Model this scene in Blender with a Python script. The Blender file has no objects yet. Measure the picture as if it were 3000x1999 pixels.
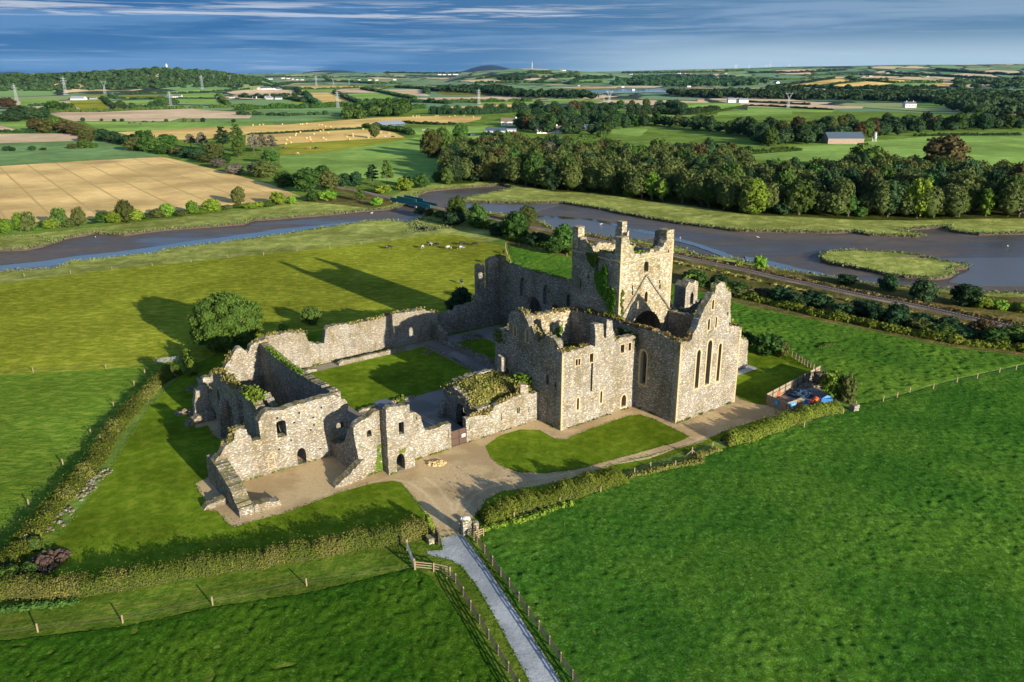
import bpy, bmesh, math, random
import numpy as np
from mathutils import Vector, Matrix, noise as mnoise
from mathutils.geometry import delaunay_2d_cdt, tessellate_polygon

sc = bpy.context.scene
COL = sc.collection
# ------------------------------------------------------------------ camera
FPX, CAMH, YH = 2333.0, 60.0, 212.0
PITCH = math.atan((999.5 - YH) / FPX)
cam_d = bpy.data.cameras.new('camera')
cam_d.sensor_width = 36.0
cam_d.lens = 36.0 * FPX / 3000.0
cam_d.clip_start = 1.0
cam_d.clip_end = 60000.0
cam = bpy.data.objects.new('camera', cam_d)
COL.objects.link(cam)
cam.location = (0, 0, CAMH)
cam.rotation_euler = (math.pi / 2 - PITCH, 0, 0)
sc.camera = cam
# ------------------------------------------------------------------ light
SUN_EL = math.radians(12.8)
SUN_TO = math.radians(131.0)          # ground direction the light travels, from +X
SUN_FROM = SUN_TO + math.pi
sd = bpy.data.lights.new('sun', 'SUN')
sd.energy = 5.0
sd.angle = math.radians(0.5)
sd.color = (1.0, 0.89, 0.72)
sun = bpy.data.objects.new('sun', sd)
COL.objects.link(sun)
ldir = Vector((math.cos(SUN_TO) * math.cos(SUN_EL), math.sin(SUN_TO) * math.cos(SUN_EL), -math.sin(SUN_EL)))
sun.rotation_euler = ldir.to_track_quat('-Z', 'Y').to_euler()
sun.location = (60, -60, 90)
sc.view_settings.view_transform = 'Standard'
sc.view_settings.look = 'None'
sc.view_settings.gamma = 1.0
sc.view_settings.exposure = 1.12

world = bpy.data.worlds.new('World')
sc.world = world
world.use_nodes = True
wt = world.node_tree
for n in list(wt.nodes):
    wt.nodes.remove(n)


def nd(t, kind, **kw):
    n = t.nodes.new(kind)
    for k, v in kw.items():
        if k == 'inp':
            for kk, vv in v.items():
                n.inputs[kk].default_value = vv
        else:
            setattr(n, k, v)
    return n


def ramp(t, fac, stops):
    r = t.nodes.new('ShaderNodeValToRGB')
    els = r.color_ramp.elements
    while len(els) > 1:
        els.remove(els[-1])
    els[0].position = stops[0][0]
    els[0].color = (*stops[0][1], 1) if len(stops[0][1]) == 3 else stops[0][1]
    for p, c in stops[1:]:
        e = els.new(p)
        e.color = (*c, 1) if len(c) == 3 else c
    t.links.new(fac, r.inputs[0])
    return r.outputs[0]


def mix(t, fac, a, b, mode='MIX'):
    m = t.nodes.new('ShaderNodeMix')
    m.data_type = 'RGBA'
    m.blend_type = mode
    for i, v in ((0, fac), (6, a), (7, b)):
        if isinstance(v, (int, float)):
            m.inputs[i].default_value = v
        elif isinstance(v, tuple):
            m.inputs[i].default_value = (*v[:3], 1)
        else:
            t.links.new(v, m.inputs[i])
    return m.outputs[2]


def mth(t, op, a, b=None, clamp=False):
    m = t.nodes.new('ShaderNodeMath')
    m.operation = op
    m.use_clamp = clamp
    for i, v in ((0, a), (1, b)):
        if v is None:
            continue
        if isinstance(v, (int, float)):
            m.inputs[i].default_value = v
        else:
            t.links.new(v, m.inputs[i])
    return m.outputs[0]


def mrange(t, v, a, b, c=0.0, d=1.0):
    m = t.nodes.new('ShaderNodeMapRange')
    m.interpolation_type = 'SMOOTHSTEP'
    t.links.new(v, m.inputs[0])
    for i, x in ((1, a), (2, b), (3, c), (4, d)):
        m.inputs[i].default_value = x
    return m.outputs[0]


def tex(t, vec, scale, detail=4.0, rough=0.55, kind='ShaderNodeTexNoise', dist=0.0):
    n = t.nodes.new(kind)
    n.inputs['Scale'].default_value = scale
    if kind == 'ShaderNodeTexNoise':
        n.inputs['Detail'].default_value = detail
        n.inputs['Roughness'].default_value = rough
        n.inputs['Distortion'].default_value = dist
    t.links.new(vec, n.inputs['Vector'])
    return n


def mapping(t, vec, scale=(1, 1, 1), rot=(0, 0, 0), loc=(0, 0, 0)):
    m = t.nodes.new('ShaderNodeMapping')
    m.inputs['Scale'].default_value = scale
    m.inputs['Rotation'].default_value = rot
    m.inputs['Location'].default_value = loc
    t.links.new(vec, m.inputs['Vector'])
    return m.outputs[0]


# sky: NISHITA light plus layered cloud, all by direction
sky = nd(wt, 'ShaderNodeTexSky', sky_type='NISHITA', sun_disc=False)
sky.sun_elevation = SUN_EL
sky.sun_rotation = math.pi / 2 - SUN_FROM
sky.altitude = 60
sky.ozone_density = 2.0
sky.dust_density = 0.6
tc = nd(wt, 'ShaderNodeTexCoord')
sep = nd(wt, 'ShaderNodeSeparateXYZ')
wt.links.new(tc.outputs['Generated'], sep.inputs[0])
elv = sep.outputs['Z']
skyc = mix(wt, 1.0, sky.outputs[0], (1.0, 1.05, 1.22), 'MULTIPLY')
v1 = mapping(wt, tc.outputs['Generated'], (2.6, 2.6, 46))
n1 = tex(wt, v1, 1.0, 6, 0.58, dist=0.3)
v2 = mapping(wt, tc.outputs['Generated'], (7, 7, 190), loc=(3.1, 1.7, 0.4))
n2 = tex(wt, v2, 1.0, 7, 0.62, dist=0.4)
# base of the cloud deck: steel blue, lighter towards the right and the horizon
azr = mrange(wt, sep.outputs['X'], -0.35, 0.55)
CB = 1.0
deck = mix(wt, azr, (0.22, 0.86, 2.05), (0.66, 1.35, 2.2))
cl = mix(wt, mrange(wt, n1.outputs[0], 0.44, 0.60), deck, mix(wt, azr, (0.62, 1.42, 2.75), (1.3, 2.0, 2.9)))
lowb = mrange(wt, elv, 0.050, 0.012)
cl = mix(wt, mth(wt, 'MULTIPLY', lowb, mrange(wt, azr, 0.25, 0.75, 0.05, 1.0)), cl, (2.3, 3.1, 3.7))
# bright broken edges of cloud at about 3 degrees
bandhi = mth(wt, 'MULTIPLY', mrange(wt, elv, 0.050, 0.062), mrange(wt, elv, 0.080, 0.068))
edge = mth(wt, 'MULTIPLY', bandhi, mth(wt, 'MULTIPLY', mrange(wt, n2.outputs[0], 0.45, 0.62), mrange(wt, azr, 0.75, 0.35)))
cl = mix(wt, mth(wt, 'MULTIPLY', edge, 0.48), cl, (5.0, 5.0, 5.1))
edge2 = mth(wt, 'MULTIPLY', mrange(wt, n2.outputs[0], 0.52, 0.72), mrange(wt, elv, 0.09, 0.02))
cl = mix(wt, mth(wt, 'MULTIPLY', edge2, 0.30), cl, (3.2, 3.8, 4.3))
cover = mrange(wt, elv, 0.30, 0.10)
cover = mth(wt, 'MULTIPLY', cover, mrange(wt, sep.outputs['Y'], -0.2, 0.3))
skyf = mix(wt, mth(wt, 'MULTIPLY', cover, 1.0), skyc, cl)
bg = nd(wt, 'ShaderNodeBackground', inp={'Strength': 0.085})
wt.links.new(skyf, bg.inputs[0])
wo = nd(wt, 'ShaderNodeOutputWorld')
wt.links.new(bg.outputs[0], wo.inputs[0])


# ------------------------------------------------------------------ picture -> place
def ray(x, y):
    a = (x - 1500) / FPX
    b = (999.5 - y) / FPX
    return a, math.cos(PITCH) + b * math.sin(PITCH), -math.sin(PITCH) + b * math.cos(PITCH)


def G(x, y, z=0.0):
    a, b, c = ray(x, y)
    t = (z - CAMH) / c
    return (a * t, b * t)


A0 = G(1978, 1242)
TH = math.radians(127.3)
U = (math.cos(TH), math.sin(TH))
V = (math.cos(TH - math.pi / 2), math.sin(TH - math.pi / 2))


def W(a, b):
    return (A0[0] + U[0] * a + V[0] * b, A0[1] + U[1] * a + V[1] * b)


def F(X, Y):
    X -= A0[0]
    Y -= A0[1]
    return X * U[0] + Y * U[1], X * V[0] + Y * V[1]


def _fr(x, y):
    r = ray(x, y)
    return F(0, 0), (r[0] * U[0] + r[1] * U[1], r[0] * V[0] + r[1] * V[1]), r[2]


def pb(b, q):
    o, d, rz = _fr(*q)
    t = (b - o[1]) / d[1]
    return (o[0] + d[0] * t, CAMH + rz * t)


def pa(a, q):
    o, d, rz = _fr(*q)
    t = (a - o[0]) / d[0]
    return (o[1] + d[1] * t, CAMH + rz * t)


def Zm(x0, y0, s):
    return lambda x, y: (x0 + x / s, y0 + y / s)


z1, z2, z3, z4 = Zm(550, 850, 2.851), Zm(550, 1150, 3.92), Zm(1000, 1100, 3.92), Zm(1300, 850, 3.485)
t1, t2, t3 = Zm(1600, 630, 3.92), Zm(1800, 830, 3.484), Zm(1350, 700, 5.227)
ov = Zm(0, 0, 2353 / 3000)
m1, m2, m3, m4 = Zm(0, 180, 2.941), Zm(700, 180, 2.941), Zm(1400, 180, 2.941), Zm(2200, 180, 2.941)
n1_, n2_, n3_, n4_ = Zm(0, 450, 2.941), Zm(700, 400, 2.941), Zm(1400, 400, 2.941), Zm(2200, 400, 2.24)
b2_, b3_ = Zm(0, 1300, 2.2433), Zm(1100, 1350, 2.353)
a1_ = Zm(0, 850, 3.361)
b4_ = Zm(2000, 1050, 1.652)
y1_ = Zm(2100, 900, 3.92)

# ------------------------------------------------------------------ terrain
RIDGES = [
    (3300, 700, 900, [(-900, 216), (0, 216), (130, 214), (250, 211), (360, 202), (476, 196), (578, 206), (680, 223), (760, 234), (830, 262), (900, 300)]),
    (6000, 1700, 1500, [(1250, 262), (1350, 218), (1400, 209), (1500, 202), (1560, 201), (1640, 205), (1740, 211), (1850, 222), (2000, 240), (2150, 262)]),
    (9000, 2600, 3000, [(-900, 216), (0, 216), (700, 216), (900, 213), (1300, 212), (1700, 212), (1850, 208), (1980, 205), (2182, 200), (2302, 196), (2472, 194), (2659, 190), (2812, 190), (3000, 187), (3900, 187)]),
    (16000, 2500, 2500, [(-200, 224), (0, 214), (40, 210), (90, 218), (200, 225), (800, 225), (880, 214), (940, 206), (1000, 206), (1060, 213), (1300, 216), (1345, 212), (1390, 198), (1425, 190), (1460, 193), (1496, 202), (1545, 212), (1700, 225)]),
    (3900, 900, 1100, [(2050, 262), (2150, 252), (2250, 243), (2377, 234), (2450, 229), (2574, 229), (2745, 237), (2850, 244), (3000, 240), (3300, 240)]),
]


def smooth(t):
    t = min(1.0, max(0.0, t))
    return t * t * (3 - 2 * t)


def T(X, Y):
    r = math.hypot(X, Y)
    if r < 2350 or Y <= 0:
        return 0.0
    # native px column of this azimuth at the horizon
    px = 1500 + FPX * (X / Y) * math.cos(PITCH) * (1 + math.tan(PITCH) ** 2) * 1.0
    best = 0.0
    acc = 0.0
    for D, wi, wo_, tab in RIDGES:
        if px <= tab[0][0]:
            yy = tab[0][1]
        elif px >= tab[-1][0]:
            yy = tab[-1][1]
        else:
            for (x0, y0), (x1, y1) in zip(tab, tab[1:]):
                if x0 <= px <= x1:
                    k = (px - x0) / (x1 - x0)
                    yy = y0 + (y1 - y0) * k
                    break
        a, b, c = ray(px, yy)
        h = CAMH + D * c / math.hypot(a, b)
        k = smooth(1 - (D - r) / wi) if r < D else smooth(1 - (r - D) / wo_)
        v = max(0.0, h) * k
        best = max(best, v)
    return best


def GT(x, y):
    """point of the terrain seen at a picture point"""
    if y > 250:
        p = G(x, y)
        if math.hypot(*p) < 2300:
            return p
    a, b, c = ray(x, y)
    t = 2200.0
    while t < 24000:
        if CAMH + c * t < T(a * t, b * t):
            lo, hi = t - max(15, t * .004), t
            for _ in range(12):
                m = (lo + hi) / 2
                if CAMH + c * m < T(a * m, b * m):
                    hi = m
                else:
                    lo = m
            return (a * hi, b * hi)
        t += max(15, t * .004)
    t = 9000.0
    return (a * t, b * t)


# ------------------------------------------------------------------ object helpers
def tag(o, label=None, cat=None, group=None, kind=None):
    if label:
        o['label'] = label
    if cat:
        o['category'] = cat
    if group:
        o['group'] = group
    if kind:
        o['kind'] = kind
    return o


def thing(name, loc, label, cat, group=None, rz=0.0):
    o = bpy.data.objects.new(name, None)
    o.empty_display_size = 0.5
    COL.objects.link(o)
    o.location = (loc[0], loc[1], loc[2] if len(loc) > 2 else 0)
    o.rotation_euler = (0, 0, rz)
    return tag(o, label, cat, group)


class MB:
    def __init__(s):
        s.v, s.f = [], []

    def add(s, vs, fs):
        n = len(s.v)
        s.v.extend(tuple(v) for v in vs)
        s.f.extend(tuple(i + n for i in f) for f in fs)
        return s

    def box(s, x0, x1, y0, y1, z0, z1, ang=0.0, c=(0, 0)):
        ca, sa = math.cos(ang), math.sin(ang)
        vs = []
        for z in (z0, z1):
            for x, y in ((x0, y0), (x1, y0), (x1, y1), (x0, y1)):
                vs.append((c[0] + x * ca - y * sa, c[1] + x * sa + y * ca, z))
        return s.add(vs, [(0, 3, 2, 1), (4, 5, 6, 7), (0, 1, 5, 4), (1, 2, 6, 5), (2, 3, 7, 6), (3, 0, 4, 7)])

    def bar(s, p, q, w, h=None):
        p, q = Vector(p), Vector(q)
        d = (q - p)
        if d.length < 1e-6:
            return s
        d.normalize()
        up = Vector((0, 0, 1)) if abs(d.z) < .95 else Vector((1, 0, 0))
        a = d.cross(up).normalized() * w / 2
        b = a.cross(d).normalized() * (h or w) / 2
        vs = [p - a - b, p + a - b, p + a + b, p - a + b, q - a - b, q + a - b, q + a + b, q - a + b]
        return s.add(vs, [(0, 3, 2, 1), (4, 5, 6, 7), (0, 1, 5, 4), (1, 2, 6, 5), (2, 3, 7, 6), (3, 0, 4, 7)])

    def tube(s, pts, rads, n=7):
        pts = [Vector(p) for p in pts]
        base = len(s.v)
        for i, (p, r) in enumerate(zip(pts, rads)):
            d = (pts[min(i + 1, len(pts) - 1)] - pts[max(i - 1, 0)]).normalized()
            up = Vector((0, 1, 0)) if abs(d.y) < .9 else Vector((1, 0, 0))
            a = d.cross(up).normalized()
            b = d.cross(a).normalized()
            for k in range(n):
                t = 2 * math.pi * k / n
                s.v.append(tuple(p + (a * math.cos(t) + b * math.sin(t)) * r))
        for i in range(len(pts) - 1):
            for k in range(n):
                k2 = (k + 1) % n
                s.f.append((base + i * n + k, base + i * n + k2, base + (i + 1) * n + k2, base + (i + 1) * n + k))
        s.f.append(tuple(base + k for k in range(n))[::-1])
        s.f.append(tuple(base + (len(pts) - 1) * n + k for k in range(n)))
        return s

    def prism(s, poly, z0, z1):
        """poly: ccw (x,y)"""
        n = len(poly)
        b = len(s.v)
        s.v += [(x, y, z0) for x, y in poly] + [(x, y, z1) for x, y in poly]
        for i in range(n):
            j = (i + 1) % n
            s.f.append((b + i, b + j, b + n + j, b + n + i))
        s.f.append(tuple(b + i for i in range(n))[::-1])
        s.f.append(tuple(b + n + i for i in range(n)))
        return s

    def build(s, name, m, parent=None, smooth_=False, loc=None):
        me = bpy.data.meshes.new(name)
        off = parent.location if (parent is not None and loc is None) else (loc or (0, 0, 0))
        me.from_pydata([(v[0] - off[0], v[1] - off[1], v[2] - off[2]) for v in s.v], [], s.f)
        me.validate()
        me.materials.append(m)
        if smooth_:
            me.polygons.foreach_set('use_smooth', [True] * len(me.polygons))
        o = bpy.data.objects.new(name, me)
        COL.objects.link(o)
        if parent is not None:
            o.parent = parent
        else:
            o.location = off
        return o


def local(name, mb, m, parent, smooth_=False):
    """mesh given in the thing's own coordinates"""
    return mb.build(name, m, parent, smooth_, loc=(0, 0, 0))


def copy_thing(root, loc, rz=None, scale=None, label=None, group=None, mat=None):
    r = root.copy()
    COL.objects.link(r)
    r.location = (loc[0], loc[1], loc[2] if len(loc) > 2 else 0)
    if rz is not None:
        r.rotation_euler = (0, 0, rz)
    if scale is not None:
        r.scale = scale if isinstance(scale, tuple) else (scale,) * 3
    if label:
        r['label'] = label
    if group:
        r['group'] = group
    for ch in list(root.children):
        c = ch.copy()
        COL.objects.link(c)
        c.parent = r
        for g in list(ch.children):
            d = g.copy()
            COL.objects.link(d)
            d.parent = c
    return r


def leaf_mesh(name, P, N, S, seed=0, extra=None, tint=None):
    """P centres, N normals, S sizes -> one quad per leaf clump (numpy)"""
    rng = np.random.default_rng(seed)
    n = len(P)
    N = N / (np.linalg.norm(N, axis=1, keepdims=True) + 1e-9)
    R = rng.normal(size=(n, 3))
    A = np.cross(N, R)
    A /= (np.linalg.norm(A, axis=1, keepdims=True) + 1e-9)
    B = np.cross(N, A)
    S = S[:, None]
    k = rng.uniform(.6, 1.0, (n, 1))
    A = A * S * .5
    B = B * S * .5 * k
    C = rng.uniform(-.25, .25, (n, 3)) * S
    V4 = np.stack([P - A - B * .6, P + A * .6 - B + C, P + A + B * .7, P - A * .6 + B - C * .6], 1).reshape(-1, 3)
    if tint is None:
        tint = rng.uniform(0, 1, n)
    tv = np.repeat(tint, 4)
    nv = len(V4)
    ev, ef = (extra if extra else (np.zeros((0, 3)), np.zeros((0, 3), int)))
    ev = np.asarray(ev, float).reshape(-1, 3)
    ef = np.asarray(ef, int).reshape(-1, 3)
    allv = np.vstack([V4, ev])
    tv = np.concatenate([tv, np.full(len(ev), .15)])
    me = bpy.data.meshes.new(name)
    me.vertices.add(len(allv))
    me.vertices.foreach_set('co', allv.astype(np.float32).ravel())
    loops = np.concatenate([np.arange(nv), (ef + nv).ravel()])
    me.loops.add(len(loops))
    me.loops.foreach_set('vertex_index', loops.astype(np.int32))
    starts = np.concatenate([np.arange(n) * 4, nv + np.arange(len(ef)) * 3])
    me.polygons.add(len(starts))
    me.polygons.foreach_set('loop_start', starts.astype(np.int32))
    me.update(calc_edges=True)
    at = me.attributes.new('tint', 'FLOAT', 'POINT')
    at.data.foreach_set('value', tv.astype(np.float32))
    return me


_ico = {}


def ico(sub):
    if sub not in _ico:
        bm = bmesh.new()
        bmesh.ops.create_icosphere(bm, subdivisions=sub, radius=1.0)
        bm.verts.ensure_lookup_table()
        _ico[sub] = (np.array([v.co[:] for v in bm.verts]), np.array([[v.index for v in f.verts] for f in bm.faces]))
        bm.free()
    return _ico[sub]


def blobs_crown(name, seed, blobs, leaf, dens, core=0.86, sub=1, under=-0.75):
    """blobs: list of (cx,cy,cz,rx,rz). Leaves cover every blob's outside."""
    rng = np.random.default_rng(seed)
    Ps, Ns, Ss, Ts, EV, EF = [], [], [], [], [], []
    B = np.array(blobs, float)
    off = 0
    for bi, (cx, cy, cz, rx, rz) in enumerate(blobs):
        area = 4 * math.pi * rx * (rx + rz) / 2
        n = int(area * dens / (leaf * leaf))
        d = rng.normal(size=(n, 3))
        d /= np.linalg.norm(d, axis=1, keepdims=True)
        rr = rng.uniform(.84, 1.10, (n, 1))
        rr += .10 * np.sin(d[:, :1] * 5 + seed) * np.sin(d[:, 1:2] * 6 + bi) * 1.2
        P = np.array([cx, cy, cz]) + d * rr * np.array([rx, rx, rz])
        keep = d[:, 2] > under
        for bj, (dx, dy, dz, sx, sz) in enumerate(blobs):
            if bj == bi:
                continue
            q = (P - np.array([dx, dy, dz])) / np.array([sx, sx, sz])
            keep &= (q * q).sum(1) > .78
        P, d = P[keep], d[keep]
        n = len(P)
        if n == 0:
            continue
        Ps.append(P)
        Ns.append(d + rng.normal(size=(n, 3)) * .45)
        Ss.append(leaf * rng.uniform(.65, 1.35, n))
        base = rng.uniform(.25, .75)
        Ts.append(np.clip(base + rng.normal(size=n) * .22, 0, 1))
        iv, fi = ico(sub)
        nv = iv * (core * np.array([rx, rx, rz])) * (1 + .07 * rng.normal(size=(len(iv), 1))) + np.array([cx, cy, cz])
        EV.append(nv)
        EF.append(fi + off)
        off += len(iv)
    return leaf_mesh(name, np.vstack(Ps), np.vstack(Ns), np.concatenate(Ss), seed, (np.vstack(EV), np.vstack(EF)), np.concatenate(Ts))


def mesh_obj(name, me, m, parent=None, loc=(0, 0, 0), slot_obj=False):
    if not me.materials:
        me.materials.append(m)
    o = bpy.data.objects.new(name, me)
    COL.objects.link(o)
    if parent is not None:
        o.parent = parent
    o.location = loc
    if slot_obj:
        o.material_slots[0].link = 'OBJECT'
        o.material_slots[0].material = m
    return o


# ------------------------------------------------------------------ materials
def new_mat(name):
    m = bpy.data.materials.new(name)
    m.use_nodes = True
    t = m.node_tree
    b = t.nodes['Principled BSDF']
    b.inputs['Specular IOR Level'].default_value = 0.25
    g = t.nodes.new('ShaderNodeNewGeometry')
    return m, t, b, g


def bump(t, b, h, dist, strength=1.0, prev=None):
    n = t.nodes.new('ShaderNodeBump')
    n.inputs['Distance'].default_value = dist
    n.inputs['Strength'].default_value = strength
    t.links.new(h, n.inputs['Height'])
    if prev is not None:
        t.links.new(prev, n.inputs['Normal'])
    t.links.new(n.outputs[0], b.inputs['Normal'])
    return n.outputs[0]


def simple(name, c, rough=.8, metal=0.0, var=.25, scale=1.5, spec=.25):
    m, t, b, g = new_mat(name)
    n = tex(t, g.outputs['Position'], scale, 4)
    lo = tuple(x * (1 - var) for x in c)
    hi = tuple(min(1, x * (1 + var)) for x in c)
    t.links.new(mix(t, n.outputs[0], lo, hi), b.inputs['Base Color'])
    b.inputs['Roughness'].default_value = rough
    b.inputs['Metallic'].default_value = metal
    b.inputs['Specular IOR Level'].default_value = spec
    return m


GK = 1.62


def grass_mat(name, dark, mid, light, big=.03, tuft=1.2, bh=.35, stretch=(1, 1), ang=0.0, fine=6.0, bs=1.0, patch=None, stripes=None):
    m, t, b, g = new_mat(name)
    dark, mid, light = ((min(.7, q[0] * GK * 1.22), min(.7, q[1] * GK), min(.7, q[2] * GK * .60)) if q[0] < q[1] else tuple(min(.8, x * 1.35) for x in q) for q in (dark, mid, light))
    pos = g.outputs['Position']
    p = mapping(t, pos, (stretch[0], stretch[1], 1), (0, 0, ang))
    nb = tex(t, pos, big, 5, .6)
    nm = tex(t, p, tuft * .35, 5, .62)
    nt = tex(t, p, tuft, 6, .68, dist=.6)
    nf = tex(t, p, fine, 3, .7)
    c = mix(t, mrange(t, nt.outputs[0], .3, .7), dark, mid)
    c = mix(t, mrange(t, nm.outputs[0], .42, .68), c, light)
    hsv = t.nodes.new('ShaderNodeHueSaturation')
    t.links.new(c, hsv.inputs['Color'])
    t.links.new(mrange(t, nb.outputs[0], .3, .7, .72, 1.32), hsv.inputs['Value'])
    c = hsv.outputs[0]
    c = mix(t, mrange(t, nf.outputs[0], .3, .7, 0, .5), c, mix(t, .5, c, (0, 0, 0)))
    if patch:
        np_ = tex(t, pos, patch[1], 4, .6)
        c = mix(t, mrange(t, np_.outputs[0], patch[2], patch[2] + .14), c, patch[0])
    if stripes:
        ps = mapping(t, pos, (1, 1, 1), (0, 0, stripes[1]))
        wv = t.nodes.new('ShaderNodeTexWave')
        wv.inputs['Scale'].default_value = stripes[0]
        wv.inputs['Distortion'].default_value = stripes[4]
        wv.inputs['Detail'].default_value = 3
        wv.inputs['Detail Scale'].default_value = .6
        t.links.new(ps, wv.inputs['Vector'])
        c = mix(t, mrange(t, wv.outputs['Fac'], stripes[3], 1.0, 0, .8), c, stripes[2])
    t.links.new(c, b.inputs['Base Color'])
    b.inputs['Roughness'].default_value = .85
    b.inputs['Specular IOR Level'].default_value = .0
    h = mth(t, 'ADD', mth(t, 'MULTIPLY', nt.outputs[0], 1.0), mth(t, 'MULTIPLY', nf.outputs[0], .16))
    h = mth(t, 'ADD', h, mth(t, 'MULTIPLY', nm.outputs[0], .8))
    bump(t, b, h, bh, bs)
    return m


M = {}
M['base_grass'] = grass_mat('base_grass', (.058, .115, .035), (.080, .155, .045), (.11, .19, .06), tuft=.5, bh=.25)
M['pasture'] = grass_mat('pasture', (.080, .125, .016), (.135, .19, .028), (.19, .24, .045), big=.02, tuft=.9, bh=.5, stretch=(1, 1.8), ang=-.2, patch=((.05, .10, .02), .06, .66))
M['meadow'] = grass_mat('meadow', (.04, .105, .02), (.07, .175, .028), (.12, .21, .05), big=.03, tuft=.6, bh=.45, stretch=(1, 2.2), ang=.5, patch=((.11, .20, .09), .05, .62))
M['left_field'] = grass_mat('left_field', (.045, .105, .018), (.075, .165, .026), (.12, .20, .04), big=.025, tuft=1.1, bh=.4, stretch=(1, 2), ang=.2)
M['field_right'] = grass_mat('field_right', (.022, .075, .010), (.034, .118, .014), (.065, .16, .035), big=.03, tuft=.95, bh=.75, stretch=(1.0, 1.6), ang=.62, fine=7)
M['field_front'] = grass_mat('field_front', (.02, .065, .008), (.034, .10, .012), (.06, .135, .02), big=.05, tuft=.75, bh=.75, stretch=(1.5, 1.0), ang=.3, fine=7)
M['lawn'] = grass_mat('lawn', (.045, .092, .009), (.066, .128, .012), (.095, .155, .02), big=.06, tuft=1.4, bh=.05, fine=10)
M['verge'] = grass_mat('verge', (.034, .075, .012), (.052, .11, .018), (.085, .135, .03), big=.1, tuft=1.6, bh=.2)
M['worn'] = grass_mat('worn_track', (.04, .07, .012), (.05, .082, .016), (.075, .10, .03), big=.1, tuft=1.6, bh=.1)
M['marsh'] = grass_mat('marsh', (.09, .135, .05), (.15, .205, .075), (.21, .265, .12), big=.03, tuft=.5, bh=.5, patch=((.13, .085, .03), .03, .64))
M['stubble'] = grass_mat('stubble', (.50, .33, .12), (.58, .40, .155), (.60, .44, .19), big=.02, tuft=.4, bh=.06, stretch=(1, 3), ang=.25, patch=((.40, .28, .14), .015, .62), stripes=(0.0185, 2.511, (.46, .33, .13), .975, .12))
M['stubble_gold'] = grass_mat('stubble_gold', (.50, .33, .10), (.58, .40, .13), (.60, .44, .17), big=.01, tuft=.3, bh=.06, stretch=(1, 4), ang=.1)
M['stubble_pink'] = grass_mat('stubble_pink', (.42, .31, .19), (.52, .39, .24), (.58, .44, .27), big=.006, tuft=.2, bh=.05, stretch=(1, 4), ang=.1, patch=((.24, .19, .15), .006, .58))
M['green_a'] = grass_mat('green_a', (.10, .20, .075), (.13, .255, .09), (.16, .285, .11), big=.008, tuft=.2, bh=.1)
M['green_b'] = grass_mat('green_b', (.075, .16, .10), (.095, .195, .12), (.12, .225, .13), big=.008, tuft=.2, bh=.1)
M['green_c'] = grass_mat('green_c', (.12, .16, .03), (.16, .20, .04), (.19, .22, .055), big=.008, tuft=.2, bh=.1)
M['olive'] = grass_mat('olive', (.08, .095, .03), (.11, .12, .035), (.13, .14, .04), big=.01, tuft=.2, bh=.1)
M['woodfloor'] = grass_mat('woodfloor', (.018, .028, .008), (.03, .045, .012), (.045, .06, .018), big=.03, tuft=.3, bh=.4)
M['scrubfloor'] = grass_mat('scrubfloor', (.045, .06, .015), (.09, .09, .03), (.17, .12, .045), big=.05, tuft=.6, bh=.5)


def gravel(name, a, b_, sc_=1.0):
    m, t, b, g = new_mat(name)
    p = g.outputs['Position']
    n1 = tex(t, p, .12, 5, .6)
    n2 = tex(t, p, 2.0 * sc_, 5, .7)
    n3 = tex(t, p, 14 * sc_, 2, .6)
    c = mix(t, mrange(t, n1.outputs[0], .42, .58), tuple(x * .85 for x in a), b_)
    c = mix(t, mrange(t, n2.outputs[0], .3, .75, 0, .5), c, tuple(x * .62 for x in a))
    c = mix(t, mrange(t, n3.outputs[0], .4, .7, 0, .25), c, tuple(min(1, x * 1.35) for x in b_))
    t.links.new(c, b.inputs['Base Color'])
    b.inputs['Roughness'].default_value = .95
    b.inputs['Specular IOR Level'].default_value = .05
    bump(t, b, mth(t, 'ADD', n2.outputs[0], mth(t, 'MULTIPLY', n3.outputs[0], .3)), .06)
    return m


M['gravel'] = gravel('gravel', (.44, .32, .165), (.54, .41, .22))
M['gravel_grey'] = gravel('gravel_grey', (.23, .20, .16), (.30, .26, .21))
M['road'] = gravel('road_stone', (.30, .33, .34), (.42, .45, .45), 1.2)
M['gravel_worn'] = gravel('gravel_worn', (.50, .385, .21), (.60, .47, .27))
M['concrete'] = gravel('concrete', (.40, .39, .37), (.46, .45, .42))


def mud_mat():
    m, t, b, g = new_mat('mud')
    p = g.outputs['Position']
    n1 = tex(t, mapping(t, p, (1, 2.5, 1), (0, 0, .15)), .02, 5, .55)
    n2 = tex(t, p, .35, 6, .65)
    c = mix(t, mrange(t, n1.outputs[0], .35, .65), (.060, .050, .040), (.115, .092, .066))
    c = mix(t, mrange(t, n2.outputs[0], .35, .7, 0, .4), c, (.045, .035, .028))
    t.links.new(c, b.inputs['Base Color'])
    t.links.new(mrange(t, n1.outputs[0], .38, .60, .30, .75), b.inputs['Roughness'])
    b.inputs['Specular IOR Level'].default_value = .38
    bump(t, b, n2.outputs[0], .10)
    return m


M['mud'] = mud_mat()



def water_mat():
    m, t, b, g = new_mat('water')
    n2 = tex(t, g.outputs['Position'], 1.2, 3, .5)
    b.inputs['Base Color'].default_value = (.030, .030, .028, 1)
    b.inputs['Roughness'].default_value = .06
    b.inputs['Specular IOR Level'].default_value = .9
    bump(t, b, n2.outputs[0], .012)
    return m


M['water'] = water_mat()
M['bank'] = simple('mud_bank', (.07, .055, .045), .95, 0, .3, .5, .05)
M['shallow'] = simple('wet_shallows', (.085, .075, .066), .33, 0, .2, .08, .7)


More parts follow.
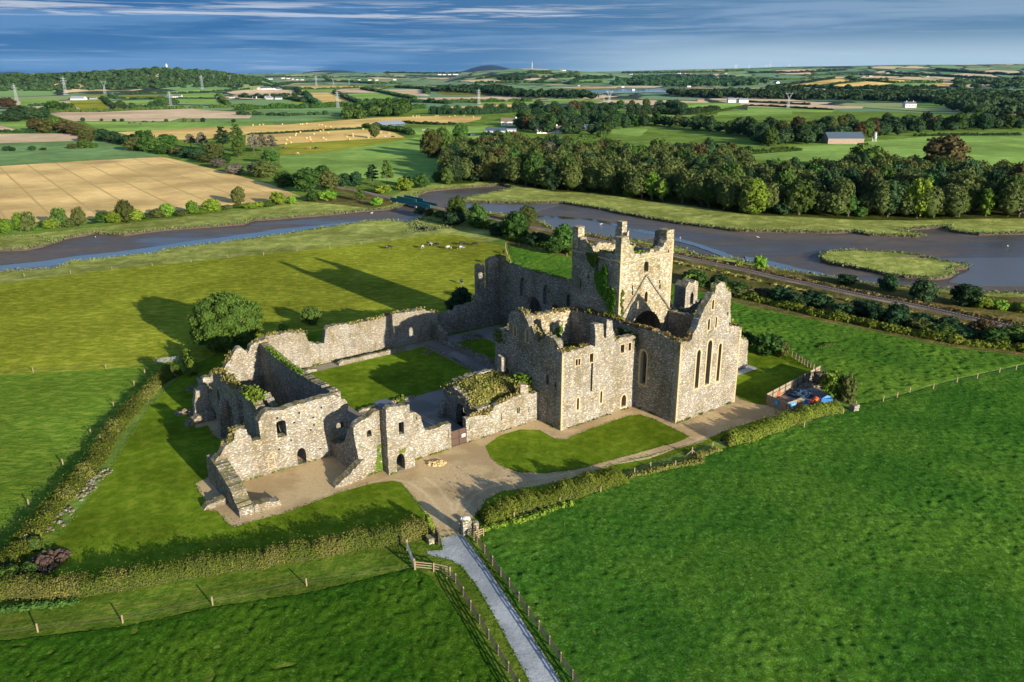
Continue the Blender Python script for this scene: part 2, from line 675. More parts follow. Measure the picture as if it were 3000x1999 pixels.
def far_mat():
    """patchwork of fields and hedge lines on the far country"""
    m, t, b, g = new_mat('far_fields')
    p = mapping(t, g.outputs['Position'], (.0042, .0030, 0), (0, 0, .35))
    dist = tex(t, p, 1.0, 2)
    pv = t.nodes.new('ShaderNodeVectorMath')
    pv.operation = 'ADD'
    sc_ = t.nodes.new('ShaderNodeVectorMath')
    sc_.operation = 'SCALE'
    sc_.inputs['Scale'].default_value = .35
    t.links.new(dist.outputs['Color'], sc_.inputs[0])
    t.links.new(p, pv.inputs[0])
    t.links.new(sc_.outputs[0], pv.inputs[1])
    vo = t.nodes.new('ShaderNodeTexVoronoi')
    vo.distance = 'MANHATTAN'
    vo.inputs['Scale'].default_value = 1.0
    vo.inputs['Randomness'].default_value = .8
    t.links.new(pv.outputs[0], vo.inputs['Vector'])
    ve = t.nodes.new('ShaderNodeTexVoronoi')
    ve.feature = 'F1'
    v2 = t.nodes.new('ShaderNodeTexVoronoi')
    v2.feature = 'F2'
    for q in (ve, v2):
        q.distance = 'MANHATTAN'
        q.inputs['Randomness'].default_value = .8
        q.inputs['Scale'].default_value = 1.0
        t.links.new(pv.outputs[0], q.inputs['Vector'])
    edge = mth(t, 'SUBTRACT', v2.outputs['Distance'], ve.outputs['Distance'])
    s = t.nodes.new('ShaderNodeSeparateColor')
    t.links.new(vo.outputs['Color'], s.inputs[0])
    c = ramp(t, s.outputs[0], [(0, (.13, .24, .09)), (.28, (.17, .29, .08)), (.46, (.25, .31, .10)), (.56, (.16, .26, .11)), (.66, (.60, .46, .24)), (.84, (.18, .30, .10)), (1, (.21, .30, .11))])
    c.node.color_ramp.interpolation = 'CONSTANT'
    nb = tex(t, g.outputs['Position'], .0009, 4, .6)
    wood = mrange(t, nb.outputs[0], .56, .60)
    c = mix(t, wood, c, (.022, .042, .016))
    c = mix(t, mrange(t, edge, .16, .07), c, (.018, .035, .014))
    t.links.new(c, b.inputs['Base Color'])
    b.inputs['Roughness'].default_value = .9
    nn = tex(t, g.outputs['Position'], .03, 5, .7)
    hh = mth(t, 'MULTIPLY', nn.outputs[0], mth(t, 'ADD', wood, mrange(t, edge, .12, .05)))
    bump(t, b, hh, 14)
    return m


M['far'] = far_mat()
M['far_blue'] = simple('haze_blue_hill', (.008, .022, .05), .95, 0, .2, .002)  # blue of distance haze put into the hills' base colour


def stone_mat(name, lo, mid, hi, moss=.35, lichen=.4, size=1.0):
    lo, mid, hi = (tuple(min(.8, x * 1.0) for x in q) for q in (tuple(.5 * (x + y) for x, y in zip(lo, mid)), mid, hi))
    m, t, b, g = new_mat(name)
    p = g.outputs['Position']
    pf = mapping(t, p, (1, 1, 1), (0, 0, -TH))
    ps = mapping(t, pf, (3.5 / size, 3.5 / size, 8.2 / size))
    wob = tex(t, ps, .8, 3)
    sca = t.nodes.new('ShaderNodeVectorMath')
    sca.operation = 'SCALE'
    sca.inputs['Scale'].default_value = .55
    t.links.new(wob.outputs['Color'], sca.inputs[0])
    ad = t.nodes.new('ShaderNodeVectorMath')
    ad.operation = 'ADD'
    t.links.new(ps, ad.inputs[0])
    t.links.new(sca.outputs[0], ad.inputs[1])
    vo = t.nodes.new('ShaderNodeTexVoronoi')
    vo.inputs['Scale'].default_value = 1.0
    t.links.new(ad.outputs[0], vo.inputs['Vector'])
    ve = t.nodes.new('ShaderNodeTexVoronoi')
    ve.feature = 'DISTANCE_TO_EDGE'
    ve.inputs['Scale'].default_value = 1.0
    t.links.new(ad.outputs[0], ve.inputs['Vector'])
    s = t.nodes.new('ShaderNodeSeparateColor')
    t.links.new(vo.outputs['Color'], s.inputs[0])
    c = ramp(t, s.outputs[0], [(0, lo), (.22, tuple(x * .6 for x in mid)), (.4, mid), (.72, mid), (.86, hi), (1, tuple(min(1, x * 1.25) for x in hi))])
    warm = mix(t, 1.0, c, (1.12, .93, .68), 'MULTIPLY')
    c = mix(t, mrange(t, s.outputs[1], .62, .72), c, warm)
    mortar = mrange(t, ve.outputs['Distance'], .10, .02)
    c = mix(t, mth(t, 'MULTIPLY', mortar, .6), c, tuple(x * .62 for x in mid))
    n1 = tex(t, p, .22, 5, .65)
    n2 = tex(t, p, 1.1, 5, .7)
    c = mix(t, mrange(t, n1.outputs[0], .40, .64, 0, .8), c, mix(t, 1.0, c, (.66, .62, .50), 'MULTIPLY'))
    ns = tex(t, mapping(t, pf, (.9, .9, .16)), 1.0, 4, .6)
    c = mix(t, mrange(t, ns.outputs[0], .50, .66, 0, .55), c, mix(t, 1.0, c, (.62, .61, .55), 'MULTIPLY'))
    nw = tex(t, mapping(t, pf, (.35, .35, .5), loc=(4, 9, 2)), 1.0, 3, .6)
    c = mix(t, mrange(t, nw.outputs[0], .54, .66, 0, .5), c, mix(t, 1.0, c, (1.16, 1.12, 1.02), 'MULTIPLY'))
    ln = mth(t, 'MULTIPLY', mrange(t, n2.outputs[0], .52, .72), mrange(t, n1.outputs[0], .42, .60))
    c = mix(t, mth(t, 'MULTIPLY', ln, lichen), c, (.30, .24, .07))
    # moss and weeds on ledges and wall heads
    sz = t.nodes.new('ShaderNodeSeparateXYZ')
    t.links.new(g.outputs['True Normal'], sz.inputs[0])
    n3 = tex(t, p, .7, 5, .7)
    up = mth(t, 'MULTIPLY', mrange(t, sz.outputs['Z'], .35, .75), mrange(t, n3.outputs[0], .40, .60))
    c = mix(t, mth(t, 'MULTIPLY', up, moss * 2, True), c, mix(t, n2.outputs[0], (.075, .085, .02), (.20, .17, .07)))
    n4 = tex(t, p, .5, 6, .75)
    pm = mrange(t, n4.outputs[0], .58, .68)
    c = mix(t, mth(t, 'MULTIPLY', pm, moss), c, (.10, .125, .03))
    t.links.new(c, b.inputs['Base Color'])
    b.inputs['Roughness'].default_value = .92
    h = mth(t, 'ADD', mrange(t, ve.outputs['Distance'], 0, .16), mth(t, 'MULTIPLY', n2.outputs[0], 1.0))
    h = mth(t, 'ADD', h, mth(t, 'MULTIPLY', s.outputs[2], .9))
    bump(t, b, h, .10, .75)
    return m


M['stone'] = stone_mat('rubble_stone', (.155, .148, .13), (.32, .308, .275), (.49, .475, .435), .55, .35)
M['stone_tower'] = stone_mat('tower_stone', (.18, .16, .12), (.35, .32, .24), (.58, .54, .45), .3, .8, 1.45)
M['stone_dark'] = stone_mat('shade_toned_stone', (.11, .105, .095), (.24, .23, .205), (.46, .44, .40), .5, .3)  # darker rubble: shade painted in for walls turned from the sun, plus dark stonework
M['sandstone'] = simple('sandstone', (.36, .28, .17), .9, 0, .25, 2.0)
M['rubble'] = stone_mat('loose_rubble', (.16, .15, .12), (.30, .28, .24), (.48, .46, .42), .5, .2)


def leaf_mat(name, dark, light, hue=.02, transl=.22):
    m, t, b, g = new_mat(name)
    at = nd(t, 'ShaderNodeAttribute', attribute_name='tint')
    oi = nd(t, 'ShaderNodeObjectInfo')
    c = mix(t, at.outputs['Fac'], dark, light)
    hs = t.nodes.new('ShaderNodeHueSaturation')
    t.links.new(c, hs.inputs['Color'])
    t.links.new(mrange(t, oi.outputs['Random'], 0, 1, .5 - hue, .5 + hue), hs.inputs['Hue'])
    w = mth(t, 'FRACT', mth(t, 'MULTIPLY', oi.outputs['Random'], 7.31))
    t.links.new(mrange(t, w, 0, 1, .72, 1.3), hs.inputs['Value'])
    t.links.new(hs.outputs[0], b.inputs['Base Color'])
    b.inputs['Roughness'].default_value = .65
    b.inputs['Specular IOR Level'].default_value = .05
    tr = t.nodes.new('ShaderNodeBsdfTranslucent')
    t.links.new(hs.outputs[0], tr.inputs['Color'])
    ms = t.nodes.new('ShaderNodeMixShader')
    ms.inputs[0].default_value = transl
    t.links.new(b.outputs[0], ms.inputs[1])
    t.links.new(tr.outputs[0], ms.inputs[2])
    t.links.new(ms.outputs[0], t.nodes['Material Output'].inputs[0])
    return m


M['leaf_green'] = leaf_mat('leaves_green', (0.028, 0.061, 0.013), (0.071, 0.125, 0.024))
M['leaf_dark'] = leaf_mat('leaves_dark', (0.016, 0.039, 0.016), (0.040, 0.079, 0.029))
M['leaf_olive'] = leaf_mat('leaves_olive', (0.042, 0.056, 0.016), (0.095, 0.107, 0.029))
M['leaf_russet'] = leaf_mat('leaves_russet', (0.044, 0.038, 0.016), (0.101, 0.074, 0.031))
M['leaf_bright'] = leaf_mat('leaves_bright', (0.074, 0.135, 0.016), (0.181, 0.268, 0.029))
M['leaf_grey'] = leaf_mat('leaves_grey', (0.081, 0.081, 0.057), (0.174, 0.167, 0.123))
M['hedge'] = leaf_mat('hedge_leaves', (.055, .090, .010), (.150, .20, .026), .02)
M['hedge_green'] = leaf_mat('hedge_green_leaves', (.055, .095, .010), (.155, .21, .028), .02)
M['bramble'] = leaf_mat('bramble_leaves', (.085, .085, .018), (.22, .19, .05), .03)
M['dry'] = leaf_mat('dry_grass', (.12, .11, .03), (.30, .24, .09), .02)
M['ivy'] = leaf_mat('ivy_leaves', (.045, .095, .010), (.11, .19, .02), .02)
M['yellow_grass'] = leaf_mat('yellow_grass', (.11, .125, .025), (.30, .29, .08), .02)
M['oak'] = leaf_mat('oak_leaves', (0.047, 0.095, 0.016), (0.123, 0.196, 0.032), .0)
M['bark'] = simple('bark', (.085, .066, .048), .95, 0, .35, 3)
M['bark_pale'] = simple('pale_bark', (.22, .20, .16), .95, 0, .3, 3)
M['wood_post'] = simple('fence_timber', (.26, .20, .12), .9, 0, .3, 3)
M['wood_panel'] = simple('panel_timber', (.22, .18, .13), .9, 0, .3, 2)
M['wood_dark'] = simple('dark_timber', (.075, .048, .034), .9, 0, .3, 2)
M['wood_rail'] = simple('shaded_rail_timber', (.13, .105, .075), .9, 0, .3, 3)  # post timber darkened; shade on the road fence rails is in the colour
M['steel'] = simple('galvanised_steel', (.42, .44, .46), .45, .6, .15, 3)
M['pylon'] = simple('pylon_steel', (.30, .33, .36), .6, .2, .1, .2)
M['wire'] = simple('fence_wire', (.12, .12, .12), .7)
M['iron'] = simple('painted_iron', (.055, .042, .042), .6, .3, .2, 3)
M['dark'] = simple('dark_void', (.02, .02, .022), .9)
M['bridge'] = simple('teal_paint', (.018, .13, .15), .55, 0, .25, .8)
M['ballast'] = gravel('ballast', (.20, .155, .12), (.29, .23, .175))
M['rail'] = simple('rusty_rail', (.14, .10, .08), .5, .6, .2, 2)
M['sleeper'] = simple('sleeper', (.13, .115, .10), .9, 0, .2, 2)
M['white'] = simple('white_paint', (.50, .49, .47), .7, 0, .06, .5)
M['whitewash'] = simple('whitewash', (.66, .63, .57), .8, 0, .12, .5)
M['slate'] = simple('slate_roof', (.11, .12, .14), .6, 0, .2, .5)
M['brownroof'] = simple('brown_roof', (.16, .12, .09), .8, 0, .2, .5)
M['tin'] = simple('tin_roof', (.27, .30, .33), .45, .2, .2, .4)
M['shed_green'] = simple('shed_green', (.10, .20, .15), .6, 0, .15, .4)
M['shed_blue'] = simple('shed_slate_blue', (.06, .09, .12), .6, 0, .15, .4)
M['rust'] = simple('rusty_sheet', (.25, .19, .15), .8, 0, .25, .6)
M['straw'] = simple('straw', (.44, .32, .15), .95, 0, .2, 2)
M['blue_sheet'] = simple('blue_sheet', (.03, .16, .42), .5, 0, .3, 1.2)
M['navy_sheet'] = simple('dark_blue_cloth', (.02, .045, .08), .7, 0, .4, 1.2)
M['orange'] = simple('orange_plastic', (.62, .10, .02), .5, 0, .15, 2)
M['pale_rubble'] = simple('pale_rubble', (.34, .32, .30), .95, 0, .4, 1.4)
M['sign_blue'] = simple('sign_blue', (.03, .26, .60), .5, 0, .05, 2)
M['glass'] = simple('window_glass', (.03, .035, .045), .1, 0, .1, 1, .8)
# ------------------------------------------------------------------ ground sheet (one triangulation, split by surface)
def px(*pts):
    return [GT(*p) for p in pts]


def fr(*pts):
    return [W(*p) for p in pts]


MUD = px(*[ov(*q) for q in [(-60, 580), (0, 572), (60, 570), (100, 562), (150, 545), (215, 533), (285, 537), (380, 525), (480, 518), (560, 512), (585, 503), (640, 500), (700, 495), (760, 490), (830, 483), (900, 478), (925, 470), (960, 445), (985, 437), (1050, 430), (1130, 425), (1150, 420), (1185, 430), (1150, 440), (1080, 452), (1065, 461), (1200, 465), (1290, 463), (1400, 480), (1425, 487), (1500, 500), (1560, 510), (1640, 520), (1700, 528), (1800, 530), (1900, 532), (1970, 530), (2000, 537), (2110, 542), (2118, 537), (2060, 528), (2180, 517), (2190, 528), (2250, 536), (2353, 534), (2500, 532), (2500, 674), (2353, 674), (2251, 672), (2160, 664), (2016, 655), (1922, 639), (1766, 615), (1685, 593), (1600, 588), (1570, 572), (1460, 552), (1349, 536), (1271, 525), (1237, 508), (1138, 490), (1060, 482), (1010, 484), (962, 503), (949, 511), (1013, 524), (1000, 530), (936, 535), (950, 528), (949, 513), (896, 506), (842, 508), (815, 514), (734, 525), (695, 532), (666, 537), (604, 545), (549, 553), (507, 558), (387, 572), (352, 584), (320, 584), (253, 593), (165, 601), (133, 616), (80, 621), (27, 622), (0, 626), (-60, 634)]])
REG = [
    ('far', 'far_fields', 'far', None),
    ('river_mud', 'mud', 'mud', MUD),
]
P_ = []


def reg(name, mat, pts, z=0.0):
    P_.append((name, mat, pts, z))


# --- mid and far fields (native picture traces projected on the land)
reg('field', 'green_a', px((-200, 345), (0, 350), (60, 350), (100, 372), (103, 385), (68, 386), (0, 365), (-200, 365)))
reg('stubble_field', 'stubble_pink', px((-200, 366), (0, 366), (68, 387), (0, 387), (-200, 388)))
reg('stubble_field', 'stubble_pink', px((-200, 394), (0, 393), (204, 391), (279, 411), (0, 420), (-200, 424)))
reg('field', 'green_b', px((-200, 425), (0, 421), (200, 415), (290, 411), (350, 425), (190, 437), (0, 447), (-200, 453)))
reg('field', 'green_b', px((-200, 456), (0, 447.5), (150, 441), (200, 436), (350, 428), (400, 435), (470, 458), (218, 472), (0, 486), (-200, 494)))
reg('stubble_field', 'stubble', px((-250, 497), (0, 487), (218, 473.5), (470, 460), (493, 463), (646, 501), (800, 543), (884, 578), (780, 590), (700, 600), (560, 612), (400, 628), (250, 643), (100, 650), (0, 662), (-250, 682)))
reg('stubble_field', 'stubble_pink', px((146, 333), (306, 326), (558, 319), (612, 323), (745, 331), (731, 347), (527, 347), (497, 355), (218, 355), (170, 343)))
reg('field', 'green_a', px((245, 357), (497, 356), (800, 359), (800, 367), (449, 381), (326, 386), (282, 374)))
reg('field', 'green_b', px((527, 348), (731, 348), (750, 332), (950, 335), (950, 350), (800, 366), (800, 358), (497, 355)))
reg('field', 'green_b', px((745, 318), (1110, 318), (1115, 330), (1090, 345), (950, 350), (950, 334), (745, 330)))
reg('stubble_field', 'stubble_gold', px((343, 388), (449, 381.5), (714, 370), (843, 365), (1108, 345), (1278, 340), (1411, 342), (1407, 350), (1363, 360), (1200, 362), (1122, 370), (1054, 376), (802, 391), (727, 394), (600, 408), (520, 410), (430, 408)))
reg('stubble_field', 'stubble_gold', px((720, 396), (809, 393), (1060, 379), (1142, 384), (1186, 403), (1016, 411), (826, 423), (720, 425)))
reg('field', 'green_c', px((819, 425), (1016, 412), (1183, 404), (1203, 406), (938, 449), (822, 455)))
reg('field', 'green_a', px((819, 461), (822, 456), (938, 450), (1203, 406.5), (1237, 400), (1260, 398), (1251, 462), (1322, 471), (1292, 499), (1292, 536), (1173, 536), (993, 512), (846, 505), (819, 482)))
reg('field', 'green_a', px((1207, 376), (1278, 372), (1428, 369), (1424, 387), (1261, 398), (1210, 394)))
reg('field', 'green_a', px((1329, 401), (1462, 398), (1414, 415), (1343, 438)))
reg('stubble_field', 'stubble_gold', px((911, 275), (979, 274), (1040, 301), (945, 299)))
reg('stubble_field', 'stubble_pink', px((663, 270), (846, 265), (873, 272), (836, 282), (700, 280)))
reg('stubble_field', 'stubble_gold', px((877, 253), (1084, 253), (1101, 257), (890, 260)))
reg('stubble_field', 'stubble_pink', px((982, 265), (1091, 261), (1091, 268), (1040, 272), (989, 271)))
reg('stubble_field', 'stubble_pink', px((1105, 263), (1227, 265), (1261, 282), (1159, 279)))
reg('field', 'green_a', px((1016, 275), (1111, 272), (1193, 292), (1162, 299), (1071, 299)))
reg('field', 'green_c', px((843, 285), (901, 284), (921, 303), (856, 303)))
reg('field', 'green_a', px((883, 262), (980, 262), (980, 269), (905, 270)))
reg('stubble_field', 'stubble_pink', px((1210, 287), (1500, 282), (1560, 286), (1500, 293), (1278, 297)))
reg('stubble_field', 'stubble_gold', px((1302, 314), (1500, 305), (1520, 307), (1500, 315), (1420, 320), (1329, 321)))
reg('field', 'olive', px((1258, 266), (1430, 271), (1430, 281), (1300, 278)))
reg('field', 'green_a', px((1400, 300), (1580, 297), (1600, 303), (1520, 306), (1400, 306)))
reg('field', 'green_a', px((1590, 288), (1660, 290), (1780, 295), (1740, 303), (1620, 297)))
reg('field', 'green_a', px((60, 290), (183, 289), (150, 309), (60, 312)))
reg('field', 'green_c', px((200, 296), (297, 294), (320, 318), (240, 322), (215, 310)))
reg('field', 'green_c', px((204, 281), (310, 277), (330, 289), (205, 286)))
reg('field', 'green_a', px((315, 297), (540, 291), (548, 305), (340, 308)))
reg('field', 'green_c', px((345, 281), (465, 278), (480, 288), (352, 290)))
reg('field', 'green_a', px((440, 270), (585, 264), (588, 272), (450, 275)))
reg('field', 'green_a', px((500, 276), (650, 273), (657, 285), (540, 288), (505, 286)))
reg('field', 'green_a', px((545, 292), (660, 292), (668, 302), (550, 306)))
reg('field', 'green_a', px((600, 263), (745, 260), (742, 264), (605, 268)))
reg('field', 'green_a', px((1846, 336), (2114, 338), (2046, 350), (1930, 352), (1856, 346)))
reg('field', 'green_a', px((1937, 301), (2200, 302), (2200, 308), (2100, 326), (2012, 323), (1944, 309)))
reg('field', 'green_a', px((2107, 327), (2200, 323), (2320, 327), (2320, 336), (2200, 340), (2100, 337)))
reg('stubble_field', 'stubble_pink', px((2170, 300), (2370, 306), (2530, 313), (2526, 318), (2455, 319), (2170, 311)))
reg('field', 'green_a', px((2190, 313), (2448, 321), (2438, 329), (2190, 324)))
reg('field', 'green_a', px((1775, 375), (1900, 378), (1880, 396), (1870, 400), (1780, 390)))
reg('field', 'green_a', px((2150, 465), (2210, 440), (2302, 431), (2496, 421), (2567, 411), (2676, 404), (2790, 392), (3160, 380), (3160, 500), (2900, 490), (2480, 470), (2420, 475), (2300, 470)))
reg('stubble_field', 'stubble_gold', px((2251, 256), (2377, 243), (2438, 230), (2574, 231), (2745, 241), (2805, 247), (2800, 254), (2700, 254), (2560, 252), (2490, 253), (2400, 256), (2320, 258)))
reg('field', 'green_c', px((2340, 241), (2428, 231), (2380, 243)))
reg('field', 'green_b', px((2509, 258), (2640, 242), (2765, 245), (2700, 250)))
reg('stubble_field', 'stubble_pink', px((2527, 279), (2693, 273), (2707, 284), (2553, 287)))
reg('field', 'green_b', px((2740, 266), (2800, 266), (2830, 272), (2800, 282), (2735, 282)))
reg('field', 'green_a', px((2640, 304), (2770, 300), (2760, 316), (2690, 318)))
reg('stubble_field', 'stubble_gold', px((1631, 257), (1808, 255.5), (1805, 259), (1689, 260)))
reg('estuary_water', 'water', px((1600, 265), (1638, 262), (1774, 261), (1978, 259), (2230, 261), (2230, 267), (2046, 270), (1706, 272), (1655, 269)), -.6)
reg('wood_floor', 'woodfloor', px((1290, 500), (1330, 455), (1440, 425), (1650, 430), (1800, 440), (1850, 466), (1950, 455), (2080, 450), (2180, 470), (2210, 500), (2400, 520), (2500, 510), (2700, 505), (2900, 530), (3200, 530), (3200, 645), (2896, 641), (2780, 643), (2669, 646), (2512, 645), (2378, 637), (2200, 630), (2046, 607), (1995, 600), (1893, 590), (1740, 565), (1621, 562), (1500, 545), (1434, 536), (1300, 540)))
# --- river, marsh and near fields
marsh = [n1_(*q) for q in [(-300, 735), (0, 715), (200, 700), (550, 665), (760, 640), (950, 620), (1300, 580), (1800, 520), (2353, 462)]] + [n2_(*q) for q in [(250, 600), (560, 560), (900, 520), (1120, 510), (1330, 520)]] + \
    [(1180, 560), (1235, 548), (1300, 540), (1343, 546), (1400, 533), (1440, 530), (1500, 536), (1621, 562), (1740, 566), (1893, 590), (1995, 600), (2046, 608), (2200, 632), (2378, 638), (2512, 645), (2669, 647), (2780, 643), (2896, 641), (3200, 640), (3200, 900), (3000, 880), (2700, 880), (2500, 870), (2200, 800), (2000, 760), (1720, 705), (1600, 690), (1500, 690), (1400, 720), (1340, 700), (1149, 712), (967, 735), (773, 755), (446, 790), (211, 815), (0, 850), (-300, 890)]
reg('marsh', 'marsh', px(*marsh))
reg('scrub_ground', 'scrubfloor', px((2000, 745), (2251, 786), (2450, 817), (2570, 836), (2700, 850), (2870, 868), (3200, 880), (3200, 1070), (3000, 1043), (2780, 1016), (2580, 976), (2379, 936), (2200, 900), (2100, 870), (1900, 820), (1679, 757), (1484, 718), (1500, 690), (1450, 640), (1330, 630), (1255, 625), (1275, 608), (1340, 612), (1451, 628), (1577, 648), (1621, 672), (1720, 686), (1860, 708), (1960, 728)))
reg('scrub_ground', 'scrubfloor', px((880, 590), (960, 570), (1090, 560), (1160, 585), (1150, 600), (1085, 612), (1000, 600)))
reg('pasture', 'pasture', px((-300, 860), (0, 834), (211, 804), (326, 790), (446, 778), (561, 766), (667, 756), (800, 742), (967, 725), (1059, 715), (1149, 704), (1278, 687), (1346, 689), (1424, 713), (1482, 720), (1497, 775), (1530, 840), (1560, 900), (1500, 1000), (900, 1080), (600, 1065), (530, 1060), (310, 1082), (95, 1095), (-300, 1112)))
reg('meadow', 'meadow', px((1484, 719), (1551, 728), (1618, 741), (1679, 756), (1900, 818), (2100, 868), (2200, 900), (2379, 936), (2580, 976), (2780, 1016), (3000, 1043), (3300, 1080), (3300, 1060), (3000, 1066), (2800, 1110), (2600, 1165), (2500, 1185), (2400, 1110), (2330, 1045), (2200, 990), (2100, 960), (1900, 970), (1560, 900), (1510, 800)))
reg('right_field', 'field_right', px((2500, 1186), (2600, 1166), (2800, 1111), (3000, 1067), (3300, 1015), (3700, 1600), (4300, 2600), (1950, 2600), (1700, 2080), (1620, 1960), (1480, 1740), (1400, 1580), (1420, 1540), (1500, 1505), (1700, 1450), (1830, 1395), (2100, 1320), (2300, 1250)))
reg('front_field', 'field_front', px((-500, 1960), (0, 1872), (360, 1830), (620, 1774), (900, 1732), (1170, 1668), (1215, 1655), (1270, 1690), (1400, 1850), (1530, 2080), (1650, 2300), (-900, 2600)))
reg('grass_verge', 'verge', px((-500, 1700), (0, 1660), (180, 1470), (200, 1700), (700, 1640), (1000, 1590), (1290, 1556), (1420, 1520), (1900, 2300), (1500, 2300), (-500, 2000)))
reg('left_field', 'left_field', px((-300, 1113), (95, 1096), (310, 1083), (530, 1061), (470, 1110), (330, 1270), (180, 1470), (0, 1650), (-400, 2000)))
reg('lawn', 'lawn', px((545, 1085), (440, 1190), (290, 1420), (150, 1600), (165, 1705), (700, 1655), (1000, 1590), (1290, 1556), (1340, 1556), (1400, 1520), (1830, 1380), (2280, 1230), (2260, 1150), (2395, 1080), (2320, 1040), (2180, 990), (1500, 900), (700, 1000)))
reg('worn_track', 'worn', px(*[b2_(*q) for q in [(-100, 1150), (0, 1175), (440, 1130), (900, 1050), (1400, 955), (2019, 855), (2019, 870), (1400, 970), (900, 1066), (440, 1146), (0, 1192), (-100, 1170)]]))
reg('worn_track', 'worn', px(*[b2_(*q) for q in [(-100, 1215), (0, 1235), (440, 1190), (900, 1105), (1400, 1005), (2019, 905), (2019, 918), (1400, 1020), (900, 1120), (440, 1206), (0, 1252), (-100, 1235)]]))
reg('road', 'road', px(*[ov(*q) for q in [(1012, 1236), (1062, 1224), (1110, 1290), (1200, 1425), (1290, 1568), (1450, 1830), (1370, 1830), (1218, 1568), (1150, 1440), (1095, 1345), (1060, 1300), (1030, 1285), (985, 1275), (980, 1266), (1018, 1264)]]))
reg('gravel_path', 'gravel', px((573, 1417), (590, 1451), (605, 1468), (601, 1493), (639, 1500), (662, 1528), (685, 1545), (729, 1531), (826, 1505), (933, 1466), (984, 1447), (1060, 1422), (1077, 1418), (1153, 1408), (1176, 1414), (1194, 1437), (1222, 1470), (1243, 1500), (1268, 1535), (1290, 1578), (1352, 1562), (1376, 1533), (1406, 1494), (1423, 1465), (1465, 1441), (1508, 1435), (1640, 1412), (1830, 1352), (2050, 1298), (2130, 1260), (2240, 1225), (2330, 1215), (2330, 1190), (2290, 1197), (2250, 1187), (2210, 1183), (2170, 1170), (2100, 1110), (1700, 1150), (1500, 1180), (1300, 1230), (1060, 1250), (800, 1240), (650, 1160), (611, 1200), (561, 1236), (575, 1255), (608, 1247), (622, 1272), (672, 1310), (640, 1380)))
for tr in ([b3_(505, 505), b3_(490, 440), b3_(430, 330), b3_(350, 230), b3_(230, 150), b3_(60, 118), z3(500, 1190), z3(200, 1270), z3(0, 1330)], [b3_(560, 505), b3_(550, 420), b3_(520, 300), b3_(430, 180), b3_(330, 110), z3(900, 1180), z3(1250, 960), z3(1560, 800), z3(1900, 660), z3(2260, 540)],
           [b3_(570, 470), b3_(600, 350), b3_(680, 240), b3_(800, 175), b3_(1000, 140), b3_(1240, 105), b3_(1480, 50), (1900, 1342), (2080, 1275), (2200, 1235)], [b3_(545, 500), b3_(540, 380), b3_(590, 260), b3_(700, 160), b3_(860, 120), b3_(1100, 115)]):
    g_ = [G(*p) for p in tr]
    up_, dn_ = [], []
    for i in range(len(g_)):
        a_, c_ = g_[max(0, i - 1)], g_[min(len(g_) - 1, i + 1)]
        d_ = Vector((c_[0] - a_[0], c_[1] - a_[1])).normalized() * .28
        up_.append((g_[i][0] - d_.y, g_[i][1] + d_.x))
        dn_.append((g_[i][0] + d_.y, g_[i][1] - d_.x))
    reg('wheel_track', 'gravel_worn', up_ + dn_[::-1])
reg('lawn', 'lawn', px(*[ov(*q) for q in [(1115, 1025), (1150, 1000), (1195, 987), (1240, 988), (1275, 1008), (1300, 1010), (1350, 988), (1440, 957), (1470, 953), (1500, 962), (1585, 1003), (1560, 1015), (1450, 1045), (1330, 1078), (1255, 1088), (1190, 1085), (1150, 1070), (1125, 1050)]]))
reg('cloister_walk', 'gravel_grey', fr((17, -52), (67, -52), (67, 10), (17, 10)))
reg('lawn', 'lawn', fr((39.5, -43), (64, -43), (64, -13.8), (39.5, -13.8)))
reg('lawn', 'lawn', fr((40, -9), (62, -9), (62, 1), (40, 1)))
reg('concrete_slab', 'concrete', px(t2(1258, 890), t2(1372, 835), t2(1465, 870), t2(1250, 945)))
reg('yard_ground', 'gravel_grey', px((2246, 1160), (2400, 1080), (2480, 1110), (2470, 1170), (2430, 1200), (2310, 1208)))

# islands and water lie over the mud
OVER = []


def over(name, mat, pts, z):
    OVER.append((name, mat, pts, z))


over('marsh_island', 'marsh', px(*[ov(*q) for q in [(1885, 590), (1895, 582), (1915, 577), (1960, 575), (2060, 580), (2130, 590), (2160, 600), (2220, 605), (2224, 612), (2180, 617), (2192, 628), (2150, 637), (2110, 636), (2050, 630), (1980, 615), (1900, 600)]]), 0)
over('marsh_island', 'marsh', px(*[n2_(*q) for q in [(1530, 730), (1600, 712), (1680, 730), (1760, 765), (1840, 790), (1700, 788), (1600, 785), (1520, 760)]]), 0)
over('marsh_island', 'marsh', px(*[n1_(*q) for q in [(-200, 740), (0, 730), (180, 715), (330, 718), (430, 735), (420, 760), (300, 785), (100, 815), (0, 818), (-200, 825)]]), 0)
over('river_water', 'water', px(*[n1_(*q) for q in [(-300, 965), (0, 945), (380, 905), (690, 860), (900, 838), (1270, 792), (1650, 735), (1900, 705), (2353, 645)]] + [n2_(*q) for q in [(200, 795), (600, 757), (1000, 715), (1100, 715), (1000, 728), (700, 768), (300, 840), (0, 880)]] + [n1_(*q) for q in [(2100, 720), (1900, 755), (1450, 805), (1320, 850), (1200, 850), (950, 885), (620, 915), (500, 940), (0, 975), (-300, 1000)]]), -.85)
over('river_water', 'shallow', px(*[n1_(*q) for q in [(-300, 1001), (0, 976), (500, 941), (620, 916), (950, 886), (1200, 851), (1320, 851), (1450, 806), (1900, 756), (2300, 690), (2340, 700), (1900, 770), (1450, 820), (1320, 862), (1200, 862), (950, 898), (620, 928), (500, 983), (300, 1003), (100, 998), (0, 1016), (-300, 1040)]]), -.9)
over('river_water', 'shallow', px(*[n3_(*q) for q in [(500, 690), (800, 690), (1000, 712), (1100, 730), (1300, 790), (1560, 830), (1500, 860), (1200, 890), (950, 845), (850, 800), (650, 780), (540, 720)]]), -.9)
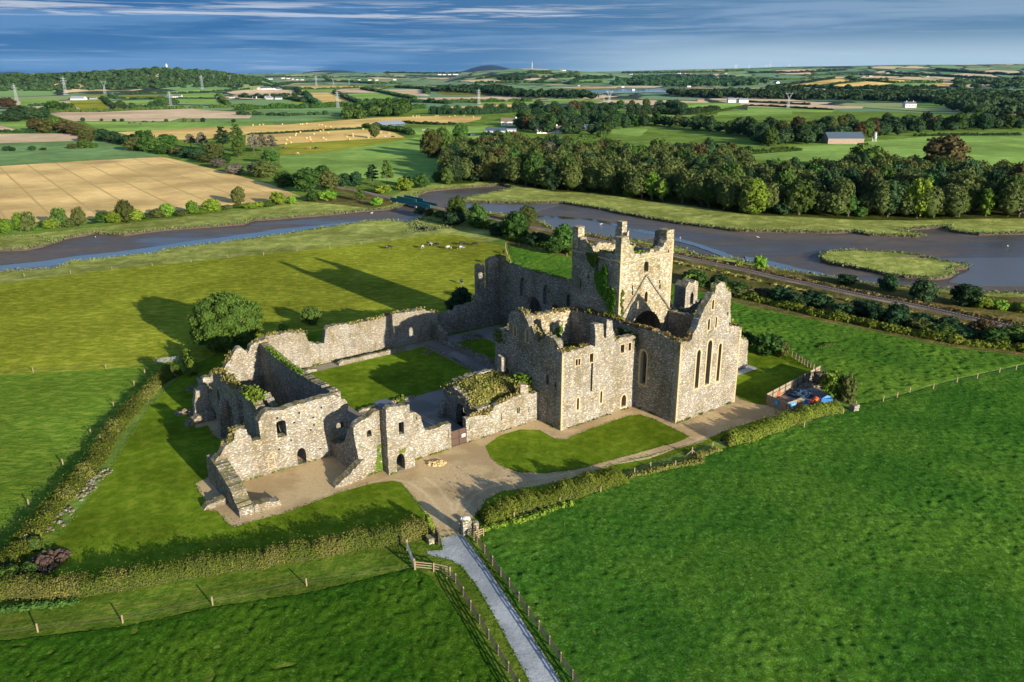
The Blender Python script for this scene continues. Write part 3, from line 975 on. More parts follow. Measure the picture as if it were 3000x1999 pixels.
over('river_water', 'water', px(*[n3_(*q) for q in [(490, 668), (640, 668), (960, 690), (1100, 712), (1300, 765), (1500, 800), (1700, 850), (1900, 905), (2130, 980), (2360, 1060), (2400, 1110), (2300, 1085), (2100, 1010), (1900, 935), (1700, 880), (1540, 832), (1300, 792), (1100, 732), (960, 705), (500, 684)]]), -.85)
over('river_water', 'shallow', px(*[n3_(*q) for q in [(-280, 560), (0, 562), (300, 562), (640, 562), (700, 575), (560, 610), (480, 640), (200, 640), (-100, 640), (-280, 600)]]), -.9)
over('river_water', 'shallow', px(*[n4_(*q) for q in [(900, 790), (1500, 780), (1900, 780), (1900, 960), (1500, 965), (1300, 940), (1400, 880), (1440, 850), (1200, 800)]]), -.9)
over('river_water', 'water', px(*[n4_(*q) for q in [(-40, 770), (100, 795), (300, 845), (560, 900), (700, 940), (560, 922), (300, 880), (100, 845), (-40, 812)]]), -.85)


def build_ground():
    verts, faces = [], []
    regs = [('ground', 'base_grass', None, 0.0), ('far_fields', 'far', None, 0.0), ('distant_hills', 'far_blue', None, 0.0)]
    for name, mat, pts, z in P_[:P_idx_marsh + 1]:
        regs.append((name, mat, pts, z))
    regs.append(('river_mud', 'mud', MUD, -1.0))
    regs += OVER
    for r in P_[P_idx_marsh + 1:]:
        regs.append(r)
    regs = [r for r in regs]
    fid = []
    for i, (name, mat, pts, z) in enumerate(regs):
        if pts is None:
            continue
        # subdivide long edges so far fields follow the land
        out = []
        for k in range(len(pts)):
            p, q = pts[k], pts[(k + 1) % len(pts)]
            out.append(p)
            L = math.dist(p, q)
            r = max(60.0, math.hypot(*p))
            step = r * .06 if r > 2000 else 1e9
            if step < 1e8:
                n = int(L / step)
                for j in range(1, n):
                    out.append((p[0] + (q[0] - p[0]) * j / n, p[1] + (q[1] - p[1]) * j / n))
            elif r < 420 and name in ('lawn', 'gravel_path', 'road', 'wheel_track', 'river_mud', 'marsh_island', 'yard_ground', 'river_water') and L < 400:
                wet = name in ('river_mud', 'marsh_island', 'river_water')
                st, am = (3.0, .7) if wet else (1.1, .05 if name in ('road', 'wheel_track') else .11)
                n = int(L / st)
                nx_, ny_ = -(q[1] - p[1]) / (L + 1e-9), (q[0] - p[0]) / (L + 1e-9)
                for j in range(1, n):
                    x, y = p[0] + (q[0] - p[0]) * j / n, p[1] + (q[1] - p[1]) * j / n
                    k_ = am * (1.3 * mnoise.noise(Vector((x * .13, y * .13, 3))) + mnoise.noise(Vector((x * .9, y * .9, 1)))) if wet else am * (mnoise.noise(Vector((x * .5, y * .5, 3))) + mnoise.noise(Vector((x * 2.1, y * 2.1, 1))))
                    out.append((x + nx_ * k_, y + ny_ * k_))
        if sum(out[k][0] * out[(k + 1) % len(out)][1] - out[(k + 1) % len(out)][0] * out[k][1] for k in range(len(out))) < 0:
            out.reverse()
        b = len(verts)
        verts.extend(out)
        faces.append(list(range(b, b + len(out))))
        fid.append(i)
    # free points: polar grid round the camera
    r = 8.0
    k = 0
    while r < 30000:
        front = (r > 1200)
        nst = 150 if front else 60
        for j in range(nst):
            if front:
                th = math.radians(90 - 46 + 92 * (j + .5 * (k % 2)) / nst)
            else:
                th = 2 * math.pi * (j + .5 * (k % 2)) / nst
            verts.append((r * math.cos(th), r * math.sin(th)))
        if front:
            for j in range(16):
                th = math.radians(136 + 268 * (j + .5) / 16)
                verts.append((r * math.cos(th), r * math.sin(th)))
        r *= (1.035 if front else 1.10)
        k += 1
    res = delaunay_2d_cdt([Vector(v) for v in verts], [], faces, 0, 1e-4, True)
    vo, fo, of = res[0], res[2], res[5]
    split = {}
    zreg = {}
    for f, src in zip(fo, of):
        best = -1
        for s_ in src:
            best = max(best, fid[s_])
        if best < 0:
            cx = sum(vo[i][0] for i in f) / 3
            cy = sum(vo[i][1] for i in f) / 3
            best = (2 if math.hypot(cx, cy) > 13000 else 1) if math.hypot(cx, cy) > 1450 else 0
        split.setdefault(best, []).append(f)
    hcache = {}

    def hz(i):
        if i not in hcache:
            hcache[i] = T(vo[i][0], vo[i][1])
        return hcache[i]
    merged = {}
    for i, fs in split.items():
        name, mat, pts, z = regs[i]
        merged.setdefault((name, mat, z), []).extend(fs)
    lowedges = {}
    for (name, mat, z), fs in merged.items():
        idx = {}
        mb = MB()
        for f in fs:
            nf = []
            for i in f:
                if i not in idx:
                    idx[i] = len(mb.v)
                    mb.v.append((vo[i][0], vo[i][1], hz(i) + z))
                nf.append(idx[i])
            a, b, c = (mb.v[q] for q in nf)
            if (b[0] - a[0]) * (c[1] - a[1]) - (b[1] - a[1]) * (c[0] - a[0]) < 0:
                nf.reverse()
            mb.f.append(tuple(nf))
        o = mb.build(name, M[mat], smooth_=True)
        o['kind'] = 'structure'
        for f in fs:
            for a, b in ((f[0], f[1]), (f[1], f[2]), (f[2], f[0])):
                lowedges.setdefault((min(a, b), max(a, b)), []).append(z)
    # banks where two surfaces meet at different heights
    mb = MB()
    rnd = random.Random(3)
    for (a, b), zs in lowedges.items():
        if len(zs) == 2 and abs(zs[0] - zs[1]) > .02:
            z0, z1 = min(zs), max(zs)
            ha, hb = hz(a), hz(b)
            mb.add([(*vo[a], ha + z0 - .05), (*vo[b], hb + z0 - .05), (*vo[b], hb + z1), (*vo[a], ha + z1)], [(0, 1, 2, 3)])
    o = mb.build('river_bank', M['bank'])
    o['kind'] = 'structure'


P_idx_marsh = [i for i, r in enumerate(P_) if r[0] == 'marsh'][0]
build_ground()
# ------------------------------------------------------------------ ruined walls
def rough_outline(poly, amp, step, rnd, base_z=.4, smoothside=()):
    """jagged masonry edge: every edge above the base is broken into stone-sized steps"""
    out = []
    n = len(poly)
    for i in range(n):
        p, q = poly[i], poly[(i + 1) % n]
        out.append(p)
        L = math.dist(p, q)
        if (p[1] < base_z and q[1] < base_z) or L < step * 1.2:
            continue
        m = max(1, int(L / step))
        vert = abs(q[0] - p[0]) < .35 * abs(q[1] - p[1])
        A = amp * (.28 if vert else 1)
        for j in range(1, m):
            t = (j + rnd.uniform(-.25, .25)) / m
            x = p[0] + (q[0] - p[0]) * t
            z = p[1] + (q[1] - p[1]) * t
            if vert:
                x += rnd.uniform(-A, A)
            else:
                z += rnd.choice((-1, -.4, 0, .5, 1)) * A * rnd.uniform(.4, 1)
                x += rnd.uniform(-.08, .08)
            out.append((x, max(.05, z)))
    return out


def arch(cx, w, z0, zs, za, k=5):
    """pointed opening: centre, half width, sill, spring, apex"""
    pts = [(cx - w, z0), (cx + w, z0), (cx + w, zs)]
    for j in range(1, k):
        t = j / k
        pts.append((cx + w * (1 - t ** 1.6), zs + (za - zs) * math.sin(t * math.pi / 2) ** .9))
    pts.append((cx, za))
    for j in range(k - 1, 0, -1):
        t = j / k
        pts.append((cx - w * (1 - t ** 1.6), zs + (za - zs) * math.sin(t * math.pi / 2) ** .9))
    pts.append((cx - w, zs))
    return pts


def archpx(f, BL, BR, apex, k=5, spring=None, wscale=1.0):
    """arch from the picture: bottom left, bottom right, apex, on plane function f"""
    a, b, c = f(BL), f(BR), f(apex)
    x0, x1 = min(a[0], b[0]), max(a[0], b[0])
    w = (x1 - x0) / 2 * wscale
    cx = (x0 + x1) / 2
    z0 = (a[1] + b[1]) / 2
    za = c[1]
    zs = za - min(w * 1.5, (za - z0) * .5) if spring is None else spring
    return arch(cx, w, z0, zs, za, k)


def rect(f, p, q):
    a, b = f(p), f(q)
    x0, x1 = sorted((a[0], b[0]))
    y0, y1 = sorted((a[1], b[1]))
    return [(x0, y0), (x1, y0), (x1, y1), (x0, y1)]


def wall(name, parent, axis, c, thick, poly, holes=(), m='stone', amp=.28, step=.45, seed=1, raw=False, relief=.05):
    """vertical masonry slab. axis 'a': plane a=c spanned by (b,z); axis 'b': plane b=c spanned by (a,z).
    thick>0 extends towards +axis."""
    rnd = random.Random(seed)
    if sum(poly[i][0] * poly[(i + 1) % len(poly)][1] - poly[(i + 1) % len(poly)][0] * poly[i][1] for i in range(len(poly))) < 0:
        poly = poly[::-1]
    out = poly if raw else rough_outline(poly, amp, step, rnd)
    vs = [Vector(p) for p in out]
    loops = [list(range(len(out)))]
    n_out = len(out)
    for h in holes:
        if sum(h[i][0] * h[(i + 1) % len(h)][1] - h[(i + 1) % len(h)][0] * h[i][1] for i in range(len(h))) < 0:
            h = h[::-1]
        b = len(vs)
        vs += [Vector(p) for p in h]
        loops.append(list(range(b, b + len(h))))
    # interior points for surface relief
    xs = [p[0] for p in out]
    zs = [p[1] for p in out]
    x = min(xs) + .5
    while x < max(xs):
        z = .4
        while z < max(zs):
            vs.append(Vector((x + rnd.uniform(-.15, .15), z + rnd.uniform(-.15, .15))))
            z += .9
        x += .9
    r = delaunay_2d_cdt(vs, [], loops, 0, 1e-4, True)
    V2, E2, F2, OF = r[0], r[1], r[2], r[5]
    keep = []
    for f, s_ in zip(F2, OF):
        if 0 in s_ and not any(q > 0 for q in s_):
            keep.append(tuple(f))
    used = sorted({i for f in keep for i in f})
    ix = {v: k for k, v in enumerate(used)}
    top = {}
    # which vertices are on the border
    ec = {}
    for f in keep:
        for a, b in ((f[0], f[1]), (f[1], f[2]), (f[2], f[0])):
            ec.setdefault((min(a, b), max(a, b)), []).append((a, b))
    border = set()
    for k, l in ec.items():
        if len(l) == 1:
            border.update(k)
    mb = MB()
    n = len(used)
    for side in (0, 1):
        for v in used:
            s_, z = V2[v][0], V2[v][1]
            d = c + (thick if side else 0)
            sg = 1 if (thick > 0) == bool(side) else -1
            if v in border:
                if side and z > .6 and not raw:
                    z += rnd.uniform(-.5, .5) * amp
                d += sg * rnd.uniform(-.03, .03)
            else:
                d += sg * relief * mnoise.noise(Vector((s_ * .6, z * .6, side * 9 + seed))) * 2
            a, b = (d, s_) if axis == 'a' else (s_, d)
            X, Y = W(a, b)
            mb.v.append((X, Y, z))
    flip = (axis == 'a') == (thick > 0)
    for f in keep:
        g = tuple(ix[i] for i in f)
        h = tuple(i + n for i in g)
        if flip:
            mb.f.append(g)
            mb.f.append(h[::-1])
        else:
            mb.f.append(g[::-1])
            mb.f.append(h)
    for l in ec.values():
        if len(l) == 1:
            a, b = ix[l[0][0]], ix[l[0][1]]
            q = (a, b, b + n, a + n)
            mb.f.append(q[::-1] if flip else q)
    o = mb.build(name, M[m], parent)
    bm = bmesh.new()
    bm.from_mesh(o.data)
    bmesh.ops.recalc_face_normals(bm, faces=bm.faces)
    bm.to_mesh(o.data)
    bm.free()
    return o


def offset_loop(h, d):
    n = len(h)
    area = sum(h[i][0] * h[(i + 1) % n][1] - h[(i + 1) % n][0] * h[i][1] for i in range(n))
    s = 1 if area > 0 else -1
    out = []
    for i in range(n):
        p0, p1, p2 = h[i - 1], h[i], h[(i + 1) % n]
        e1 = Vector((p1[0] - p0[0], p1[1] - p0[1])).normalized()
        e2 = Vector((p2[0] - p1[0], p2[1] - p1[1])).normalized()
        n1 = Vector((e1.y, -e1.x)) * s
        n2 = Vector((e2.y, -e2.x)) * s
        nn = (n1 + n2)
        nn = nn / max(.35, nn.length) if nn.length > 0 else n1
        k = 1 / max(.5, nn.dot(n1))
        out.append((p1[0] + nn.x * d * k, p1[1] + nn.y * d * k))
    return out


def surround(name, parent, axis, c, sgn, h, w=.32, proud=.07, deep=.8, m='sandstone'):
    """dressed stone frame round an opening; sgn: direction into the wall"""
    outer = offset_loop(h, w)
    inner = offset_loop(h, -.03)
    mb = MB()
    n = len(h)
    for pts, d in ((outer, c - sgn * proud), (inner, c - sgn * proud), (inner, c + sgn * deep), (outer, c + sgn * .05)):
        for s_, z in pts:
            a, b = (d, s_) if axis == 'a' else (s_, d)
            X, Y = W(a, b)
            mb.v.append((X, Y, z))
    for r0, r1 in ((0, 1), (1, 2), (3, 0)):
        for i in range(n):
            j = (i + 1) % n
            mb.f.append((r0 * n + i, r0 * n + j, r1 * n + j, r1 * n + i))
    o = mb.build(name, M[m], parent)
    bm = bmesh.new()
    bm.from_mesh(o.data)
    bmesh.ops.recalc_face_normals(bm, faces=bm.faces)
    bm.to_mesh(o.data)
    bm.free()
    return o


def quoins(parent, a, b, da, db, z1_, m='sandstone', z0=0, seed=0):
    """alternating corner stones up an outside corner; da/db point into the walls"""
    rnd = random.Random(seed)
    mb = MB()
    z = z0
    k = 0
    while z < z1_:
        h = rnd.uniform(.28, .42)
        la, lb = (.55, .3) if k % 2 else (.3, .55)
        a0, a1 = sorted((a - da * .035, a + da * la))
        b0, b1 = sorted((b - db * .035, b + db * lb))
        vs = []
        for zz in (z, min(z + h - .02, z1_)):
            for aa, bb in ((a0, b0), (a1, b0), (a1, b1), (a0, b1)):
                X, Y = W(aa, bb)
                vs.append((X, Y, zz))
        mb.add(vs, [(0, 1, 2, 3), (4, 7, 6, 5), (0, 4, 5, 1), (1, 5, 6, 2), (2, 6, 7, 3), (3, 7, 4, 0)])
        z += h
        k += 1
    o = mb.build('quoin', M[m], parent)
    bm = bmesh.new()
    bm.from_mesh(o.data)
    bmesh.ops.recalc_face_normals(bm, faces=bm.faces)
    bm.to_mesh(o.data)
    bm.free()
    return o


def tufts(name, parent, pts, n, size, m='dry', seed=0, spread=.35, h=.5):
    """grass and weeds along wall heads; pts list of world (x,y,z) polylines"""
    rng = np.random.default_rng(seed)
    P, N = [], []
    seg = []
    for line in pts:
        for p, q in zip(line, line[1:]):
            seg.append((p, q, math.dist(p, q)))
    tot = sum(s[2] for s in seg)
    for p, q, L in seg:
        k = int(n * L / tot) + 1
        for _ in range(k):
            t = rng.uniform()
            if mnoise.noise(Vector((p[0] + (q[0] - p[0]) * t, p[1] + (q[1] - p[1]) * t, seed)) * .45) < -.12:
                continue
            P.append([p[i] + (q[i] - p[i]) * t + (rng.normal() * spread if i < 2 else rng.uniform(0, h)) for i in range(3)])
            N.append([rng.normal(), rng.normal(), rng.normal() * .35])
    me = leaf_mesh(name, np.array(P), np.array(N), size * rng.uniform(.5, 1.3, len(P)), seed)
    off = parent.location
    me.transform(Matrix.Translation((-off[0], -off[1], -off[2])))
    return mesh_obj(name, me, M[m], parent)


def ivy_patch(name, parent, axis, c, sgn, poly, n, size=.32, m='ivy', seed=0, deep=.35):
    rng = np.random.default_rng(seed)
    xs = [p[0] for p in poly]
    zs = [p[1] for p in poly]
    P, N = [], []
    while len(P) < n:
        s_, z = rng.uniform(min(xs), max(xs)), rng.uniform(min(zs), max(zs))
        jit = mnoise.noise(Vector((s_ * .9, z * .9, seed))) * .8
        q = (s_ + jit, z + jit * .6)
        ins = False
        j = len(poly) - 1
        for i in range(len(poly)):
            if (poly[i][1] > q[1]) != (poly[j][1] > q[1]) and q[0] < (poly[j][0] - poly[i][0]) * (q[1] - poly[i][1]) / (poly[j][1] - poly[i][1]) + poly[i][0]:
                ins = not ins
            j = i
        if not ins:
            continue
        bulge = .5 + .5 * mnoise.noise(Vector((s_ * 1.3, z * 1.3, seed + 4)))
        d = c - sgn * (.06 + deep * bulge * rng.uniform(.5, 1.2))
        a, b = (d, s_) if axis == 'a' else (s_, d)
        X, Y = W(a, b)
        P.append((X, Y, z))
        dn = (U if axis == 'a' else V)
        N.append((-sgn * dn[0] + rng.normal() * .5, -sgn * dn[1] + rng.normal() * .5, .35 + rng.normal() * .5))
    me = leaf_mesh(name, np.array(P), np.array(N), size * rng.uniform(.6, 1.3, n), seed)
    off = parent.location
    me.transform(Matrix.Translation((-off[0], -off[1], -off[2])))
    return mesh_obj(name, me, M[m], parent)


def fbox(mb, a0, a1, b0, b1, zz0, zz1):
    vs = []
    for z in (zz0, zz1):
        for aa, bb in ((a0, b0), (a1, b0), (a1, b1), (a0, b1)):
            X, Y = W(aa, bb)
            vs.append((X, Y, z))
    mb.add(vs, [(0, 1, 2, 3), (4, 7, 6, 5), (0, 4, 5, 1), (1, 5, 6, 2), (2, 6, 7, 3), (3, 7, 4, 0)])
    return mb


# ================================================================== the abbey church
church = thing('abbey_church', W(30, 8), 'roofless stone church with a square crossing tower and three tall lancets in its end gable', 'church')
fa0 = lambda q: pa(0, q)
# chancel gable
gp = [(0, -.3)] + [fa0(t2(*q)) for q in [(660, 615), (700, 603), (750, 600), (790, 575), (800, 520), (825, 480), (850, 430), (880, 360), (905, 300), (920, 250), (945, 215), (960, 190), (985, 150), (1000, 108), (1022, 104), (1040, 130), (1075, 190), (1120, 260), (1140, 310), (1160, 350), (1170, 430), (1240, 440), (1283, 455)]] + [(16.8, -.3)]
gp[1] = (0, gp[1][1])
gp[-2] = (16.8, gp[-2][1])
lan = [archpx(fa0, t2(*a), t2(*b), t2(*c)) for a, b, c in [((813, 1080), (852, 1070), (858, 680)), ((918, 1042), (963, 1030), (977, 580)), ((1033, 1005), (1063, 997), (1078, 613)), ((945, 482), (968, 476), (962, 362)), ((1023, 458), (1040, 453), (1036, 343)), ((989, 271), (1011, 264), (1003, 168))]]
g = wall('chancel_gable', church, 'a', 0, 1.4, gp, lan, 'stone', .3, .45, 11)
for i, h in enumerate(lan):
    s = surround('window_surround', church, 'a', 0, 1, h, .34 if i < 3 else .2, .06, .7)
wsur = None
for hgt in (15.0,):
    quoins(church, 0, 0, 1, 1, 15.1, seed=1)
    quoins(church, 0, 16.8, 1, -1, 14.6, seed=2)
# south wall b=0
fb0 = lambda q: pb(0, q)
top0 = [fb0(t2(*q)) for q in [(650, 612), (600, 590), (540, 560), (480, 520), (420, 512), (380, 490), (300, 470), (250, 450), (200, 445), (150, 432)]] + [(14, 15.3), (17.1, 15.5), (20, 15.2), (24, 14.9), (28.6, 14.7), (30, 14.6)]
poly = [(1.43, -.3)] + top0 + [(30, -.3)]
poly[1] = (1.43, poly[1][1])
sl = archpx(fb0, t2(252, 1028), t2(318, 1036), t2(300, 688))
sdoor = arch(13.5, .9, 0, 2.2, 3.2)
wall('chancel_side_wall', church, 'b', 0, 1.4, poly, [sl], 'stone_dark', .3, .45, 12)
surround('window_surround', church, 'b', 0, 1, sl, .3, .06, .8, 'sandstone')
# far side wall of chancel
poly = [(1.43, -.3), (1.43, 14.3), (4, 15.2), (8.7, 15.3), (12, 14.6), (16.6, 14.6), (17, -.3)]
wall('chancel_side_wall', church, 'b', 15.4, 1.4, poly, [], 'stone_dark', .35, .5, 13)
# tower
fa = lambda q: pa(17, q)
TB0, TB1, TA0, TA1 = 1.5, 15.9, 17.0, 30.6
tp = [(TB0, -.3), (TB0, 30.7)] + [fa(t1(*q)) for q in [(885, 300), (960, 298), (965, 345), (1000, 365), (1008, 420), (1030, 455), (1100, 442), (1195, 420), (1200, 398), (1235, 400), (1240, 425), (1290, 420), (1330, 370), (1372, 320), (1385, 290), (1388, 190), (1400, 200), (1425, 230), (1465, 232)]] + [(TB1, -.3)]
tp[-2] = (TB1, tp[-2][1])
tarch = arch(9.0, 5.0, .3, 9.6, 15.6, 8)
twin = arch(fa(t1(1150, 600))[0], .62, fa(t1(1150, 655))[1], fa(t1(1150, 565))[1], fa(t1(1150, 535))[1], 3)
tsmall = archpx(fa, t1(1122, 1008), t1(1162, 1003), t1(1142, 878))
slit = [rect(fa, t1(984, 812), t1(998, 860)), rect(fa, t1(984, 872), t1(998, 922)), rect(fa, t1(1297, 750), t1(1310, 790)), rect(fa, t1(1301, 800), t1(1314, 848)), rect(fa, t1(904, 404), t1(914, 436)), rect(fa, t1(1397, 395), t1(1409, 446))]
wall('tower_wall', church, 'a', TA0, 1.6, tp, [tarch, twin, tsmall] + slit, 'stone_tower', .32, .4, 21)
surround('arch_moulding', church, 'a', TA0, 1, tarch, .55, .10, 1.3, 'stone_tower')
surround('window_surround', church, 'a', TA0, 1, tsmall, .16, .05, .5, 'sandstone')
mb = MB()
apx = fa(t1(1150, 690))
for q in (fa(t1(865, 1175)), fa(t1(1415, 1078))):
    X0, Y0 = W(TA0 - .12, q[0])
    X1, Y1 = W(TA0 - .12, apx[0])
    mb.bar((X0, Y0, q[1]), (X1, Y1, apx[1]), .34, .30)
mb.build('roof_scar', M['stone_dark'], church)
mb = MB()
X0, Y0 = W(TA0 - .06, TB0 - .1)
X1, Y1 = W(TA0 - .06, TB1 + .1)
mb.bar((X0, Y0, 26.4), (X1, Y1, 26.4), .28, .22)
X2, Y2 = W(TA1, TB0 - .06)
mb.bar((X0, Y0, 26.4), (X2, Y2, 26.4), .28, .22)
mb.build('string_course', M['sandstone'], church)
quoins(church, TA0, TB0, 1, 1, 29.8, seed=3, z0=15)
quoins(church, TA0, TB1, 1, -1, 28.8, seed=4, z0=12)
fb = lambda q: pb(TB0, q)
tl = [(TA0 + 1.62, -.3), (TA0 + 1.62, 28.3)] + [fb(t1(*q)) for q in [(820, 392), (790, 440), (740, 430), (700, 446), (640, 425), (590, 432), (555, 458), (500, 450), (470, 430), (440, 372), (420, 330), (400, 300), (392, 262)]] + [(TA1, 29.2), (TA1, -.3)]
lw = archpx(fb, t1(560, 640), t1(598, 636), t1(582, 522))
lh = [lw, rect(fb, t1(390, 740), t1(404, 835)), rect(fb, t1(474, 680), t1(494, 732)), rect(fb, t1(786, 1072), t1(820, 1188)), rect(fb, t1(720, 815), t1(736, 880))]
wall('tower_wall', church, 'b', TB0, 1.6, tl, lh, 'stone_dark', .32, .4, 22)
bkt = [(TB0 + 1.62, -.3), (TB0 + 1.62, 27.0), (5, 26.6), (8, 27.2), (11.5, 26.4), (13, 27.2), (13.6, 30.4), (14.9, 30.6), (15.0, 28.6), (TB1, 28.8), (TB1, -.3)]
wall('tower_wall', church, 'a', TA1, -1.4, bkt, [arch(8.7, 1.6, 21, 23.6, 25.2)], 'stone_tower', .35, .45, 23)
nkt = [(TA0 + 1.62, -.3), (TA0 + 1.62, 30.4), (20.6, 30.2), (21, 27), (23, 25.7), (27, 26.0), (29.15, 27), (29.15, -.3)]
wall('tower_wall', church, 'b', TB1, -1.5, nkt, [], 'stone_dark', .35, .45, 24)
# corner blocks of the tower
for a0, a1, b0, b1, h0, h1 in [(TA0, 18.6, TB0, 3.4, 27, 31.0), (29.0, TA1 + .05, TB0 - .03, 3.2, 27, 31.2), (28.6, 30.2, 13.2, 14.6, 26, 31.0), (17.05, 19.4, 14.0, TB1 + .03, 27, 30.9)]:
    mbk = MB()
    fbox(mbk, a0 + .02, a1, b0 + .02, b1, h0, h1)
    mbk.build('corner_turret', M['stone_tower'], church)
ivy_patch('ivy', church, 'b', TB0, 1, [fb(t1(*q)) for q in [(470, 435), (590, 445), (598, 520), (560, 560), (545, 620), (515, 560), (480, 500)]], 900, .34, seed=1)
ivy_patch('ivy', church, 'b', TB0, 1, [fb(t1(*q)) for q in [(540, 600), (600, 650), (655, 590), (690, 560), (700, 700), (715, 800), (745, 860), (800, 860), (806, 1000), (790, 1120), (775, 1190), (735, 1170), (700, 1010), (640, 930), (590, 850), (560, 740)]], 3600, .34, seed=2)
ivy_patch('ivy', church, 'a', TA0, 1, [fa(t1(*q)) for q in [(858, 860), (880, 870), (870, 980), (880, 1080), (870, 1180), (850, 1220)]], 260, .28, seed=3)
# nave wall
fn = lambda q: pb(11, q)
np_ = [(30.7, -.3), (30.7, 15.6), (38, 16.3), (44, 16.2), (50, 15.9), (56, 15.9), (62, 15.7), (66.9, 15.9), (67.0, 17.2), (70.0, 17.0), (71.6, 16.0), (72.4, 14.5), (72.4, -.3)]
wins = [archpx(fn, t3(905, 885), t3(1000, 885), t3(952, 592)), archpx(fn, t3(1256, 1005), t3(1352, 1008), t3(1308, 708)), archpx(fn, t3(1618, 1045), t3(1690, 1045), t3(1655, 845))]
arc = [arch(54.4, 3.2, .2, 6.2, 9.9, 6), arch(45.8, 3.2, .2, 6.2, 9.9, 6), arch(37.2, 3.2, .2, 6.2, 9.9, 6), arch(62.8, 3.0, .2, 6.0, 9.5, 6)]
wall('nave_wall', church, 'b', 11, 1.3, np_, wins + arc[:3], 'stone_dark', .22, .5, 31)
for h in arc[:3]:
    surround('arch_moulding', church, 'b', 11, 1, h, .35, .08, 1.1, 'stone_dark')
for h in wins:
    surround('window_surround', church, 'b', 11, 1, h, .2, .05, .6, 'stone_dark')
for h in wins:
    wall('window_blocking', church, 'b', 11.75, .35, offset_loop(h, .08), [], 'stone_dark', 0, 9, 38, True, .02)
wall('aisle_wall', church, 'b', 17.5, 1.2, [(31, -.3), (31, 7.2), (45, 7.6), (58, 7.0), (70, 7.4), (70, -.3)], [], 'stone_dark', .4, .6, 32)
# end wall of the nave with its standing shaft
wp = [(-9, -.3), (-9, 3.4), (-6.5, 3.6), (-6.2, 5.4), (-2, 5.6), (-1.8, 6.4), (3.0, 6.6), (4.5, 6.9), (4.45, 15.6), (5.4, 16.0), (6.5, 15.5), (6.55, 6.4), (7.6, 6.6), (7.6, 16.4), (9.2, 17.2), (10.95, 16.6), (10.95, -.3)]
wall('nave_end_wall', church, 'a', 68, 1.4, wp, [arch(5.4, .55, 2.2, 5.2, 5.9), arch(8.4, .6, 2.2, 5.2, 5.9)], 'stone_dark', .22, .5, 33)
# far transept fragments
nt = [(17, -.3), (17, 15.1), (19, 16.4), (21.2, 18.6), (21.5, 20.1), (23.6, 20.4), (25, 19.0), (26.4, 17.9), (26.7, 13.6), (27.4, 11.0), (29.4, 8.4), (30.3, 7.9), (33.6, 6.3), (34.2, -.3)]
wall('transept_wall', church, 'a', 10.2, 1.3, nt, [], 'stone', .45, .5, 34)
wall('transept_wall', church, 'b', 33.0, 1.2, [(11.6, -.3), (11.6, 6.0), (15, 8), (20, 9.5), (25, 12), (30, 10), (30, -.3)], [arch(20, 1.2, 3, 6.5, 8)], 'stone_dark', .45, .5, 35)
mb = MB()
tur = [(23.8, -.3), (23.8, 17.3), (27.2, 17.6), (27.2, -.3)]
wall('stair_turret', church, 'a', 24.5, 3.2, [(29.5, -.3), (29.5, 15.4), (30.4, 16.6), (31, 16.2), (32.6, 16.6), (33.6, 15.6), (33.6, -.3)], [arch(31.7, .55, 11.2, 13.2, 14.0)], 'stone', .4, .45, 36)
wall('transept_wall', church, 'b', 24.5, 1.2, [(11.6, -.3), (11.6, 16), (16, 15.5), (20, 12.5), (24, 11.5), (27, 15.5), (29.5, 15.5), (29.5, -.3)], [arch(26.6, .8, 10, 13.6, 14.6)], 'stone_dark', .45, .5, 37)


def wp3(axis, c, pts):
    return [[(*(W(c, s) if axis == 'a' else W(s, c)), z) for s, z in pts]]


tufts('wall_weeds', church, wp3('b', .7, [p for p in top0]) + wp3('a', .7, gp[1:6]) + wp3('a', .7, gp[-6:-1]), 1500, .42, 'dry', 5, .3, .35)
tufts('wall_weeds', church, wp3('b', 1.2, [(16, 15.2), (29, 14.9)]), 900, .5, 'hedge', 6, .35, .7)
tufts('wall_weeds', church, wp3('b', 16, [(2, 15), (16, 15)]) + wp3('b', 11.7, np_[1:-2]) + wp3('a', 10.8, nt[1:-1]), 900, .4, 'hedge', 7, .35, .3)
tufts('wall_weeds', church, wp3('a', TA0 + .8, tp[5:-6]) + wp3('b', TB0 + .8, tl[3:-4]) + wp3('a', 25.8, [(29.6, 17.2), (33.4, 17.4)]), 500, .36, 'hedge', 8, .3, .25)

# ================================================================== dormitory range (big block beside the church)
block = thing('dormitory_range', W(20, -9), 'tall roofless stone range with broken chimneys built against the side of the church', 'ruin')
f = lambda q: pa(10.3, q)
dp = [(-18.3, -.3)] + [f(z4(*q)) for q in [(1215, 640), (1245, 632), (1330, 622), (1380, 600), (1440, 580), (1530, 572), (1547, 585), (1550, 470), (1538, 352), (1580, 338), (1630, 345), (1634, 482), (1660, 492), (1667, 302), (1720, 310), (1730, 420), (1740, 440), (1747, 522), (1800, 490), (1900, 477), (1945, 470)]] + [(-.05, -.3)]
dp[1] = (-18.3, dp[1][1])
dp[-2] = (-.05, dp[-2][1])
dh = [archpx(f, z4(1355, 1228), z4(1378, 1222), z4(1367, 1100)), archpx(f, z4(1593, 1158), z4(1614, 1150), z4(1606, 1030)),
      archpx(f, z4(1808, 1198), z4(1858, 1182), z4(1833, 1072)), rect(f, z4(1345, 708), z4(1366, 772)), rect(f, z4(1374, 704), z4(1394, 766)),
      rect(f, z4(1490, 652), z4(1526, 735)), rect(f, z4(1806, 562), z4(1842, 638)), rect(f, z4(1886, 542), z4(1911, 618)), rect(f, z4(1506, 745), z4(1515, 1030))]
wall('front_wall', block, 'a', 10.3, 1.3, dp, dh, 'stone', .28, .45, 41)
for i in (0, 1):
    surround('window_surround', block, 'a', 10.3, 1, dh[i], .28, .05, .6)
surround('door_surround', block, 'a', 10.3, 1, dh[2], .32, .06, .6)
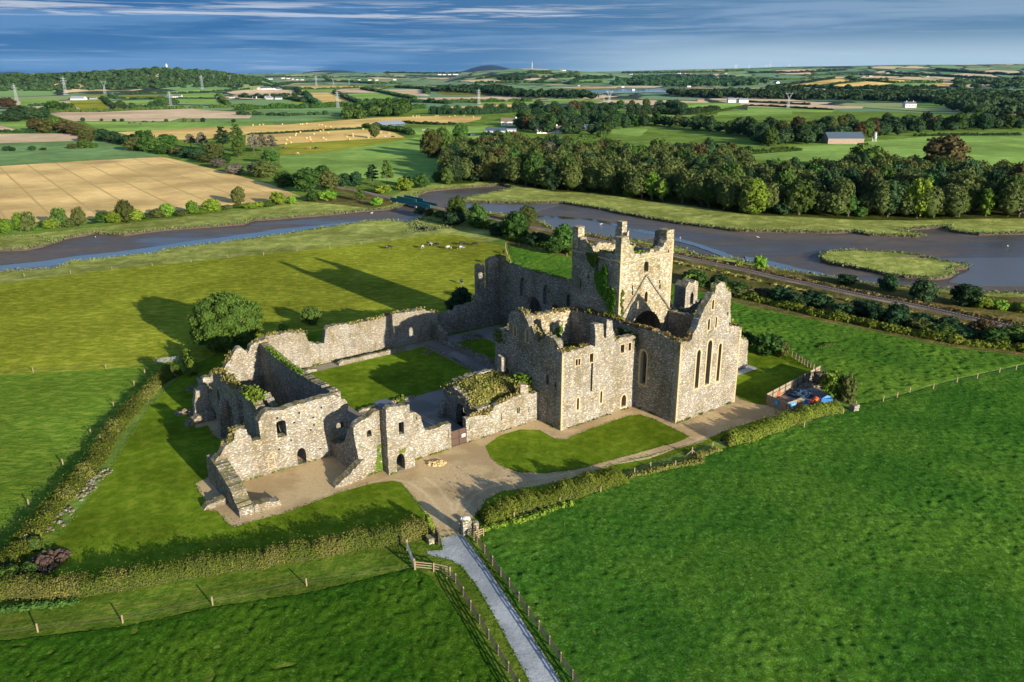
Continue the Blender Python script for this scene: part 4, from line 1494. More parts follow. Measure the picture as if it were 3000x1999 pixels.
for i in (3, 4, 5, 6, 7):
    surround('window_surround', block, 'a', 10.3, 1, dh[i], .14, .04, .4)
mb = MB()
d0 = min(p[0] for p in dh[2])
d1 = max(p[0] for p in dh[2])
zt = max(p[1] for p in dh[2])
for k in range(6):
    s_ = d0 + (d1 - d0) * (k + .5) / 6
    X, Y = W(10.7, s_)
    mb.bar((X, Y, 0), (X, Y, zt - .25 - abs(k - 2.5) * .16), .05)
for zz in (.5, 1.3, 2.1):
    mb.bar((*W(10.7, d0), zz), (*W(10.7, d1), zz), .06)
mb.build('iron_gate', M['iron'], block)
quoins(block, 10.3, -18.3, 1, 1, 14.1, seed=6)
f = lambda q: pb(-18.3, q)
sp = [(11.62, -.3), (11.62, 15.7)] + [f(z4(*q)) for q in [(1150, 530), (1100, 490), (1045, 455), (1010, 500), (985, 525), (955, 530), (925, 440), (900, 400), (880, 385), (845, 300), (820, 240), (750, 208), (690, 215), (662, 268), (660, 440), (620, 430), (560, 400), (527, 412)]] + [(30.2, -.3)]
sh_ = [archpx(f, z4(712, 470), z4(740, 478), z4(727, 368)), archpx(f, z4(835, 530), z4(868, 540), z4(853, 398)),
       rect(f, z4(1066, 704), z4(1083, 768)), rect(f, z4(1088, 706), z4(1105, 772)), rect(f, z4(1075, 500), z4(1090, 575)), rect(f, z4(1098, 506), z4(1110, 580)),
       archpx(f, z4(625, 935), z4(676, 945), z4(652, 790)), archpx(f, z4(876, 968), z4(900, 975), z4(888, 872)),
       archpx(f, z4(1038, 962), z4(1070, 966), z4(1055, 862)), rect(f, z4(1132, 940), z4(1150, 995))]
wall('side_wall', block, 'b', -18.3, 1.3, sp, sh_, 'stone_dark', .32, .42, 42)
for i in (0, 1, 6):
    surround('window_surround', block, 'b', -18.3, 1, sh_[i], .18, .05, .5)
for i in (2, 3, 4, 5):
    surround('window_surround', block, 'b', -18.3, 1, sh_[i], .1, .04, .3)
for q0, q1 in (((790, 490), (940, 825)), ((660, 440), (700, 385)), ((590, 550), (640, 480)), ((1150, 530), (1215, 640))):
    p, q = f(z4(*q0)), f(z4(*q1))
    mb = MB()
    mb.bar((*W(p[0], -18.42), p[1]), (*W(q[0], -18.42), q[1]), .22, .26)
    mb.build('drip_course', M['stone_dark'], block)
inner = [(-16.95, -.3), (-16.95, 13.6), (-13, 14.6), (-10.6, 15.0), (-5, 15.0), (-1, 14.6), (-.05, 14.5), (-.05, -.3)]
wall('rear_wall', block, 'a', 28.9, 1.3, inner, [arch(-8.2, 1.3, 8.5, 10.5, 12.0), arch(-12.5, .5, 10.5, 12, 12.8)], 'stone_tower', .35, .5, 43)
wall('partition_wall', block, 'a', 21.5, 1.1, [(-17, -.3), (-17, 14.0), (-14.5, 12.2), (-13, 9.8), (-11, 9.4), (-10.8, 15.2), (-8.6, 15.6), (-8.2, 10.2), (-6, 8.2), (-.05, 8.4), (-.05, -.3)], [], 'stone_tower', .4, .5, 44)
ivy_patch('ivy', block, 'a', 21.5, 1, [(-10.7, 9.5), (-8.7, 9.0), (-8.7, 15), (-10.6, 14.6)], 420, .28, seed=5)
ivy_patch('ivy', block, 'b', -.1, 1, [(10, 12.2), (14.5, 11.5), (15, 14.8), (9.6, 14.2)], 700, .36, 'leaf_green', seed=6, deep=.6)
ivy_patch('ivy', block, 'b', -18.3, 1, [(26.2, 12), (30, 11.5), (30, 13.6), (28, 14.2)], 160, .3, seed=7)
wall('floor_stub', block, 'a', 13.2, .9, [(-17, 7), (-17, 12.2), (-14, 11.6), (-11, 12.0), (-11, 7)], [], 'stone', .4, .5, 45)
mb = MB()
fbox(mb, 11.8, 28.8, -16.9, -.2, 7.0, 7.6)
mb.build('upper_floor', M['scrubfloor'], block)
tufts('wall_weeds', block, wp3('a', 10.9, dp[1:8]) + wp3('a', 10.9, dp[-6:-1]) + wp3('a', 29.5, inner[1:-1]) + wp3('b', -17.6, sp[4:14]), 1500, .42, 'dry', 15, .3, .35)
tufts('wall_weeds', block, [[(*W(a, b), 7.7) for b in (-16, -1)] for a in (13, 15, 18, 20, 24, 26)], 1600, .6, 'hedge', 16, .8, .7)
ivy_patch('ivy', block, 'b', -17.2, -1, [(22, 12), (26, 12), (26, 18), (22, 18)], 260, .3, 'hedge_green', seed=8)

# ================================================================== boundary wall with gate
gw = thing('cloister_boundary_wall', W(16.5, -26), 'lower rubble wall with slit windows between the iron gates and the tall range', 'wall')
f = lambda q: pa(16.5, q)
wp_ = [(-34.2, -.3)] + [f(z3(*q)) for q in [(1412, 508), (1480, 485), (1600, 455), (1705, 443), (1715, 415), (1745, 385), (1765, 352), (1900, 290), (2040, 228), (2056, 215), (2062, 106), (2143, 112), (2148, 215), (2232, 206)]] + [(-18.35, -.3)]
wp_[1] = (-34.2, wp_[1][1])
wp_[-2] = (-18.35, wp_[-2][1])
wall('masonry', gw, 'a', 16.5, 1.0, wp_, [rect(f, z3(1466, 562), z3(1474, 632)), rect(f, z3(1837, 440), z3(1847, 516)), rect(f, z3(2019, 378), z3(2031, 436)), rect(f, z3(2037, 372), z3(2049, 430)), rect(f, z3(2151, 340), z3(2158, 420))], 'stone', .18, .45, 51)
tufts('wall_weeds', gw, wp3('a', 17, wp_[2:-4]), 500, .4, 'dry', 52, .3, .4)
room = thing('vaulted_room', W(22, -25), 'vaulted stone room with long yellow grass growing over its roof', 'ruin')
wall('side_wall', room, 'b', -31.2, 1.2, [(17.55, -.3), (17.6, 3.8), (19.5, 5.2), (22, 6.4), (25, 6.8), (27.4, 5.6), (27.4, -.3)], [arch(22.5, 1.6, 0, 2.6, 4.4)], 'stone_dark', .4, .45, 53)
wall('end_wall', room, 'a', 27.5, 1.2, [(-32.6, -.3), (-31.2, 3.2), (-30, 5.0), (-29, 6.6), (-24, 6.8), (-19, 6.6), (-18.4, -.3)], [], 'stone', .4, .45, 54)
# overgrown vault top
mb = MB()
NA, NB = 22, 26
for i in range(NA + 1):
    for j in range(NB + 1):
        a = 17.4 + (28.4 - 17.4) * i / NA
        b = -30.9 + (30.9 - 18.35) * j / NB
        e = min(i / NA, 1 - i / NA, j / NB * 1.2)
        z = 5.7 + .9 * min(1, e * 5) + .5 * mnoise.noise(Vector((a * .3, b * .3, 2))) - (1.9 * (1 - min(1, i / 7)) if j < 20 else .6 * (1 - min(1, i / 5)))
        mb.v.append((*W(a, b), z))
for i in range(NA):
    for j in range(NB):
        p = i * (NB + 1) + j
        mb.f.append((p, p + 1, p + NB + 2, p + NB + 1))
topmesh = mb.build('roof', M['scrubfloor'], room, True)
mb2 = MB()
fbox(mb2, 17.6, 28.3, -31.1, -18.4, 4.0, 5.0)
mb2.build('vault', M['stone_dark'], room)
rng0 = np.random.default_rng(9)
Pt = []
for v in mb.v:
    for _ in range(9):
        Pt.append((v[0] + rng0.normal() * .3, v[1] + rng0.normal() * .3, v[2] + rng0.uniform(0, .32)))
Pt = np.array(Pt)
me = leaf_mesh('roof_grass', Pt, np.stack([rng0.normal(size=len(Pt)), rng0.normal(size=len(Pt)), rng0.normal(size=len(Pt)) * .4], 1), .3 * rng0.uniform(.5, 1.3, len(Pt)), 3)
me.transform(Matrix.Translation((-room.location.x, -room.location.y, 0)))
mesh_obj('roof_grass', me, M['yellow_grass'], room)
me = leaf_mesh('bush', np.stack([rng0.normal(size=420) * .7 + W(19.6, -19.6)[0], rng0.normal(size=420) * .7 + W(19.6, -19.6)[1], rng0.uniform(6, 8.2, 420)], 1), rng0.normal(size=(420, 3)), .4 * rng0.uniform(.5, 1.3, 420), 4)
me.transform(Matrix.Translation((-room.location.x, -room.location.y, 0)))
mesh_obj('shrubs', me, M['hedge_green'], room)
wall('corner_shaft', room, 'b', -19.9, 1.0, [(25.6, 5), (25.6, 9.6), (26.8, 9.9), (27.1, 5)], [], 'stone', .2, .4, 55)

# ================================================================== gatehouse ruin
gh = thing('gatehouse_ruin', W(16, -48), 'tall broken stone front with a projecting bay and small arched door', 'ruin')
f = lambda q: pa(16.2, q)
rp = [(-45.55, -.3), (-45.55, 8.4)] + [f(z3(*q)) for q in [(800, 430), (860, 427), (885, 450), (912, 465), (918, 520), (935, 560), (960, 632), (1040, 615), (1100, 600), (1180, 562), (1264, 552)]] + [(-37.4, -.3)]
rp[-2] = (-37.4, rp[-2][1])
wall('right_wall', gh, 'a', 16.2, 1.1, rp, [archpx(f, z3(787, 568), z3(806, 566), z3(796, 502)), rect(f, z3(858, 480), z3(870, 503)), rect(f, z3(872, 568), z3(884, 582)), rect(f, z3(1226, 632), z3(1234, 712))], 'stone', .2, .42, 61)
f = lambda q: pa(14.3, q)
bp = [(-50.4, -.3), (-50.35, 11.1)] + [f(z3(*q)) for q in [(540, 368), (600, 360), (650, 352), (655, 362), (770, 350), (776, 400), (780, 480)]] + [(-45.6, 8.0), (-45.6, -.3)]
bh_ = [rect(f, z3(657, 548), z3(722, 668)), archpx(f, z3(640, 1108), z3(733, 1080), z3(690, 895))]
wall('bay_front', gh, 'a', 14.3, 1.0, bp, bh_, 'stone', .2, .42, 62)
wall('bay_side', gh, 'b', -50.4, .9, [(15.33, -.3), (15.33, 10.9), (17.3, 10.6), (19.5, 9.6), (19.5, -.3)], [], 'stone_dark', .2, .42, 63)
wall('bay_side', gh, 'b', -46.5, .9, [(15.33, -.3), (15.33, 10.4), (17.3, 9.6), (18.5, 8.5), (18.5, -.3)], [], 'stone_dark', .2, .42, 64)
f = lambda q: pa(16.2, q)
lp = [(-53.6, -.3), (-54.4, 3.0), (-54.9, 6.5), (-55.0, 8.6), (-54.0, 9.3), (-52.6, 9.7), (-51.4, 10.3), (-50.45, 10.4), (-50.45, -.3)]
wall('left_wall', gh, 'a', 16.2, 1.3, lp, [archpx(f, z3(293, 705), z3(350, 700), z3(322, 625))], 'stone', .2, .42, 65)
wall('return_wall', gh, 'b', -54.6, 1.4, [(17.55, -.3), (17.6, 8.6), (19, 7.5), (20.5, 4.6), (23, 3.0), (26, 2.6), (26, -.3)], [], 'stone_dark', .4, .45, 66)
wall('rubble_tail', gh, 'a', 15.4, 1.5, [(-59.2, -.3), (-58.8, .5), (-57, 1.2), (-55.5, 2.2), (-54.4, 3.2), (-53.7, 3.0), (-53.7, -.3)], [], 'rubble', .25, .35, 67)
mb = MB()
fbox(mb, 15.4, 19.2, -50.3, -45.7, 8.9, 9.3)
fbox(mb, 15.5, 18.6, -50.2, -47.8, 10.5, 10.9)
mb.build('capping', M['slate'], gh)
tufts('wall_weeds', gh, wp3('a', 16.4, [(-48, 10.9), (-46.4, 10.6)]), 260, .5, 'hedge', 68, .5, 1.0)
ivy_patch('ivy', gh, 'a', 16.2, 1, [(-51.8, 0), (-50.5, 0), (-50.5, 4.6), (-51.1, 4.6)], 260, .22, 'hedge_green', seed=9, deep=.2)
ivy_patch('ivy', gh, 'a', 14.3, 1, [(-48.4, 3.1), (-47.2, 3.1), (-47.3, 3.7), (-48.2, 3.7)], 90, .2, 'hedge_green', seed=10, deep=.2)

# ================================================================== refectory ruin
rf = thing('refectory_ruin', W(42, -60), 'broken four-sided stone hall with a big arched window high in its front wall', 'ruin')
f = lambda q: pa(26, q)
rp = [(-73.4, -.3), (-73.4, 4.4)] + [f(z2(*q)) for q in [(395, 690), (430, 620), (480, 585), (535, 540), (540, 440), (600, 412), (672, 425), (690, 490), (722, 500), (733, 568), (818, 548), (850, 535)]]
rp += [(-66.0, 6.5)] + [f(z2(*q)) for q in [(812, 345), (850, 262), (920, 212), (1090, 207), (1180, 167), (1350, 122), (1500, 75), (1650, 40), (1750, 55), (1825, 100), (1845, 150)]] + [(-51.2, 7.4), (-50.8, 5.0), (-50.4, 2.0), (-50.4, -.3)]
winr = archpx(f, z2(1032, 528), z2(1140, 490), z2(1098, 315), spring=f(z2(1030, 362))[1])
rh = [winr, archpx(f, z2(1266, 835), z2(1368, 800), z2(1325, 632)), archpx(f, z2(1757, 408), z2(1800, 400), z2(1778, 330))]
for x, y in [(1028, 297), (1222, 348), (1442, 288), (1450, 377), (1535, 175), (1412, 432), (1188, 550), (1048, 655), (1280, 238), (1525, 648)]:
    c_ = f(z2(x, y))
    rh.append([(c_[0] - .16, c_[1] - .16), (c_[0] + .16, c_[1] - .16), (c_[0] + .16, c_[1] + .16), (c_[0] - .16, c_[1] + .16)])
wall('front_wall', rf, 'a', 26, 1.5, rp, rh, 'stone', .2, .42, 71)
nic = archpx(f, z2(935, 872), z2(1000, 858), z2(965, 705))
mb = MB()
wall('blocked_door', rf, 'a', 25.93, .06, offset_loop(nic, .12), [nic], 'sandstone', 0, 9, 72, True, 0)
wall('long_wall', rf, 'b', -53.0, 1.5, [(27.55, -.3), (27.6, 10.2), (33, 9.8), (40, 9.4), (48, 9.2), (54, 9.6), (60.4, 9.9), (60.4, -.3)], [], 'stone_dark', .2, .5, 73)
f = lambda q: pa(60.5, q)
wpp = [(-65, -.3), (-65, 5.2), (-62.5, 5.4)] + [f(z1(*q)) for q in [(290, 690), (330, 612), (375, 545), (420, 482), (450, 482), (470, 500), (500, 530), (530, 462), (600, 422)]] + [(-51.5, 10.6), (-51.5, -.3)]
wall('end_wall', rf, 'a', 60.5, 1.4, wpp, [arch(-58.0, 1.2, 0, 1.8, 2.9)], 'stone', .35, .45, 74)
wall('side_wall', rf, 'b', -65.2, 1.5, [(27.55, -.3), (27.55, 6.2), (28.2, 9.2), (30.2, 10.9), (34, 11.0), (35.4, 9.5), (35.8, 3.4), (38, 2.6), (38.4, 8.4), (39.6, 9.9), (44, 10.0), (50.4, 9.8), (51, 6.4), (53, 4.2), (60.4, 4.0), (60.4, -.3)], [arch(42.5, .8, 1, 5, 6), arch(48.5, .7, 2, 6, 7)], 'stone_dark', .4, .45, 75)
wall('cross_wall', rf, 'b', -62.0, 1.2, [(27.6, -.3), (27.6, 4.5), (30, 8.0), (34, 9.6), (36.5, 9.4), (37, -.3)], [], 'stone_dark', .4, .45, 76)
wall('buttress', rf, 'a', 54.4, 1.3, [(-68.2, -.3), (-67.9, 3.0), (-67.4, 5.4), (-66.6, 6.0), (-65.3, 6.2), (-65.3, -.3)], [], 'stone', .2, .4, 77)
wall('buttress', rf, 'a', 43.2, 1.6, [(-67.2, -.3), (-66.8, 4.0), (-66.2, 6.4), (-65.3, 6.6), (-65.3, -.3)], [], 'stone_dark', .3, .4, 78)
wall('buttress', rf, 'a', 36.4, 1.8, [(-67.6, -.3), (-67.2, 1.6), (-66.2, 2.4), (-65.3, 2.6), (-65.3, -.3)], [], 'stone_dark', .3, .4, 79)
wall('rubble_spur', rf, 'a', 52.0, 1.6, [(-70.6, -.3), (-70, .6), (-68, 1.5), (-65.3, 1.7), (-65.3, -.3)], [], 'rubble', .25, .35, 80)
tufts('wall_weeds', rf, wp3('b', -64.4, [(28.5, 9.4), (30.5, 11), (34.5, 11)]), 800, .5, 'hedge', 81, .55, .9)
tufts('wall_weeds', rf, wp3('b', -64.4, [(40, 10), (44, 10.1), (50, 9.9)]), 900, .45, 'dry', 82, .5, .5)
tufts('wall_weeds', rf, wp3('b', -52.6, [(36, 9.5), (48, 9.3), (60, 9.9)]), 1500, .32, 'hedge_green', 83, .3, .3)
tufts('wall_weeds', rf, wp3('a', 61.2, wpp[2:-2]) + wp3('a', 26.7, rp[3:9]), 500, .4, 'dry', 84, .4, .3)
# ruined corner building in front of it
lc = thing('ruined_corner_walls', W(22, -72), 'low broken corner of rubble walls stepping down on the bare gravel', 'ruin')
wall('outer_wall', lc, 'b', -73.5, 2.1, [(15.7, -.3), (15.7, 1.1), (17.5, 1.9), (19.1, 3.2), (21.1, 3.7), (23, 4.1), (25.9, 4.6), (29.4, 4.4), (29.6, -.3)], [], 'stone_dark', .2, .35, 91)
wall('low_wall', lc, 'a', 15.7, 1.4, [(-71.35, -.3), (-71.35, 1.3), (-69, 1.1), (-67.6, .9), (-67.4, -.3)], [], 'rubble', .2, .35, 92)
wall('spur', lc, 'a', 20.9, 1.3, [(-77.2, -.3), (-76.6, .5), (-75, .9), (-73.55, 1.1), (-73.55, -.3)], [], 'rubble', .2, .35, 93)

# ================================================================== cloister range wall and low walls
cw = thing('cloister_range_wall', W(67.5, -28), 'long pale cloister wall with a broken gap and ragged grassy top', 'wall')
f = lambda q: pa(67.5, q)
cp = [(-50.3, -.3), (-50.3, 8.1)] + [f(z1(*q)) for q in [(650, 395), (700, 380), (800, 362), (850, 358), (940, 352), (978, 356), (992, 400), (1010, 430), (1040, 447), (1140, 447), (1150, 340), (1175, 310), (1210, 300), (1300, 288), (1400, 282), (1500, 262), (1600, 242), (1650, 215), (1750, 195), (1900, 175), (1980, 160), (2010, 178), (2060, 186), (2084, 202)]] + [(-7.8, -.3)]
wall('masonry', cw, 'a', 67.5, 1.4, cp, [], 'stone', .25, .42, 101)
wall('link_wall', cw, 'b', -51.6, 1.3, [(61.95, -.3), (61.95, 10), (64, 9.4), (67.4, 8.4), (67.4, -.3)], [], 'stone', .3, .45, 102)
wall('low_end', cw, 'b', -9.6, 1.2, [(62, -.3), (62, 3.0), (64, 3.6), (67.4, 4.8), (67.4, -.3)], [], 'stone_dark', .3, .45, 103)
tufts('wall_weeds', cw, wp3('a', 68.2, cp[2:9]) + wp3('a', 68.2, cp[14:-1]), 1100, .36, 'dry', 104, .35, .3)
tufts('wall_weeds', cw, wp3('a', 67.2, [(-45, .1), (-20, .1)]), 300, .35, 'hedge_green', 105, .3, .3)
def curb(name, label, a0, b0, a1, b1, h, w, seed, m='rubble', amp=.12):
    """low dry rubble wall"""
    ax = 'a' if abs(a1 - a0) < abs(b1 - b0) else 'b'
    t = thing(name, W((a0 + a1) / 2, (b0 + b1) / 2), label, 'low wall')
    if ax == 'a':
        wall('masonry', t, 'a', a0, w, [(b0, -.2), (b0, h * .6), (b0 + .8, h), (b1 - .8, h * .9), (b1, h * .6), (b1, -.2)], [], m, amp, .35, seed)
    else:
        wall('masonry', t, 'b', b0, w, [(a0, -.2), (a0, h * .6), (a0 + .8, h), (a1 - .8, h * .9), (a1, h * .6), (a1, -.2)], [], m, amp, .35, seed)
    return t


curb('garth_wall', 'sunlit knee-high rubble wall along the far side of the cloister lawn', 64.1, -35, 64.1, -18.5, .95, .8, 1, 'stone')
curb('garth_wall', 'short stub of low wall by the near end of the cloister lawn', 64.1, -43, 64.1, -40, .7, .8, 2, 'stone')
curb('garth_wall', 'low shaded kerb wall between the cloister lawn and the church', 41, -13.6, 64, -13.6, .5, .6, 3)
curb('garth_wall', 'low kerb wall behind the gatehouse along the near side of the cloister lawn', 39, -43, 39, -31, .5, .6, 4)
curb('foundation_wall', 'dark rubble foundation running along the open side of the nave', 43, -9.4, 65.5, -9.4, 1.1, 1.5, 5, 'rubble', .3)
# stone basin and rubble heaps
bs = thing('stone_basin', W(51.2, -43.6), 'round broken stone basin at the corner of the cloister lawn', 'basin')
mb = MB()
rnd = random.Random(4)
n = 18
ring = []
for k in range(n):
    t = 2 * math.pi * k / n
    hh = .75 + .25 * math.sin(t * 2 + 1) + rnd.uniform(-.08, .08)
    for r_, z in ((1.9, 0), (2.0, hh), (1.45, hh - .05), (1.3, .25)):
        mb.v.append((math.cos(t) * r_, math.sin(t) * r_, z))
for k in range(n):
    a, b = k * 4, ((k + 1) % n) * 4
    for q in range(3):
        mb.f.append((a + q, b + q, b + q + 1, a + q + 1))
mb.f.append(tuple(k * 4 + 3 for k in range(n)))
local('bowl', mb, M['rubble'], bs)


def stone_heap(name, label, loc, rx, ry, h, n, s, seed, m='rubble', cat='rubble heap'):
    rnd = random.Random(seed)
    t = thing(name, loc, label, cat)
    mb = MB()
    iv, fi = ico(1)
    for _ in range(n):
        while True:
            x, y = rnd.uniform(-1, 1), rnd.uniform(-1, 1)
            if x * x + y * y < 1:
                break
        z = h * (1 - (x * x + y * y)) * rnd.uniform(.2, 1)
        sx, sy, sz = (s * rnd.uniform(.5, 1.3) for _ in range(3))
        a = rnd.uniform(0, 6.28)
        vs = []
        for v in iv:
            k = 1 + rnd.uniform(-.18, .18)
            X, Y, Z = v[0] * sx * k, v[1] * sy * k, v[2] * sz * .7 * k
            vs.append((x * rx + X * math.cos(a) - Y * math.sin(a), y * ry + X * math.sin(a) + Y * math.cos(a), z + Z))
        mb.add(vs, [tuple(int(q) for q in f_) for f_ in fi])
    local('stones', mb, M[m], t)
    return t


stone_heap('rubble_heap', 'heap of loose stones on the shaded nave floor', (*W(62.5, -1), 0), 2.6, 2.0, 1.0, 70, .45, 1)
stone_heap('rubble_heap', 'small scatter of stones on the shaded cloister lawn', (*W(60, -15.4), 0), 1.2, .9, .3, 16, .28, 2)
stone_heap('rubble_heap', 'pile of grey stones in the grass behind the hall end wall', (*W(68, -62), 0), 4.0, 2.0, 1.2, 90, .45, 3)
stone_heap('rubble_heap', 'blue-grey stones half buried beside the hall buttress', (*W(58, -68), 0), 2.6, 1.6, .5, 40, .5, 4)
t = stone_heap('rubble_block', 'squat block of fallen masonry behind the gatehouse wall', (*W(22.5, -41.2), 0), .7, .7, 1.6, 26, .5, 5, 'stone')
stone_heap('straw_heap', 'flattened heap of yellow straw on the gravel by the gatehouse', (*W(13.0, -42.4), 0), 1.5, .9, .25, 60, .35, 6, 'straw', 'straw heap')

# ================================================================== iron gates and gateway
tufts('base_weeds', gh, wp3('a', 15.9, [(-53.5, 0), (-50.6, 0)]) + wp3('a', 14.1, [(-50.4, 0), (-49, 0)]) + wp3('a', 16.0, [(-45, 0), (-38, 0)]), 260, .26, 'hedge_green', 120, .12, .25)
tufts('base_weeds', rf, wp3('a', 25.8, [(-72, 0), (-51, 0)]), 260, .24, 'hedge_green', 121, .12, .25)
tufts('base_weeds', gw, wp3('a', 16.3, [(-34, 0), (-18.4, 0)]), 160, .22, 'hedge_green', 122, .1, .2)
tufts('base_weeds', church, wp3('a', -.15, [(.2, 0), (16.6, 0)]) + wp3('b', -.15, [(.2, 0), (10, 0)]), 360, .3, 'hedge_green', 123, .12, .35)
tufts('base_weeds', block, wp3('a', 10.1, [(-18, 0), (-.5, 0)]) + wp3('b', -18.45, [(10.5, 0), (16.3, 0)]), 220, .24, 'hedge_green', 124, .1, .25)
gt = thing('iron_gates', W(16.2, -35.8), 'pair of dark iron gates with a white notice between rubble walls', 'gate')
mb = MB()
for b in (-37.3, -35.75, -34.3):
    mb.bar((*W(16.3, b), 0), (*W(16.3, b), 3.0), .10)
for z in (.15, 1.5, 2.95):
    mb.bar((*W(16.3, -37.3), z), (*W(16.3, -34.3), z), .08)
mb.build('gate_frame', M['iron'], gt)
mb = MB()
fbox(mb, 16.33, 16.36, -37.25, -34.35, .2, 2.9)
mb.build('gate_mesh', M['wood_dark'], gt)
mb = MB()
fbox(mb, 16.20, 16.24, -35.3, -34.55, 1.35, 1.95)
pan = mb.build('notice', M['white'], gt)
# ------------------------------------------------------------------ trees
def hgt(base, top):
    """height of an upright thing from its foot and top in the picture"""
    bx, by = GT(*base)
    a, b, c = ray(top[0], top[1])
    return max(.5, CAMH + c * by / b - T(bx, by))


def round_blobs(rnd, R, H, k, flat=1.0, low=.25):
    """a crown of k lobes in an egg of radius R, height H, resting at z=low*H"""
    out = []
    for i in range(k):
        t = (i + .5) / k
        ph = i * 2.39996 + rnd.uniform(-.4, .4)
        zz = 1 - 2 * t
        rr = math.sqrt(max(0, 1 - zz * zz))
        br = rnd.uniform(.30, .46) * R
        cx = rr * math.cos(ph) * (R - br) * rnd.uniform(.75, 1.08)
        cy = rr * math.sin(ph) * (R - br) * rnd.uniform(.75, 1.08)
        hz_ = H * (1 - low) / 2
        cz = H * low + hz_ + zz * (hz_ - br * .75) * rnd.uniform(.85, 1.05)
        out.append((cx, cy, cz, br, br * rnd.uniform(.72, .95) * flat))
    out.append((0, 0, H * low + H * (1 - low) * .48, R * .62, H * (1 - low) * .36))
    return out


CR = {}
rt = random.Random(77)
for i in range(8):
    CR['round', i] = blobs_crown('crown', 100 + i, round_blobs(rt, 5.0 * rt.uniform(.9, 1.1), 10.0, rt.choice((15, 18, 21)), low=rt.uniform(-.06, .06)), .62, 1.05)
for i in range(4):
    CR['bush', i] = blobs_crown('crown', 200 + i, round_blobs(rt, 5.6, 8.6, 11, low=-.06), .80, 1.0)
for i in range(4):   # upright crown
    CR['tall', i] = blobs_crown('crown', 300 + i, round_blobs(rt, 3.2, 11.0, 15, low=.08), .58, 1.0)
for i in range(3):   # tiered pine with gaps
    bl = []
    for k in range(9):
        z = 4.2 + k * .72
        r = 3.6 * (1 - (k / 11) ** 1.6)
        ph = rt.uniform(0, 6.28)
        for q in range(2 if k % 2 else 3):
            a = ph + q * 2.4
            bl.append((math.cos(a) * r * .55, math.sin(a) * r * .55, z, r * rt.uniform(.32, .48), .42))
    CR['pine', i] = blobs_crown('crown', 400 + i, bl, .5, .9)
for i in range(2):   # flat far bush, coarse
    CR['far', i] = blobs_crown('crown', 500 + i, round_blobs(rt, 5.4, 9.0, 8, low=.0), 1.25, .9)
TRUNK = {}
for i in range(3):
    mb = MB()
    mb.tube([(0, 0, -.3), (.1, 0, 2), (-.1, .15, 4.5), (.1, 0, 6.5)], [.42, .30, .22, .08], 7)
    for k in range(5):
        a = k * 1.3 + i
        mb.tube([(0, 0, 2.2 + k * .5), (math.cos(a) * 1.3, math.sin(a) * 1.3, 4 + k * .5), (math.cos(a) * 2.6, math.sin(a) * 2.6, 5.4 + k * .5)], [.15, .11, .04], 5)
    me = bpy.data.meshes.new('trunk')
    me.from_pydata(mb.v, [], mb.f)
    me.materials.append(M['bark'])
    TRUNK[i] = me
mb = MB()
mb.tube([(0, 0, -.3), (.1, 0, 4), (-.1, .1, 8), (0, 0, 10.6)], [.26, .2, .13, .04], 7)
for k in range(9):
    a = k * 2.4
    z = 3.4 + k * .75
    mb.tube([(0, 0, z), (math.cos(a) * 2.0, math.sin(a) * 2.0, z + .5)], [.08, .03], 4)
TRUNK['pine'] = bpy.data.meshes.new('trunk')
TRUNK['pine'].from_pydata(mb.v, [], mb.f)
TRUNK['pine'].materials.append(M['bark'])
LEAFKIND = {'green': 'leaf_green', 'dark': 'leaf_dark', 'olive': 'leaf_olive', 'russet': 'leaf_russet', 'bright': 'leaf_bright', 'grey': 'leaf_grey'}
tree_rnd = random.Random(5)
NTREE = [0]


def tree(loc, h, w, form, kind, label, group=None, name=None, trunk=True):
    """h total height, w crown width"""
    nm = name or {'round': 'broadleaf_tree', 'bush': 'bush', 'tall': 'broadleaf_tree', 'pine': 'pine_tree', 'far': 'broadleaf_tree'}[form]
    nv = {'round': 8, 'bush': 4, 'tall': 4, 'pine': 3, 'far': 2}[form]
    H0 = {'round': 10.0, 'bush': 8.6, 'tall': 11.0, 'pine': 11.0, 'far': 9.0}[form]
    W0 = {'round': 10.0, 'bush': 11.2, 'tall': 6.4, 'pine': 7.2, 'far': 10.8}[form]
    rz = tree_rnd.uniform(0, 6.28)
    sx, sz = w / W0, h / H0
    cat = 'bush' if form == 'bush' else 'tree'
    cm = M[LEAFKIND[kind]]
    me = CR[form, tree_rnd.randrange(nv)]
    NTREE[0] += 1
    if trunk:
        t = thing(nm, (loc[0], loc[1], loc[2] if len(loc) > 2 else 0), label, cat, group, rz)
        t.scale = (sx, sx, sz)
        mesh_obj('crown', me, cm, t, slot_obj=True)
        tm = TRUNK['pine'] if form == 'pine' else TRUNK[tree_rnd.randrange(3)]
        mesh_obj('trunk', tm, M['bark'], t)
        return t
    o = mesh_obj(nm, me, cm, None, (loc[0], loc[1], loc[2] if len(loc) > 2 else 0), slot_obj=True)
    o.scale = (sx, sx, sz)
    o.rotation_euler = (0, 0, rz)
    return tag(o, label, cat, group)


def ptree(bx, by, ty, wpx, form, kind, label, group=None, name=None, trunk=True):
    """tree from its foot (bx,by), top ty and width in the photograph"""
    X, Y = GT(bx, by)
    z = T(X, Y)
    h = hgt((bx, by), (bx, ty))
    a, b, c = ray(bx, by)
    t = Y / b
    w = wpx / FPX * t
    return tree((X, Y, z), h, w, form, kind, label, group, name, trunk)


CW = {'green': 'green', 'dark': 'dark green', 'olive': 'olive', 'russet': 'russet brown', 'bright': 'bright yellow-green', 'grey': 'grey-brown'}
# the big wood beyond the river
def in_poly(x, y, poly):
    ins = False
    j = len(poly) - 1
    for i in range(len(poly)):
        if (poly[i][1] > y) != (poly[j][1] > y) and x < (poly[j][0] - poly[i][0]) * (y - poly[i][1]) / (poly[j][1] - poly[i][1]) + poly[i][0]:
            ins = not ins
        j = i
    return ins


